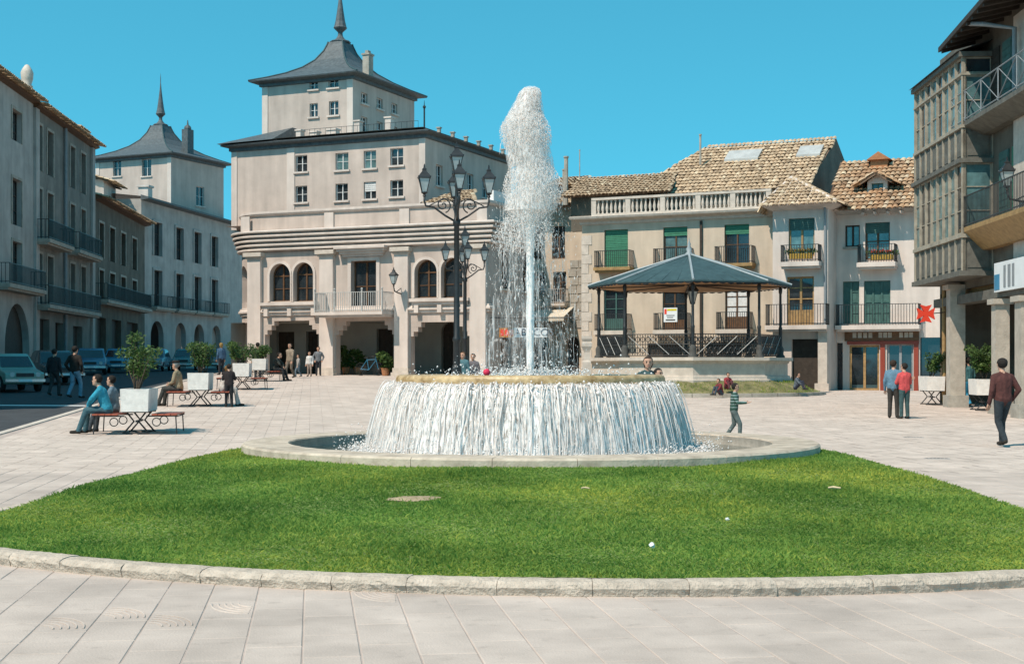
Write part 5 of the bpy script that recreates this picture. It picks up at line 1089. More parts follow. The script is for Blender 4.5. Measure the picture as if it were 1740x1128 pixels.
for i in range(14):
    for k in range(2):
        x0 = R0.u(966) + k * 0.55 + (0.12 if i % 2 else 0); mb = MB(); mb.pbox(f0, x0, x0 + 0.5, 0.1 + i * 0.5, 0.55 + i * 0.5, 0.003, 0.05); mb.build('stone_block', STONE_D, e0) if 0.55 + i * 0.5 < ZE0 and not (i < 6) else None
tiles('roof_tiles', e0, [[(c0 - 0.4, -0.7, ZE0 + 0.05), (c1 + 0.4, -0.7, ZE0 + 0.05), (c1 + 0.4, 3.5, ZE0 + 1.5), (c0 - 0.4, 3.5, ZE0 + 1.5)]], TILE)
mb = MB(); mb.box(R0.u(930, 1), R0.u(975, 1), 0.8, 3.0, ZE0, ZE0 + 1.3); mb.build('attic', BROWNWALL, e0)
tiles('attic_tiles', e0, [[(R0.u(928, 0.5), 0.4, ZE0 + 1.25), (R0.u(980, 0.5), 0.4, ZE0 + 1.25), (R0.u(980, 0.5), 3, ZE0 + 2.0), (R0.u(928, 0.5), 3, ZE0 + 2.0)]], TILE)
balcony(e0, f0, R0.u(902), R0.u(966), Z0(516), 0.6, 0.85, 0.15, STONE, IRONGREY, 0.13)
aw_ = thing('awning', 'cream canvas awning over the doorway of the alley house', 'awning', e0.location, HANG); mb = MB(); x0, x1 = R0.u(905), R0.u(975)
mb.add([(x0, -0.02, Z0(522)), (x1, -0.02, Z0(522)), (x1, -1.5, Z0(540)), (x0, -1.5, Z0(540)), (x0, -1.5, Z0(547)), (x1, -1.5, Z0(547)), (x0, -0.02, Z0(522) - 0.03), (x1, -0.02, Z0(522) - 0.03)], [(0, 1, 2, 3), (3, 2, 5, 4), (0, 3, 6), (1, 2, 7)]); mb.build('canvas', mat('cream_canvas', (0.6, 0.53, 0.42), rough=0.9), aw_)
for x in (x0 + 0.05, x1 - 0.05): mb = MB(); mb.tube([(x, -0.02, Z0(548)), (x, -1.48, Z0(546))], 0.02); mb.build('arm', IRON, aw_)
# the tobacconist's sign, hung across the alley
YS = 69.5; ts_ = thing('shop_sign', 'white TABACOS sign with a red and ochre end panel above the alley', 'sign', (at(902, YS), YS, zz(573, YS)), R(-6)); hw = at(930, YS) - at(902, YS); hs = (573 - 557) / F * YS
mb = MB(); mb.box(-hw, hw, -0.06, 0.06, 0, hs); mb.build('panel', SIGNWHITE, ts_)
text_mesh('lettering', 'TABACOS', 0.50, mat('sign_ink', (0.05, 0.07, 0.10), rough=0.5), ts_, Matrix.Translation((0, -0.075, hs * 0.5)) @ Matrix.Rotation(R(90), 4, 'X'))
mb = MB(); mb.box(-hw - 0.75, -hw - 0.02, -0.05, 0.05, 0, hs); mb.build('end_panel', mat('sign_ochre', (0.42, 0.17, 0.04)), ts_)
for i in range(3): mb = MB(); mb.box(-hw - 0.68 + 0.22 * i, -hw - 0.52 + 0.22 * i, -0.055, -0.05, 0.08, hs - 0.08); mb.build('mark', SIGNRED, ts_)
for x in (-hw + 0.1, hw - 0.1): mb = MB(); mb.tube([(x, 0, hs), (x, 0, hs + 0.5)], 0.02); mb.build('hanger', IRON, ts_)
mb = MB(); mb.tube([(-hw - 1.2, 0, hs + 0.5), (hw + 1.5, 0, hs + 0.5)], 0.03); mb.build('crossbar', IRON, ts_)

# ================================================================ right side: gallery house and its neighbour
GANG = math.atan2(-1, -0.04)
GB = Bld('gallery_house', 'old house with grey wooden glazed gallery on stone pillars', 'building', 1690, 44.0, GANG); eg = GB.e; fg = GB.front()
XF = GB.O.x
# local: u grows towards the camera, v into the house; bay face at v = -0.95
vb = -0.95; gfar, gnear = GB.u(1555, vb), GB.u(1635, vb); bf_ = GB.front(vb)
zg = lambda py, px, v=vb: GB.z(py, GB.u(px, v), v)
z_b0, z_s1, z_m, z_s2, z_t = zg(487, 1556), zg(427, 1556), zg(315, 1556), zg(263, 1556), zg(157, 1556)
uend = gnear + 0.0
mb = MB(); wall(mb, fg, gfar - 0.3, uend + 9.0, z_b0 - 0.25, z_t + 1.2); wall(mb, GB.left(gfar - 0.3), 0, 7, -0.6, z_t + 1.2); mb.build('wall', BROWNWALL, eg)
# gallery: floor beam, glazed storeys, mouldings
def gallery_face(pl, a0, a1, cols, name, zr):
    for (za, zb, glazed, rows) in zr:
        w_ = (a1 - a0) / cols
        for i in range(cols):
            x0, x1 = a0 + w_ * i, a0 + w_ * (i + 1)
            if glazed: window(eg, pl, (x0 + 0.03, x1 - 0.03, za, zb, False), 0.04, 1, rows, MULLION, random.choice((GLASSBLUE, GLASS, GLASSBLUE, GLASSBLUE)), 0.05, name='gallery_window')
            else:
                mb = MB(); mb.pbox(pl, x0 + 0.03, x1 - 0.03, za, zb, -0.08, -0.03); mb.pbox(pl, x0 + 0.12, x1 - 0.12, za + 0.1, zb - 0.1, -0.03, -0.008); mb.build('gallery_panel', GALLERYWOOD, eg)
        for i in range(cols + 1):
            x = a0 + w_ * i; mb = MB(); mb.pbox(pl, x - 0.03, x + 0.03, za, zb, -0.09, 0.03); mb.build('mullion', MULLION, eg)
ZR = [(z_b0 + 0.16, z_s1 - 0.06, False, 1), (z_s1 + 0.06, z_m - 0.06, True, 3), (z_m + 0.08, z_s2 - 0.05, False, 1), (z_s2 + 0.05, z_s2 + (z_t - z_s2) * 0.72, True, 2), (z_s2 + (z_t - z_s2) * 0.75, z_t - 0.05, True, 1)]
gallery_face(bf_, gfar, gnear, 8, 'front', ZR)
near_pl = lambda a, z, d: (gnear + d, vb + a, z)
far_pl = lambda a, z, d: (gfar - d, vb + a, z)
gallery_face(near_pl, 0.05, -vb, 1, 'side', ZR); gallery_face(far_pl, 0.05, -vb, 1, 'side', ZR)
for (za, zb, o_) in ((z_b0, z_b0 + 0.16, 0.10), (z_s1 - 0.06, z_s1 + 0.06, 0.07), (z_m - 0.06, z_m + 0.08, 0.12), (z_s2 - 0.05, z_s2 + 0.05, 0.06), (z_s2 + (z_t - z_s2) * 0.72, z_s2 + (z_t - z_s2) * 0.75, 0.05), (z_t - 0.05, z_t + 0.1, 0.12)):
    mb = MB(); mb.sweep([(gnear, 0), (gnear, vb), (gfar, vb), (gfar, 0)], [(-0.1, za), (o_, za), (o_, zb), (-0.1, zb)]); mb.build('moulding', MULLION if o_ < 0.1 else GALLERYWOOD, eg)
mb = MB(); mb.quad((gfar, 0, z_b0 + 0.01), (gnear, 0, z_b0 + 0.01), (gnear, vb, z_b0 + 0.01), (gfar, vb, z_b0 + 0.01)); mb.build('gallery_floor', GALLERYWOOD, eg)
mb = MB(); mb.add([(gfar - 0.15, vb - 0.2, z_t + 0.1), (gnear + 0.1, vb - 0.2, z_t + 0.1), (gnear + 0.1, 0, z_t + 0.5), (gfar - 0.15, 0, z_t + 0.5)], [(0, 1, 2, 3)]); mb.build('gallery_roof', SLATE, eg)
PILLAR = mat('pillar_stone', (0.43, 0.38, 0.315), var=0.18, scale=3, streak=0.12, bump=0.5, bscale=22)
# pillars, beams and arcade
for (px, y_, w_) in ((1624, 47.6, 0.5), (1700, 42.6, 0.42), (1748, 40.0, 0.6)):
    x = at(px, y_); gz_ = g(x, y_); p = thing('stone_pillar', {1624: 'thick stone pillar under the glazed gallery corner', 1700: 'pale stone pillar behind the man in brown jacket', 1748: 'stone pillar at the arcade end, past the long sign panel'}[px], 'pillar', (x, y_, gz_), GANG)
    ht = 3.95 if px == 1624 else 3.3; mb = MB(); mb.box(-w_ / 2, w_ / 2, -w_ / 2, w_ / 2, 0.4, ht); mb.build('shaft', PILLAR, p)
    mb = MB(); mb.box(-w_ / 2 - 0.09, w_ / 2 + 0.09, -w_ / 2 - 0.09, w_ / 2 + 0.09, -0.1, 0.4); mb.build('plinth', STONE_D, p)
    mb = MB(); mb.box(-w_ / 2 - 0.1, w_ / 2 + 0.1, -w_ / 2 - 0.1, w_ / 2 + 0.1, ht, ht + 0.16); mb.build('capital', PILLAR, p)
mb = MB(); mb.tube([(GB.u(1604, -0.2), -0.2, -0.1), (GB.u(1604, -0.2), -0.2, z_b0)], 0.07, 8); mb.build('drainpipe', OCHREWOOD, eg)
for i in range(4):
    mb = MB(); v_ = 0.35 + 0.45 * i; mb.pbox(GB.front(v_), gfar - 0.2, gnear + 3.4, z_b0 - 0.45, z_b0 - 0.22, -0.12, 0.12); mb.build('joist', OCHREWOOD, eg)
mb = MB(); mb.pbox(fg, gfar - 0.2, uend + 9, z_b0 - 0.75, z_b0 - 0.46, -0.3, 0.25); mb.build('beam', GALLERYWOOD, eg)
mb = MB(); wall(mb, GB.front(3.4), gfar - 0.3, uend + 9, -0.6, z_b0, [(-3.2, -1.2, -0.2, 2.6, False), (1.0, 3.4, -0.2, 2.6, False)], 0.3); mb.quad((gfar - 0.3, 0, z_b0 - 0.2), (uend + 9, 0, z_b0 - 0.2), (uend + 9, 3.4, z_b0 - 0.2), (gfar - 0.3, 3.4, z_b0 - 0.2)); mb.build('arcade_wall', STONE_D, eg)
for (a, b) in ((-3.2, -1.2), (1.0, 3.4)): mb = MB(); mb.pbox(GB.front(3.4), a, b, -0.2, 2.6, -0.28, -0.24); mb.build('shop_window', GLASS, eg)
text_mesh('lettering', 'FAR', 0.52, mat('sign_ink_dark', (0.03, 0.03, 0.03)), eg, Matrix.Translation((GB.u(1678, 3.4), 3.36, GB.z(537, GB.u(1678, 3.4), 3.4))) @ Matrix.Rotation(R(90), 4, 'X'))
# eave of the house over gallery and neighbour
def Pg(px, py, v): u_ = GB.u(px, v); return (u_, v, GB.z(py, u_, v))
ec = Pg(1594, 90, -1.1); ez = ec[2]
mb = MB(); ue = ec[0] + 12; mb.add([(ec[0], -1.1, ez), (ue, -1.9, ez), (ue, 1, ez + 0.6), (ec[0], 1, ez + 0.6), (ec[0], -1.1, ez + 0.16), (ue, -1.9, ez + 0.16), (ue, 4, ez + 1.9), (ec[0] + 0.5, 4, ez + 1.9)], [(0, 3, 2, 1), (0, 1, 5, 4), (4, 5, 6, 7), (0, 4, 7, 3)]); mb.build('roof_eave', DARKWOOD, eg)
for i in range(15):
    mb = MB(); u_ = ec[0] + 0.3 + i * 0.75; off = -1.1 - 0.8 * (u_ - ec[0]) / 12; mb.hexa([(u_, off + 0.05, ez - 0.10), (u_ + 0.12, off + 0.05, ez - 0.10), (u_ + 0.12, 0.4, ez + 0.30), (u_, 0.4, ez + 0.30), (u_, off + 0.05, ez + 0.0), (u_ + 0.12, off + 0.05, ez + 0.0), (u_ + 0.12, 0.4, ez + 0.42), (u_, 0.4, ez + 0.42)]); mb.build('rafter', DARKWOOD, eg)
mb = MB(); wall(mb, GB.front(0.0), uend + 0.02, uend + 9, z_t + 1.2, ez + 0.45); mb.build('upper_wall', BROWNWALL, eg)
mb = MB(); x = GB.u(1724, -0.3); mb.tube([(x - 1.4, -1.2, ez - 0.02), (x - 0.7, -1.0, ez - 0.2), (x, -0.3, ez - 0.5), (x, -0.3, GB.z(172, x, -0.3))], 0.07, 8); mb.build('drainpipe', GREYMETAL, eg)
mb = MB(); mb.pbox(fg, GB.u(1729), uend + 9, z_b0 - 0.2, ez, 0.003, 0.12); mb.build('stone_face', STONE, eg)
# neighbour: balconies with chamfered ends, doors, lattice railing
def cham_balcony(px0, py, v1, u1, thick, m_, rail):
    p = Pg(px0, py, -0.05); u0, zb_ = p[0], p[2]; c = [(u0, -0.02), (u0 + 0.55, v1), (u1, v1), (u1, -0.02)]; s_ = MB(); k = len(c)
    s_.add([(a, b, zb_) for a, b in c] + [(a, b, zb_ - 0.14) for a, b in c] + [(0.5 * (a + u0 + 1.2), b * 0.35, zb_ - thick) for a, b in c[:2]] + [(u1, v1 * 0.35, zb_ - thick), (u1, -0.02, zb_ - thick)], [(0, 1, 2, 3)] + [(i, (i + 1) % 4, 4 + (i + 1) % 4, 4 + i) for i in range(4)] + [(4 + i, 4 + (i + 1) % 4, 8 + (i + 1) % 4, 8 + i) for i in range(4)] + [(8, 9, 10, 11)])
    b = s_.build('balcony', m_, eg); r_ = MB(); pts = c[:3]
    for zz_ in (0.06, 0.95): r_.tube([(a, bb, zb_ + zz_) for a, bb in pts], 0.022, 5)
    if rail == 'lattice':
        segs = [(c[0], c[1])] + [((c[1][0] + (c[2][0] - c[1][0]) * i / 6, v1), (c[1][0] + (c[2][0] - c[1][0]) * (i + 1) / 6, v1)) for i in range(6)]
        for (a, d) in segs:
            r_.tube([(a[0], a[1], zb_ + 0.06), (d[0], d[1], zb_ + 0.95)], 0.018, 5); r_.tube([(a[0], a[1], zb_ + 0.95), (d[0], d[1], zb_ + 0.06)], 0.012, 5); r_.tube([(a[0], a[1], zb_), (a[0], a[1], zb_ + 0.95)], 0.02, 5)
    else:
        for i in range(3): t = i / 3; a = (c[0][0] + 0.55 * t, v1 * t); r_.tube([(*a, zb_), (*a, zb_ + 0.95)], 0.012, 4)
        n_ = int((c[2][0] - c[1][0]) / 0.13)
        for i in range(n_ + 1): x = c[1][0] + (c[2][0] - c[1][0]) * i / n_; r_.tube([(x, v1, zb_), (x, v1, zb_ + 0.95)], 0.012, 4)
    q = r_.build('railing', GREYMETAL if rail == 'lattice' else IRON, b); q['kind'] = 'stuff'; return zb_
uB = GB.u(1800, -0.9)
z1_ = cham_balcony(1668, 392, -0.9, uB, 0.7, OCHREWOOD, 'bars'); z2_ = cham_balcony(1652, 226, -0.9, uB, 0.4, GALLERYWOOD, 'lattice')
for (pa_, pb2, zb_, m_) in ((1700, 1716, z1_, GREENSHUT), (1722, 1745, z1_, GREENBLIND), (1680, 1700, z2_, DARKWOOD), (1706, 1722, z2_, GREENSHUT)):
    a, b = GB.u(pa_), GB.u(pb2); mb = MB(); mb.pbox(fg, a, b, zb_, zb_ + 2.2, 0.004, 0.05)
    for i in range(10): mb.pbox(fg, a + 0.06, b - 0.06, zb_ + 0.1 + i * 0.205, zb_ + 0.27 + i * 0.205, 0.05, 0.065)
    mb.build('shutter', m_, eg)
# hanging signs on the right
sp_ = thing('sign_panel', 'long white and blue sign panel under the lower balcony', 'sign', eg.location, GANG); q0 = Pg(1692, 497, -0.35); q1u = GB.u(1800, -0.35); hz_ = (497 - 448) / F * GB.pt(q0[0], -0.35).y
mb = MB(); mb.box(q0[0], q1u, -0.40, -0.30, q0[2], q0[2] + hz_); mb.build('board', SIGNWHITE, sp_)
mb = MB(); mb.box(q0[0] + 0.05, q0[0] + 0.55, -0.412, -0.402, q0[2] + 0.06, q0[2] + hz_ * 0.6); mb.build('blue_block', SIGNBLUE, sp_)
for (a, b) in ((0.95, 1.15), (1.35, 1.6), (1.75, 1.95)): mb = MB(); mb.box(q0[0] + a, q0[0] + b, -0.412, -0.402, q0[2] + 0.1, q0[2] + hz_ - 0.12); mb.build('grey_block', GREYMETAL, sp_)
YX = 48.2; cr = thing('pharmacy_cross', 'red eight pointed pharmacy cross on a wall arm', 'sign', (at(1573, YX), YX, zz(533, YX))); mb = MB(); rr_ = 0.315
for k in range(4):
    a = PI / 2 * k; c_, s_ = math.cos(a), math.sin(a); pts = [(0.06, -0.06), (rr_ * 0.97, -rr_ * 0.62), (rr_ * 0.80, 0.0), (rr_ * 0.97, rr_ * 0.62), (0.06, 0.06)]
    v3 = [(x * c_ - y * s_, -0.06, x * s_ + y * c_) for x, y in [(0, 0)] + pts] + [(x * c_ - y * s_, 0.06, x * s_ + y * c_) for x, y in [(0, 0)] + pts]
    mb.add(v3, [(0, 1, 2, 3), (0, 3, 4, 5), (6, 9, 8, 7), (6, 11, 10, 9)] + [(i, i + 1, i + 7, i + 6) for i in range(1, 5)])
mb.build('cross', SIGNRED, cr); mb = MB(); mb.tube([(rr_ * 0.5, 0.02, 0), (at(1606, YX) - at(1573, YX), 0.02, 0.05)], 0.02); mb.build('arm', IRON, cr)
# ================================================================ bandstand on its grass bank
KX, KY = at(1171, 63.0), 63.0; KG = g(KX, KY - 5); KPH = R(-5)
ZF = zz(607, 59.3) - KG                                                     # platform floor above the ground
mk = thing('mound_kerb', 'low stone kerb round the grass bank of the bandstand', 'kerb', (KX, KY, KG)); mk['kind'] = 'structure'
for i in range(30):
    a0, a1 = 2 * PI * i / 30 + 0.002, 2 * PI * (i + 1) / 30 - 0.002; m_ = MB(); m_.lathe([(5.75, -0.2), (5.75, 0.16), (5.95, 0.15), (5.97, -0.2)], n=4, a0=a0, a1=a1); m_.build('kerb_stone', STONE_D, mk)
m_ = MB(); m_.lathe([(5.76, 0.10), (5.3, 0.30), (4.8, 0.52), (4.4, 0.62), (3.6, 0.63)], (KX, KY, KG), 48)
m_.V = [(x, y, z + random.gauss(0, 0.03)) for x, y, z in m_.V]; o = m_.build('grass_bank', DRYGRASS, smooth=True); o['kind'] = 'structure'
N = 7000; a = rng.uniform(0, 2 * PI, N); r_ = rng.uniform(4.35, 5.74, N); keep = rng.random(N) < 0.35 + 0.65 * (np.sin(a * 7) * np.sin(r_ * 5 + a * 3) > -0.2); a, r_ = a[keep], r_[keep]; n = len(a)
bx_, by_ = KX + r_ * np.cos(a), KY + r_ * np.sin(a); bz = KG + np.interp(r_, [4.4, 4.8, 5.3, 5.76], [0.62, 0.52, 0.30, 0.10]); hh = rng.uniform(0.03, 0.10, n); an = rng.uniform(0, 2 * PI, n); w_ = 0.014
V = np.stack([np.stack([bx_ - np.cos(an) * w_, by_ - np.sin(an) * w_, bz - 0.02], 1), np.stack([bx_ + np.cos(an) * w_, by_ + np.sin(an) * w_, bz - 0.02], 1), np.stack([bx_ + rng.normal(0, 0.03, n), by_ + rng.normal(0, 0.03, n), bz + hh], 1)], 1)
o = np_mesh('bank_grass', V.reshape(-1, 3), np.arange(n * 3).reshape(-1, 3), GRASSM, None, np.clip(rng.normal(0.55, 0.25, n), 0, 1)); tag(o, 'patchy tufts of grass on the bank round the bandstand', 'grass', kind='stuff')
KS = thing('bandstand', 'octagonal bandstand with zinc roof, iron posts and stone platform', 'bandstand', (KX, KY, KG))
oct_ = lambda r, k, z: (r * math.cos(KPH + k * PI / 4), r * math.sin(KPH + k * PI / 4), z)
RP = 4.12
m_ = MB(); prof = [(RP + 0.35, -0.1), (RP + 0.42, ZF - 0.95), (RP + 0.34, ZF - 0.92), (RP + 0.32, ZF - 0.80), (RP + 0.22, ZF - 0.78), (RP + 0.22, ZF - 0.26), (RP + 0.27, ZF - 0.24), (RP + 0.30, ZF - 0.16), (RP + 0.46, ZF - 0.14), (RP + 0.46, ZF), (0.01, ZF + 0.002)]
for k in range(8):
    for (r_, z) in prof: m_.V.append(oct_(r_, k, z))
q = len(prof)
for k in range(8):
    for i in range(q - 1): m_.Fc.append((k * q + i, ((k + 1) % 8) * q + i, ((k + 1) % 8) * q + i + 1, k * q + i + 1)); m_.M.append(0)
m_.build('platform', STONE, KS)
ZP = 5.13 - KG
for k in range(8):
    m_ = MB(); p = oct_(RP - 0.1, k, 0); m_.lathe([(0.085, ZF + 0.55), (0.075, ZF + 1.2), (0.085, ZF + 1.25), (0.085, ZF + 1.32), (0.06, ZF + 1.36), (0.055, ZP - 0.3), (0.08, ZP - 0.22), (0.09, ZP - 0.05), (0.05, ZP)], (p[0], p[1], 0), 10); po = m_.build('post', IRON, KS, True)
    m_ = MB(); m_.lathe([(0.20, ZF), (0.20, ZF + 0.08), (0.14, ZF + 0.14), (0.15, ZF + 0.4), (0.10, ZF + 0.5), (0.055, ZF + 0.56)], (p[0], p[1], 0), 10); m_.build('pedestal', mat('dark_iron_pedestal', (0.07, 0.07, 0.065), var=0.3, scale=6), po, True)
# roof panels with a shallow pitch, pale ribs, scalloped valance and boarded ceiling
RE = 4.52; ZA = zz(434, 63.0) - KG
for k in range(8):
    a, b = oct_(RE, k, ZP + 0.10), oct_(RE, k + 1, ZP + 0.10); am, bm_ = oct_(RE * 0.5, k, ZP + 0.10 + (ZA - ZP) * 0.5), oct_(RE * 0.5, k + 1, ZP + 0.10 + (ZA - ZP) * 0.5)
    c, d = oct_(0.14, k, ZA), oct_(0.14, k + 1, ZA); dn = lambda p: (p[0], p[1], p[2] - 0.06)
    m_ = MB(); m_.add([a, b, bm_, am, d, c, dn(a), dn(b)], [(0, 1, 2, 3), (3, 2, 4, 5), (0, 6, 7, 1)]); pn = m_.build('roof_panel', LEAD, KS)
    for t in (0.2, 0.4, 0.6, 0.8):                                        # standing seams
        m_ = MB(); e0_ = Vector(a).lerp(Vector(b), t); e1_ = Vector(c).lerp(Vector(d), t); m_.tube([e0_ + Vector((0, 0, 0.012)), e1_ + Vector((0, 0, 0.012))], 0.014, 4); m_.build('seam', LEAD, pn)
    m_ = MB(); m_.tube([(a[0], a[1], a[2] + 0.02), (am[0], am[1], am[2] + 0.02), (c[0], c[1], c[2] + 0.02)], 0.055, 6); m_.build('hip_rib', LEADRIB, KS)
    m_ = MB(); ia, ib = oct_(RE - 0.1, k, ZP + 0.03), oct_(RE - 0.1, k + 1, ZP + 0.03); ca, cb_ = oct_(0.3, k, ZP + 0.14), oct_(0.3, k + 1, ZP + 0.14); m_.quad(ia, ib, cb_, ca); m_.build('ceiling_panel', CEILWOOD, KS)
    m_ = MB(); m_.tube([ia, ca], 0.05, 4); m_.build('rafter', DARKWOOD, KS)
    m_ = MB(); ns = 9
    for i in range(ns):
        p0, p1 = Vector(a).lerp(Vector(b), i / ns), Vector(a).lerp(Vector(b), (i + 1) / ns)
        pts = [p0.lerp(p1, t / 4) - Vector((0, 0, 0.09 + 0.05 * math.sin(PI * t / 4))) for t in range(5)]; base = [p0.lerp(p1, t / 4) - Vector((0, 0, 0.05)) for t in range(5)]
        m_.add([p * 0.995 for p in base] + [Vector((p.x * 0.995, p.y * 0.995, p.z)) for p in pts], [(t, t + 1, t + 6, t + 5) for t in range(4)])
    m_.V = [(x, y, z) for x, y, z in m_.V]; m_.build('valance', IRON, KS)
m_ = MB(); m_.lathe([(0.16, ZA - 0.05), (0.18, ZA + 0.08), (0.10, ZA + 0.15), (0.13, ZA + 0.3), (0.06, ZA + 0.42), (0.075, ZA + 0.5), (0.03, ZA + 0.62), (0.004, ZA + 0.8)], n=10); m_.build('finial', LEADRIB, KS, True)
for k in range(8):                                                           # railing: rails, pickets and crossed diagonals
    if k == 2: continue
    a, b = Vector(oct_(RP - 0.1, k, ZF)), Vector(oct_(RP - 0.1, k + 1, ZF)); m_ = MB(); up_ = lambda p, h: (p.x, p.y, p.z + h)
    for h in (0.08, 0.55, 0.98): m_.tube([up_(a, h), up_(b, h)], 0.02, 5)
    for i in range(1, 26): p = a.lerp(b, i / 26); m_.tube([up_(p, 0.08), up_(p, 0.98)], 0.014, 4)
    for i in range(13):
        p = a.lerp(b, (i + 0.5) / 13); d = (b - a).normalized()
        m_.tube([(p.x + d.x * 0.09 * math.cos(t), p.y + d.y * 0.09 * math.cos(t), p.z + 0.76 + 0.11 * math.sin(t)) for t in lin(0, 2 * PI, 10)], 0.016, 4, cap=False)
        m_.tube([(p.x + d.x * 0.09 * math.cos(t), p.y + d.y * 0.09 * math.cos(t), p.z + 0.3 + 0.13 * math.sin(t)) for t in lin(0, 2 * PI, 10)], 0.016, 4, cap=False)
    rl_ = m_.build('railing', IRON, KS); rl_['kind'] = 'stuff'
    m_ = MB(); o_ = (a + b) * 0.5; o_.normalize(); out = Vector((o_.x, o_.y, 0)) * 0.035
    for (t0, t1) in ((0.06, 0.36), (0.36, 0.66), (0.66, 0.96)):
        p, q_ = a.lerp(b, t0) + out, a.lerp(b, t1) + out; m_.tube([up_(p, 0.9), up_(q_, 0.12)] if k in (4, 5) else [up_(p, 0.12), up_(q_, 0.9)], 0.014, 4)
    m_.build('diagonal_bar', IRONGREY, rl_)
def pedestal(px, y, h, label):
    x = at(px, y); t = thing('stone_pedestal', label, 'pedestal', (x, y, g(x, y))); m_ = MB(); m_.lathe([(0.24, 0), (0.24, h * 0.55), (0.18, h * 0.58), (0.16, h * 0.72), (0.2, h * 0.76)], n=4, a0=PI / 4, a1=PI / 4 + 2 * PI); m_.build('shaft', STONE, t)
    m_ = MB(); m_.lathe([(0.2, h * 0.76), (0.3, h * 0.82), (0.3, h * 0.88), (0.22, h * 0.9), (0.3, h * 0.95), (0.3, h), (0.01, h)], n=4, a0=PI / 4, a1=PI / 4 + 2 * PI); m_.build('cap', STONE, t)
pedestal(997, 58.6, zz(571, 58.6) - g(at(997, 58.6), 58.6), 'tall stone pedestal standing beside the bandstand platform')

# ================================================================ lanterns and street lamps
def lantern(parent, c, s=1.0, name='lantern'):
    """tapered four-sided lantern whose foot stands at c"""
    x, y, z = c; m_ = MB(); sq = dict(n=4, a0=PI / 4, a1=PI / 4 + 2 * PI)
    m_.lathe([(0.03 * s, 0), (0.07 * s, 0.05 * s), (0.04 * s, 0.1 * s), (0.12 * s, 0.16 * s), (0.12 * s, 0.19 * s)], c, 8); m_.lathe([(0.29 * s, 0.68 * s), (0.33 * s, 0.70 * s), (0.31 * s, 0.76 * s), (0.24 * s, 0.84 * s), (0.13 * s, 0.94 * s), (0.10 * s, 1.0 * s), (0.12 * s, 1.03 * s), (0.05 * s, 1.08 * s), (0.03 * s, 1.2 * s), (0.005, 1.24 * s)], c, **sq)
    for k in range(4):
        a = PI / 4 + k * PI / 2; m_.tube([(x + 0.12 * s * math.cos(a), y + 0.12 * s * math.sin(a), z + 0.18 * s), (x + 0.28 * s * math.cos(a), y + 0.28 * s * math.sin(a), z + 0.69 * s)], 0.014 * s, 4)
        m_.ball((x + 0.31 * s * math.cos(a), y + 0.31 * s * math.sin(a), z + 0.75 * s), 0.03 * s, 6, 4)
    L = m_.build(name, IRON, parent); gl = MB(); gl.lathe([(0.115 * s, 0.185 * s), (0.27 * s, 0.685 * s)], c, **sq); gl.build('glass', LAMPGLASS, L); return L
def street_lamp(px, y, label, hp, arm, s, rz):
    x = at(px, y); t = thing('street_lamp', label, 'street lamp', (x, y, g(x, y)), rz); m_ = MB()
    m_.lathe([(0.30, 0), (0.30, 0.12), (0.24, 0.18), (0.22, 0.7), (0.26, 0.76), (0.26, 0.86), (0.17, 0.95), (0.15, 1.2), (0.12, 1.28)], n=8); m_.build('base', IRON, t)
    m_ = MB(); m_.lathe([(0.115, 1.26), (0.105, 2.0), (0.13, 2.04), (0.13, 2.12), (0.095, 2.18), (0.085, hp - 0.6), (0.12, hp - 0.55), (0.12, hp - 0.42), (0.08, hp - 0.36), (0.07, hp), (0.11, hp + 0.06), (0.06, hp + 0.16), (0.05, hp + 0.6), (0.08, hp + 0.68), (0.045, hp + 0.78), (0.045, hp + 0.98)], n=12); m_.build('post', IRON, t, True)
    for k in range(4):
        a = k * PI / 2; c_, s_ = math.cos(a), math.sin(a); P = lambda r, z: (r * c_, r * s_, z); m_ = MB()
        m_.tube([P(0.06, hp - 0.45), P(arm * 0.35, hp - 0.28), P(arm * 0.7, hp - 0.02), P(arm * 0.95, hp + 0.02), P(arm, hp + 0.16), P(arm, hp + 0.32)], 0.035, 6); ar = m_.build('arm', IRON, t, True)
        m_ = MB(); cx_ = arm * 0.42; m_.tube([P(cx_ + (0.02 + 0.028 * th) * 0.8 * math.cos(th), hp + 0.06 + (0.02 + 0.028 * th) * 0.8 * math.sin(th)) for th in lin(0, 3.4 * PI, 30)], 0.022, 5); m_.tube([P(0.07, hp + 0.12), P(arm * 0.3, hp + 0.28), P(arm * 0.62, hp + 0.16), P(arm * 0.9, hp + 0.0)], 0.018, 5); m_.build('scroll', IRON, ar, True)
        lantern(t, P(arm, hp + 0.3), s)
    lantern(t, (0, 0, hp + 0.96), s * 1.05); return t
YL = 45.0; street_lamp(776, YL, 'tall black iron lamp with five lanterns behind the fountain basin', zz(352, YL) - g(at(776, YL), YL), 1.03, 0.86, R(7))
YL = 67.0; street_lamp(790, YL, 'black iron lamp with five lanterns standing close to the town hall arches', zz(458, YL) - g(at(790, YL), YL), 0.93, 0.86, R(10))
def wall_lantern(B, v, px, py, label, s, arm=0.7):
    u_ = B.u(px, v - arm); zb_ = B.z(py, u_, v - arm); t = thing('wall_lantern', label, 'lantern', B.e.location, B.e.rotation_euler.z); lantern(t, (u_, v - arm, zb_), s)
    m_ = MB(); m_.tube([(u_, v + 0.3, zb_ - 0.35), (u_, v - arm * 0.4, zb_ - 0.3), (u_, v - arm * 0.9, zb_ - 0.22), (u_, v - arm, zb_)], 0.035, 6); m_.tube([(u_, v + 0.3, zb_ + 0.1), (u_, v - arm * 0.6, zb_ - 0.24)], 0.02, 5); m_.build('bracket', IRON, t, True)
wall_lantern(TH, -0.2, 669, 487, 'black lantern on a bracket beside the town hall balcony', 0.8, 0.8); wall_lantern(GB, 0.0, 1711, 325, 'black lantern hanging by the house with chamfered balconies', 0.8, 0.7)
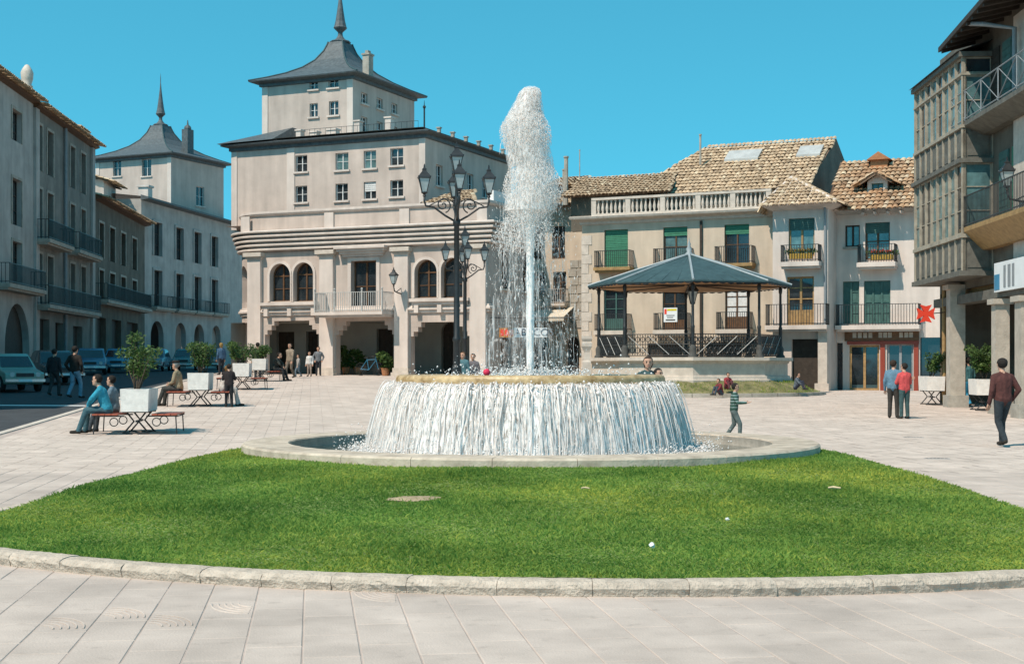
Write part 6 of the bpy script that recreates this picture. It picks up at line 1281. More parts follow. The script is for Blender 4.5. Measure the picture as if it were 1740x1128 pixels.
hl = thing('hanging_lantern', 'iron lantern hanging from the bandstand ceiling', 'lantern', (KX, KY - 1.2, KG + ZF)); lantern(hl, (0, 0, zz(522, KY - 1.2) - KG - ZF), 1.0); m_ = MB(); m_.tube([(0, 0, zz(522, KY - 1.2) - KG - ZF + 1.2), (0, 0, ZP - ZF + 0.6)], 0.015, 5); m_.build('chain', IRON, hl)

# ================================================================ planter benches
def planter_bench(px, y, rz, label, shrub, seats=(-1, 1), sc=1.0, group=None):
    x = at(px, y); t = thing('planter_bench' if seats else 'planter', label, 'planter', (x, y, g(x, y)), rz, group); t.scale = (sc,) * 3
    W_, D_, z0, z1 = 0.31, 0.72, 0.50, 1.0; m_ = MB()
    m_.hexa([(-W_ + 0.02, -D_ + 0.02, z0), (W_ - 0.02, -D_ + 0.02, z0), (W_ - 0.02, D_ - 0.02, z0), (-W_ + 0.02, D_ - 0.02, z0), (-W_, -D_, z1), (W_, -D_, z1), (W_, D_, z1), (-W_, D_, z1)])
    m_.Fc = [f for f in m_.Fc if f != (4, 5, 6, 7)]; m_.M = [0] * len(m_.Fc); q = 0.06; m_.add([(-W_, -D_, z1), (W_, -D_, z1), (W_, D_, z1), (-W_, D_, z1), (-W_ + q, -D_ + q, z1), (W_ - q, -D_ + q, z1), (W_ - q, D_ - q, z1), (-W_ + q, D_ - q, z1), (-W_ + q, -D_ + q, z1 - 0.12), (W_ - q, -D_ + q, z1 - 0.12), (W_ - q, D_ - q, z1 - 0.12), (-W_ + q, D_ - q, z1 - 0.12)], [(0, 1, 5, 4), (1, 2, 6, 5), (2, 3, 7, 6), (3, 0, 4, 7), (4, 5, 9, 8), (5, 6, 10, 9), (6, 7, 11, 10), (7, 4, 8, 11)]); m_.build('box', CONCRETE_W, t)
    m_ = MB(); m_.quad((-W_ + q, -D_ + q, z1 - 0.06), (W_ - q, -D_ + q, z1 - 0.06), (W_ - q, D_ - q, z1 - 0.06), (-W_ + q, D_ - q, z1 - 0.06)); m_.build('soil', mat('planter_soil', (0.07, 0.05, 0.035), var=0.3, scale=15, bump=0.5), t)
    for yy in (-D_ * 0.62, D_ * 0.62):
        m_ = MB()
        for s_ in (-1, 1): m_.tube([(s_ * 0.22, yy, z0), (s_ * 0.05, yy, 0.28), (s_ * 0.26, yy, 0.03)], 0.022, 6)
        m_.tube([(-0.3, yy, 0.025), (0.3, yy, 0.025)], 0.022, 6); m_.tube([(-0.3, yy, z0 - 0.012), (0.3, yy, z0 - 0.012)], 0.02, 6); m_.build('leg', IRON, t)
    m_ = MB(); m_.tube([(0, -D_ * 0.62, 0.28), (0, D_ * 0.62, 0.28)], 0.025, 6); m_.build('stretcher', IRON, t)
    for s_ in seats:
        st_ = MB(); X0, X1 = s_ * 0.36, s_ * 0.92
        fr_ = MB()
        for yy in (-0.60, 0.60):
            fr_.tube([(s_ * 0.24, yy, 0.40), (X1, yy, 0.405)], 0.016, 5); fr_.tube([(X1 - s_ * 0.04, yy, 0.40), (X1 - s_ * 0.02, yy, 0.0)], 0.014, 5)
            fr_.tube([(s_ * (0.36 + 0.10 + 0.09 * math.cos(th)), yy, 0.27 + 0.09 * math.sin(th)) for th in lin(0, 2 * PI, 12)], 0.012, 5, cap=False)
        fr_.tube([(X1 - s_ * 0.04, -0.6, 0.39), (X1 - s_ * 0.04, 0.6, 0.39)], 0.014, 5); f_ = fr_.build('seat_frame', IRON, t)
        for i in range(4):
            a = X0 + (X1 - X0) * (i + 0.06) / 4; b = X0 + (X1 - X0) * (i + 0.94) / 4; m_ = MB(); m_.box(min(a, b), max(a, b), -0.72, 0.72, 0.42, 0.452); m_.build('seat_plank', REDWOOD, f_)
    if shrub:
        lobes = []
        for k in range(shrub[0]):
            cx_, cy_ = random.uniform(-0.15, 0.15), -0.5 + 1.0 * (k + 0.5) / shrub[0]; hgt = shrub[1] * random.uniform(0.75, 1.1); m_ = MB()
            for j in range(4):
                ex, ey = cx_ + random.uniform(-0.45, 0.45), cy_ + random.uniform(-0.35, 0.35); m_.tube([(cx_, cy_, z1 - 0.1), ((cx_ + ex) / 2, (cy_ + ey) / 2, z1 + hgt * 0.45), (ex, ey, z1 + hgt * 0.95)], [0.018, 0.012, 0.004], 5)
                for q_ in (0.4, 0.65, 0.9): lobes.append(((cx_ + (ex - cx_) * q_ + random.uniform(-0.08, 0.08), cy_ + (ey - cy_) * q_ + random.uniform(-0.08, 0.08), z1 + hgt * q_), (0.17, 0.17, 0.17)))
            m_.build('stem', BARK, t)
        foliage('foliage', t, lobes, shrub[2], 0.05)
    return t
GRP = 'planter benches along the plaza edge'
PB1 = planter_bench(237, 31.8, R(6), 'planter bench with two leafy shrubs and a man in blue seated', (3, 1.15, 1500), group=GRP)
PB2 = planter_bench(341, 42.5, R(6), 'planter bench beside the seated man in a beret', (3, 0.85, 1500), group=GRP)
PB3 = planter_bench(412, 54.0, R(6), 'planter bench with low round shrubs and empty red seats', (3, 0.7, 1600), group=GRP)
PB4 = planter_bench(442, 63.5, R(6), 'planter bench nearest the town hall arcade', (2, 0.6, 1200), group=GRP)
planter_bench(1583, 49.6, R(-4), 'white planter with a dark bush by the drainpipe', (2, 0.75, 1200), seats=())
planter_bench(1669, 45.0, R(-8), 'white planter with a tall green bush between the stone pillars', (3, 1.1, 2200), seats=(1,))

# ================================================================ parked cars
def car(x, y, rz, label, col, L=4.0, W_=1.55, H_=1.42, round_=0.0, group='cars parked in front of the shaded houses'):
    t = thing('parked_car', label, 'car', (x, y, g(x, y)), rz, group); pm = mat('car_paint_%02d%02d%02d' % tuple(int(c * 99) for c in col), col, rough=0.25, var=0.05, scale=2, spec=0.6)
    h = L / 2; zb = 0.27; bl_ = 0.80
    side = [(-h, zb + 0.12), (-h + 0.05, zb), (h - 0.1, zb), (h, zb + 0.1), (h, bl_ - 0.14), (h - 0.08, bl_ - 0.02 - 0.08 * round_), (h * 0.42, bl_ + 0.05), (h * 0.12, H_ - 0.08), (0.0, H_), (-h * 0.42, H_), (-h * 0.56, H_ - 0.07), (-h * 0.78 + 0.1 * round_, bl_ + 0.06), (-h + 0.06, bl_ - 0.02), (-h, bl_ - 0.12)]
    def wd(z): return W_ / 2 * (1.0 if z < bl_ else 1.0 - 0.20 * (z - bl_) / (H_ - bl_)) * (0.96 if z < 0.4 else 1)
    me = bpy.data.meshes.new('body'); bm = bmesh.new(); Lf = [bm.verts.new((yy, wd(z), z)) for yy, z in side]; Rt = [bm.verts.new((yy, -wd(z), z)) for yy, z in side]; n = len(side)
    bm.faces.new(Lf); bm.faces.new(Rt[::-1])
    for i in range(n): bm.faces.new((Lf[i], Rt[i], Rt[(i + 1) % n], Lf[(i + 1) % n]))
    bmesh.ops.recalc_face_normals(bm, faces=bm.faces); bmesh.ops.bevel(bm, geom=list(bm.edges), offset=0.05 + 0.03 * round_, segments=3, profile=0.5, affect='EDGES', clamp_overlap=True)
    for f in bm.faces: f.smooth = True
    bm.to_mesh(me); bm.free(); me.materials.append(pm); body = bpy.data.objects.new('body', me); COL.objects.link(body); body.parent = t
    def strip(name, pts, m_, parent=t): q = MB(); q.add(pts, [tuple(range(len(pts)))]); return q.build(name, m_, parent)
    ins = 0.012
    for s_ in (-1, 1):
        zA_, zB_ = bl_ + 0.09, H_ - 0.10
        for (ya, yb, yc, yd) in ((h * 0.34, -0.06, -0.06, h * 0.12), (-0.12, -h * 0.66, -h * 0.52, -0.12)):
            strip('side_window', [(ya, s_ * (wd(zA_) + ins), zA_), (yb, s_ * (wd(zA_) + ins), zA_), (yc, s_ * (wd(zB_) + ins), zB_), (yd, s_ * (wd(zB_) + ins), zB_)], GLASS)
    for (p0, p1, nm) in (((h * 0.39, bl_ + 0.09), (h * 0.15, H_ - 0.12), 'windscreen'), ((-h * 0.755 + 0.1 * round_, bl_ + 0.1), (-h * 0.585, H_ - 0.11), 'rear_window')):
        o_ = 0.02 if nm == 'windscreen' else -0.02; strip(nm, [(p0[0] + o_, wd(p0[1]) - 0.1, p0[1] + 0.01), (p0[0] + o_, -wd(p0[1]) + 0.1, p0[1] + 0.01), (p1[0] + o_, -wd(p1[1]) + 0.08, p1[1] + 0.01), (p1[0] + o_, wd(p1[1]) - 0.08, p1[1] + 0.01)], GLASS)
    for s_ in (-1, 1):
        for yy in (h * 0.62, -h * 0.62):
            q = MB(); q.tube([(yy, s_ * (W_ / 2 - 0.14), 0.29), (yy, s_ * (W_ / 2 + 0.01), 0.29)], 0.29, 18); wh = q.build('wheel', RUBBER, t); q = MB(); q.tube([(yy, s_ * (W_ / 2 + 0.008), 0.29), (yy, s_ * (W_ / 2 + 0.02), 0.29)], 0.17, 14); q.build('rim', CHROME, wh)
        for (yy, m_, nm) in ((h + 0.005, LAMPGLASS, 'headlight'), (-h - 0.005, SIGNRED, 'tail_light')): q = MB(); q.tube([(yy - 0.02, s_ * (W_ / 2 - 0.25), 0.62), (yy + 0.02, s_ * (W_ / 2 - 0.25), 0.62)], 0.09, 12); q.build(nm, m_, t)
    for yy in (h, -h): q = MB(); q.box(yy - 0.06, yy + 0.06, -W_ / 2, W_ / 2, 0.36, 0.46); q.build('bumper', CHROME, t)
    q = MB(); q.box(h + 0.0, h + 0.012, -0.32, 0.32, 0.54, 0.68); q.build('grille', IRON, t)
    q = MB(); q.box(h + 0.06, h + 0.068, -0.24, 0.24, 0.36, 0.46); q.build('number_plate', SIGNWHITE, t)
    return t
CS = [(20, 52.5, -55, 'small rounded pale green car beside the arched house', (0.20, 0.30, 0.25), 3.4, 1.42, 1.40, 1.0), (92, 60.0, -60, 'dark car behind the couple walking in the shade', (0.05, 0.06, 0.065), 4.1, 1.6, 1.42, 0.3), (155, 76.0, -75, 'light blue car parked beside the brighter blue one', (0.09, 0.22, 0.32), 4.0, 1.58, 1.42, 0.2),
      (203, 82.0, -80, 'bright blue car with its dark windscreen towards the square', (0.06, 0.28, 0.42), 4.2, 1.6, 1.4, 0.0), (262, 88.0, -85, 'blue grey car half hidden behind a planter shrub', (0.12, 0.19, 0.24), 4.1, 1.6, 1.4, 0.2), (318, 92.0, -85, 'dull teal car parked before the palace arches', (0.08, 0.20, 0.20), 4.0, 1.58, 1.42, 0.4), (356, 94.0, -85, 'dark grey car at the end of the parked row', (0.07, 0.08, 0.085), 4.0, 1.58, 1.42, 0.4)]
for (px, y, rz, lb, c, L_, W2, H2, rd) in CS: car(at(px, y), y, R(rz), lb, c, L_, W2, H2, rd)

# ================================================================ small things under the arcade
def bicycle(x, y, rz):
    t = thing('bicycle', 'dark bicycle leaning in the middle arch of the town hall', 'bicycle', (x, y, g(x, y)), rz)
    for yy in (-0.52, 0.52):
        m_ = MB(); m_.tube([(yy + 0.33 * math.cos(a), 0, 0.34 + 0.33 * math.sin(a)) for a in lin(0, 2 * PI, 24)], 0.018, 5, cap=False); w_ = m_.build('wheel', RUBBER, t); m_ = MB()
        for k in range(8): a = PI * k / 8; m_.tube([(yy - 0.32 * math.cos(a), 0, 0.34 - 0.32 * math.sin(a)), (yy + 0.32 * math.cos(a), 0, 0.34 + 0.32 * math.sin(a))], 0.003, 3)
        m_.build('spokes', CHROME, w_)
    m_ = MB()
    for p, q in (((-0.52, 0.34), (-0.05, 0.3)), ((-0.05, 0.3), (0.38, 0.8)), ((-0.15, 0.82), (0.36, 0.84)), ((-0.05, 0.3), (-0.16, 0.9)), ((-0.52, 0.34), (-0.15, 0.82)), ((0.52, 0.34), (0.34, 0.98))): m_.tube([(p[0], 0, p[1]), (q[0], 0, q[1])], 0.016, 6)
    m_.build('frame', SIGNBLUE, t); m_ = MB(); m_.box(-0.3, -0.04, -0.06, 0.06, 0.9, 0.95); m_.build('saddle', IRON, t); m_ = MB(); m_.tube([(0.28, -0.26, 1.0), (0.34, -0.1, 1.02), (0.34, 0.1, 1.02), (0.28, 0.26, 1.0)], 0.014, 5); m_.build('handlebar', CHROME, t)
bicycle(at(628, 73.5), 73.5, R(-24))
for i, (px, y, h_, lb) in enumerate(((588, 76.0, 1.1, 'bushy pot plant deep in the middle town hall arch'), (608, 76.0, 0.9, 'smaller pot plant next to the bushy one in the arch'), (655, 73.0, 0.7, 'low pot plant beside the bicycle in the middle arch'))):
    x = at(px, y); t = thing('pot_plant', lb, 'plant', (x, y, max(g(x, y), 1.0))); m_ = MB(); m_.lathe([(0.16, 0), (0.22, 0.35), (0.24, 0.36), (0.24, 0.4), (0.2, 0.4), (0.01, 0.36)], n=12); m_.build('pot', CLAY, t)
    foliage('foliage', t, [((random.uniform(-0.2, 0.2), random.uniform(-0.2, 0.2), 0.5 + h_ * k / 4), (0.35, 0.35, 0.25)) for k in range(4)], 500, 0.11)
# ================================================================ people
def capsule(mb, p0, p1, r0, r1, n=10):
    p0, p1 = Vector(p0), Vector(p1); d = p1 - p0; L = d.length
    if L < 1e-5: d = Vector((0, 0, 1)); L = 1e-5
    d.normalize(); x = d.orthogonal().normalized(); y = d.cross(x); prof = [(r0 * math.sin(t), -r0 * math.cos(t)) for t in lin(0.05, PI / 2, 4)] + [(r1 * math.sin(t), L + r1 * -math.cos(t)) for t in lin(PI / 2, PI - 0.05, 4)]
    b = len(mb.V)
    for (r, z) in prof:
        for j in range(n): a = 2 * PI * j / n; q = p0 + d * z + (x * math.cos(a) + y * math.sin(a)) * r; mb.V.append((q.x, q.y, q.z))
    k = len(prof)
    for i in range(k - 1):
        for j in range(n): mb.Fc.append((b + i * n + j, b + i * n + (j + 1) % n, b + (i + 1) * n + (j + 1) % n, b + (i + 1) * n + j)); mb.M.append(0)
    mb.Fc.append(tuple(b + j for j in range(n))[::-1]); mb.Fc.append(tuple(b + (k - 1) * n + j for j in range(n))); mb.M += [0, 0]
SKIN = mat('skin', (0.50, 0.29, 0.20), rough=0.55, var=0.06, scale=20)
def cloth(col): return mat('cloth_%02d%02d%02d' % tuple(int(c * 99) for c in col), col, rough=0.9, var=0.22, scale=9, bump=1.0, bscale=16)
PENDING = []
def person(label, x, y, rz, h, top, legs, hair, pose='stand', arms='down', lean=0.0, long_hair=False, hat=None, shoe=(0.03, 0.025, 0.02), z=None, head_turn=0.0, stripes=None, seat=0.45, female=False, child=False):
    s = h / 1.75; t = thing('person', label, 'person', (x, y, g(x, y) if z is None else z), rz); S = []        # segments: p0, p1, r0, r1, material
    V3 = lambda *a: Vector(a)
    if pose == 'sit': pel = V3(0, 0, seat / s + 0.10)
    elif pose == 'ground': pel = V3(0, 0, 0.13)
    else: pel = V3(0, 0, 0.93)
    ax = V3(0, math.sin(lean), math.cos(lean)); T = lambda up, dx=0, dy=0: pel + ax * up + V3(dx, dy * math.cos(lean), -dy * math.sin(lean))
    sw = 0.175 if female or child else 0.19; bf = 1.0
    for sx in (-1, 1):
        S.append((T(-0.04, sx * 0.07), T(0.0, sx * 0.07), 0.112, 0.112, 2)); S.append((T(0.03, sx * 0.065), T(0.14, sx * 0.06), 0.128, 0.116, 1)); S.append((T(0.14, sx * 0.06), T(0.38, sx * 0.09, 0.01), 0.116 * bf, 0.122 * bf, 1)); S.append((T(0.50, sx * 0.03), T(0.455, sx * (sw - 0.01)), 0.062, 0.066, 1)); S.append((T(0.36, sx * 0.09), T(0.44, sx * (sw - 0.06)), 0.115, 0.075, 1))
    S.append((T(0.0), T(0.40, 0, 0.01), 0.13, 0.135, 1)); S.append((T(0.40), T(0.47), 0.12, 0.075, 1))
    S.append((T(0.50), T(0.60, 0, 0.02), 0.060, 0.054, 0)); hc = T(0.69, 0, 0.03)
    ct, st_ = math.cos(head_turn), math.sin(head_turn); Hd = lambda a, b, c: hc + V3(a * ct - b * st_, a * st_ + b * ct, c)
    S += [(Hd(0, 0.015, -0.055), Hd(0, -0.005, 0.045), 0.072, 0.094, 0), (Hd(0, -0.02, 0.03), Hd(0, -0.03, 0.04), 0.09, 0.09, 0), (Hd(0, 0.085, 0.0), Hd(0, 0.090, -0.02), 0.013, 0.017, 0), (Hd(0, 0.06, -0.09), Hd(0, 0.055, -0.085), 0.032, 0.032, 0)]
    for sx in (-1, 1): S.append((Hd(sx * 0.085, 0, -0.01), Hd(sx * 0.09, -0.005, 0.015), 0.018, 0.02, 0))
    # legs
    for sx in (-1, 1):
        hip = pel + V3(sx * 0.09, 0, -0.02)
        if pose == 'sit': kn = pel + V3(sx * 0.11, 0.44, -0.02); an = V3(sx * 0.12, kn.y + (0.06 if sx > 0 else 0.16), 0.09); td = V3(sx * 0.02, 0.17, -0.045)
        elif pose == 'ground': kn = V3(sx * 0.12, 0.36, 0.44); an = V3(sx * 0.11, 0.50, 0.07); td = V3(0, 0.15, -0.03)
        elif pose == 'walk': kn = V3(sx * 0.095, 0.10 + 0.09 * sx, 0.50); an = V3(sx * 0.09, 0.20 * sx - 0.02, 0.10 + (0.05 if sx < 0 else 0)); td = V3(sx * 0.02, 0.17, -0.05 - (0.03 if sx < 0 else 0))
        else: kn = V3(sx * 0.10, 0.02, 0.50); an = V3(sx * 0.11, 0, 0.09); td = V3(sx * 0.03, 0.17, -0.045)
        S += [(hip, kn, 0.100, 0.074, 2), (kn, an, 0.071, 0.062, 2), (an + V3(0, -0.03, -0.035), an + td, 0.048, 0.04, 3)]
    hands = []
    for sx in (-1, 1):
        sh = T(0.47, sx * sw); a = arms if isinstance(arms, str) else arms[0 if sx < 0 else 1]
        if a == 'down': el, wr = sh + V3(sx * 0.06, -0.03, -0.29), sh + V3(sx * 0.07, 0.05, -0.54)
        elif a == 'swing': el, wr = sh + V3(sx * 0.05, -0.10 * sx, -0.28), sh + V3(sx * 0.05, -0.10 * sx + 0.06, -0.52)
        elif a == 'lap': el, wr = sh + V3(sx * 0.05, 0.06, -0.29), pel + V3(sx * 0.09, 0.27, 0.12)
        elif a == 'front': el, wr = sh + V3(sx * 0.07, 0.06, -0.27), sh + V3(-sx * 0.04, 0.27, -0.24)
        elif a == 'out': el, wr = sh + V3(sx * 0.10, 0.10, -0.25), sh + V3(sx * 0.10, 0.36, -0.24)
        elif a == 'pocket': el, wr = sh + V3(sx * 0.13, -0.06, -0.27), sh + V3(sx * 0.05, 0.05, -0.47)
        elif a == 'knee': el, wr = sh + V3(sx * 0.04, 0.17, -0.22), pel + V3(sx * 0.11, 0.40, 0.10)
        elif a == 'around': el, wr = sh + V3(sx * 0.16, -0.10, -0.22), sh + V3(sx * 0.30, -0.13, -0.20)
        S += [(sh + V3(0, 0, -0.02), el, 0.068, 0.058, 1), (el, wr, 0.056, 0.043, 1)]; hands.append((wr, (wr - el).normalized(), sx)); S.append((wr - (wr - el).normalized() * 0.02, wr + (wr - el).normalized() * 0.03, 0.03, 0.03, 0))
    mb = MB()
    for (p0, p1, r0, r1, m_) in S: capsule(mb, p0 * s, p1 * s, r0 * s, r1 * s)
    mats = [SKIN, cloth(top), cloth(legs), cloth(shoe)] + ([cloth(stripes)] if stripes else [])
    o = mb.build('body', mats, t); rm = o.modifiers.new('r', 'REMESH'); rm.mode = 'VOXEL'; rm.voxel_size = 0.0165 * max(0.75, s); sm = o.modifiers.new('s', 'SMOOTH'); sm.factor = 0.5; sm.iterations = 5
    PENDING.append((o, S, s, stripes))
    # hair, face, hands
    mb = MB(); k0 = 0; lo = -0.16 if long_hair else -0.055
    mb.ball((0, 0, 0), 1.0, 16, 12); V = []
    for (a, b, c) in mb.V:
        bulge = 1.0 + 0.05 * math.sin(9 * a + 7 * c) * math.cos(8 * b); q = Vector((a * 0.103 * bulge, (b * 0.112 - 0.025) * bulge, 0.045 + c * (0.100 if c > 0 else (0.2 if long_hair else 0.115)))); V.append(q)
    keep = [f for f in mb.Fc if all((V[i].y < 0.045 + 0.0 or V[i].z > 0.085) and (V[i].z > lo or V[i].y < -0.02) and V[i].z > lo - 0.05 for i in f)]
    mb.V = [tuple(Hd(*v) * s) for v in V]; mb.Fc = keep; mb.M = [0] * len(keep); mb.build('hair', cloth(hair), t, True)
    if hat:
        mb = MB(); mb.lathe([(0.085, 0.085), (0.125, 0.10), (0.13, 0.125), (0.09, 0.155), (0.005, 0.165)], n=14); mb.V = [tuple(Hd(v[0], v[1] - 0.015, v[2]) * s) for v in mb.V]; mb.build('beret', cloth(hat), t, True)
    for sx in (-1, 1):
        mb = MB(); mb.ball(tuple(Hd(sx * 0.034, 0.080, 0.012) * s), 0.012 * s, 6, 5); mb.build('eye', DARK, t)
        mb = MB(); mb.tube([Hd(sx * 0.018, 0.088, 0.035) * s, Hd(sx * 0.052, 0.078, 0.036) * s], 0.006 * s, 4); mb.build('eyebrow', cloth(hair), t)
    mb = MB(); mb.tube([Hd(-0.024, 0.083, -0.06) * s, Hd(0, 0.090, -0.062) * s, Hd(0.024, 0.083, -0.06) * s], 0.006 * s, 4); mb.build('mouth', mat('lips', (0.35, 0.12, 0.10), rough=0.5), t)
    for (wr, d, sx) in hands:
        mb = MB(); side = d.cross(V3(0, 1, 0) if abs(d.y) < 0.8 else V3(0, 0, 1)).normalized(); nrm = side.cross(d).normalized(); P = lambda a, b, c: (wr + d * a + side * b + nrm * c) * s
        capsule(mb, P(0.03, -0.018, 0), P(0.085, -0.022, 0.004), 0.021 * s, 0.019 * s, 6); capsule(mb, P(0.03, 0.018, 0), P(0.085, 0.022, 0.004), 0.021 * s, 0.019 * s, 6)
        for i, (b_, L_) in enumerate(((-0.032, 0.055), (-0.011, 0.072), (0.011, 0.076), (0.032, 0.066))):
            capsule(mb, P(0.09, b_, 0.004), P(0.09 + L_ * 0.55, b_ * 1.1, 0.012), 0.0095 * s, 0.009 * s, 6); capsule(mb, P(0.09 + L_ * 0.55, b_ * 1.1, 0.012), P(0.09 + L_ * 0.95, b_ * 1.05, 0.032), 0.009 * s, 0.0075 * s, 6)
        capsule(mb, P(0.035, -sx * 0.036, 0.006), P(0.07, -sx * 0.058, 0.02), 0.011 * s, 0.0095 * s, 6); capsule(mb, P(0.07, -sx * 0.058, 0.02), P(0.098, -sx * 0.056, 0.034), 0.0095 * s, 0.008 * s, 6); mb.build('hand', SKIN, t, True)
    return t
def bench_pt(B, lx, ly):
    c, s_ = math.cos(B.rotation_euler.z), math.sin(B.rotation_euler.z); return B.location.x + lx * c - ly * s_, B.location.y + lx * s_ + ly * c
BLK, BRN, DKH = (0.02, 0.016, 0.013), (0.10, 0.05, 0.025), (0.035, 0.022, 0.015)
x, y = bench_pt(PB1, -0.66, -0.30); person('man in bright blue jacket leaning forward on the bench seat', x, y, R(96), 1.72, (0.03, 0.26, 0.36), (0.05, 0.11, 0.13), BLK, 'sit', 'knee', 0.30, z=PB1.location.z)
x, y = bench_pt(PB1, -0.62, 0.42); person('person in grey blue top sitting behind the man in blue', x, y, R(90), 1.6, (0.13, 0.19, 0.23), (0.06, 0.07, 0.08), BLK, 'sit', 'lap', 0.1, z=PB1.location.z)
x, y = bench_pt(PB2, -0.64, 0.0); person('old man in tan jacket and dark beret seated on a bench', x, y, R(85), 1.72, (0.27, 0.22, 0.14), (0.05, 0.05, 0.045), (0.25, 0.24, 0.22), 'sit', 'lap', 0.12, hat=BLK, z=PB2.location.z)
x, y = bench_pt(PB2, 0.66, -0.2); person('brown haired girl in pale top seated beside the planter', x, y, R(-70), 1.5, (0.50, 0.47, 0.43), (0.40, 0.38, 0.35), (0.16, 0.085, 0.03), 'sit', 'lap', 0.25, long_hair=True, z=PB2.location.z, female=True)
Y = 42.0; person('child in black standing with back turned beside the seated girl', at(389, Y), Y, R(10), 1.28, (0.025, 0.02, 0.02), (0.022, 0.024, 0.026), BLK, 'stand', 'front', 0.05, child=True)
x, y = bench_pt(PB4, 0.64, 0.0); person('person in dark coat bent forward on the bench by the arcade', x, y, R(-100), 1.68, (0.035, 0.04, 0.035), (0.025, 0.028, 0.03), BLK, 'sit', 'knee', 0.35, z=PB4.location.z)
Y = 66.5; person('person in dark green jumper standing behind the far planter', at(438, Y), Y, R(20), 1.72, (0.05, 0.075, 0.03), (0.04, 0.045, 0.05), BLK, 'stand', 'down')
Y = 67.5; person('man in tan suit walking in front of the town hall pier', at(493, Y), Y, R(150), 1.68, (0.25, 0.20, 0.15), (0.14, 0.115, 0.09), DKH, 'walk', 'swing')
Y = 70.0; person('small child in pale top following the man in tan', at(507, Y), Y, R(120), 1.12, (0.30, 0.28, 0.26), (0.12, 0.16, 0.19), DKH, 'walk', 'swing', child=True)
Y = 71.5; person('child in white shirt by the town hall arch', at(526, Y), Y, R(170), 1.25, (0.58, 0.56, 0.53), (0.28, 0.22, 0.18), BRN, 'stand', 'down', child=True)
Y = 73.0; person('dim figure in the left arch of the town hall', at(541, Y), Y, R(190), 1.5, (0.16, 0.17, 0.18), (0.03, 0.03, 0.035), BLK, 'stand', 'pocket')
Y = 47.0; person('man in black jacket and pale blue jeans walking in shade', at(127, Y), Y, R(-20), 1.74, (0.018, 0.016, 0.016), (0.13, 0.24, 0.32), BLK, 'walk', 'pocket')
Y = 48.5; person('dark figure walking beside the man in pale jeans', at(92, Y), Y, R(-10), 1.62, (0.02, 0.02, 0.022), (0.03, 0.035, 0.035), BLK, 'walk', 'down')
Y = 75.0; person('person in blue top between the parked cars', at(376, Y), Y, R(40), 1.7, (0.06, 0.12, 0.20), (0.03, 0.03, 0.04), (0.28, 0.18, 0.06), 'stand', 'down', long_hair=True, female=True)
Y = 50.0; person('person in teal seen behind the fountain near the lamp', at(787, Y), Y, R(150), 1.62, (0.07, 0.15, 0.17), (0.05, 0.06, 0.07), BRN, 'stand', 'down')
Y = 50.5; person('dark haired person behind the fountain beside the teal one', at(804, Y), Y, R(160), 1.56, (0.13, 0.12, 0.13), (0.05, 0.06, 0.07), BLK, 'stand', 'down')
Y = 29.6; person('woman in dark teal top standing behind the basin', at(1100, Y), Y, R(-155), 1.78, (0.045, 0.085, 0.085), (0.05, 0.05, 0.06), DKH, 'stand', 'front', long_hair=True, female=True, head_turn=-0.5)
Y = 29.2; person('dark haired child standing close beside the woman in teal', at(1118, Y), Y, R(-140), 1.54, (0.025, 0.03, 0.035), (0.04, 0.04, 0.05), BLK, 'stand', 'down', child=True)
Y = 30.2; person('boy in green jumper with pale stripes standing behind the pool', at(1247, Y), Y, R(-100), 1.22, (0.022, 0.065, 0.048), (0.10, 0.13, 0.125), BLK, 'walk', ('front', 'out'), 0.04, stripes=(0.22, 0.29, 0.28), child=True)
Y = 56.6; person('child in dark red top sitting on the bandstand kerb', at(1225, Y), Y, R(120), 1.25, (0.16, 0.03, 0.035), (0.05, 0.065, 0.085), DKH, 'ground', 'knee', 0.25, z=g(at(1225, Y), Y) + 0.12, child=True)
Y = 57.4; person('child in red jumper perched higher on the grass bank', at(1235, Y), Y, R(200), 1.25, (0.26, 0.035, 0.045), (0.10, 0.035, 0.04), DKH, 'ground', 'knee', 0.2, z=g(at(1235, Y), Y) + 0.34, child=True)
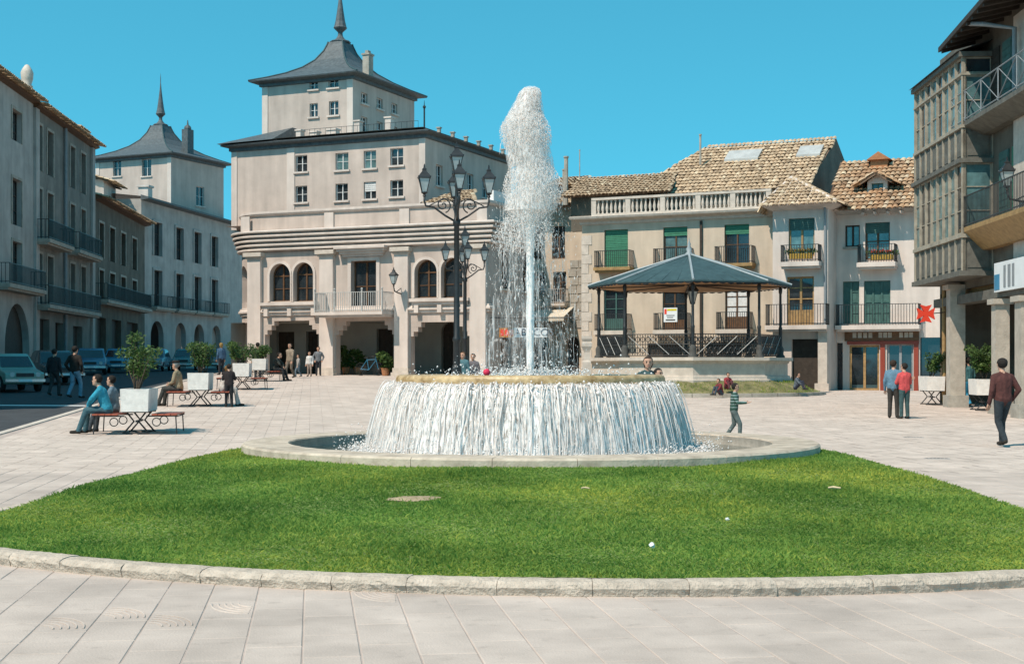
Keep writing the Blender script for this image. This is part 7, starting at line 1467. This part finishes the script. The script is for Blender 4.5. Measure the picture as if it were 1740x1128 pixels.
Y = 58.6; person('boy in dark clothes sitting alone on the grass bank', at(1352, Y), Y, R(240), 1.3, (0.10, 0.12, 0.14), (0.035, 0.04, 0.06), BLK, 'ground', 'knee', 0.2, z=KG + 0.3, child=True)
Y = 40.0; person('man in blue jumper leaning towards the woman in red', at(1518, Y), Y, R(-25), 1.64, (0.11, 0.20, 0.27), (0.045, 0.04, 0.035), DKH, 'stand', ('down', 'around'), 0.03, head_turn=-0.4)
Y = 39.6; person('woman in coral red jumper beside the man in blue', at(1537, Y), Y, R(15), 1.56, (0.52, 0.075, 0.075), (0.05, 0.085, 0.085), BLK, 'stand', 'front', 0.03, female=True, head_turn=0.5)
Y = 28.2; person('man in maroon brown jacket walking away with dark trousers', at(1704, Y), Y, R(12), 1.76, (0.085, 0.032, 0.028), (0.028, 0.036, 0.042), BLK, 'walk', ('down', 'pocket'), 0.02)
Y = 47.5; person('person in bright blue trousers by the arcade shop window', at(1645, Y), Y, R(20), 1.66, (0.05, 0.14, 0.15), (0.03, 0.22, 0.36), BLK, 'walk', 'down')
# turn the blocked-out figures into single skins and dress them by nearest limb
bpy.context.view_layer.update(); dg = bpy.context.evaluated_depsgraph_get()
for (o, S, s, stripes) in PENDING:
    me = bpy.data.meshes.new_from_object(o.evaluated_get(dg)); o.modifiers.clear(); old = o.data; o.data = me; me.name = 'body'
    n = len(me.polygons); c = np.zeros(n * 3); me.polygons.foreach_get('center', c); c = c.reshape(-1, 3) / s; best = np.full(n, 1e9); mi = np.zeros(n, int)
    for (p0, p1, r0, r1, m_) in S:
        a, b = np.array(p0), np.array(p1); d = b - a; L = max(1e-9, d @ d); t = np.clip(((c - a) @ d) / L, 0, 1); q = np.linalg.norm(c - (a + t[:, None] * d), axis=1) - (r0 + (r1 - r0) * t)
        k = q < best; best[k] = q[k]; mi[k] = m_
    if stripes: z_ = c[:, 2]; mi[(mi == 1) & (np.mod(z_ * 11, 1) < 0.3) & (z_ > 1.0)] = 4
    if len(me.materials) < 2:
        me.materials.clear()
        for m_ in old.materials: me.materials.append(m_)
    me.polygons.foreach_set('material_index', mi.astype(np.int32)); me.polygons.foreach_set('use_smooth', np.ones(n, bool)); me.update()
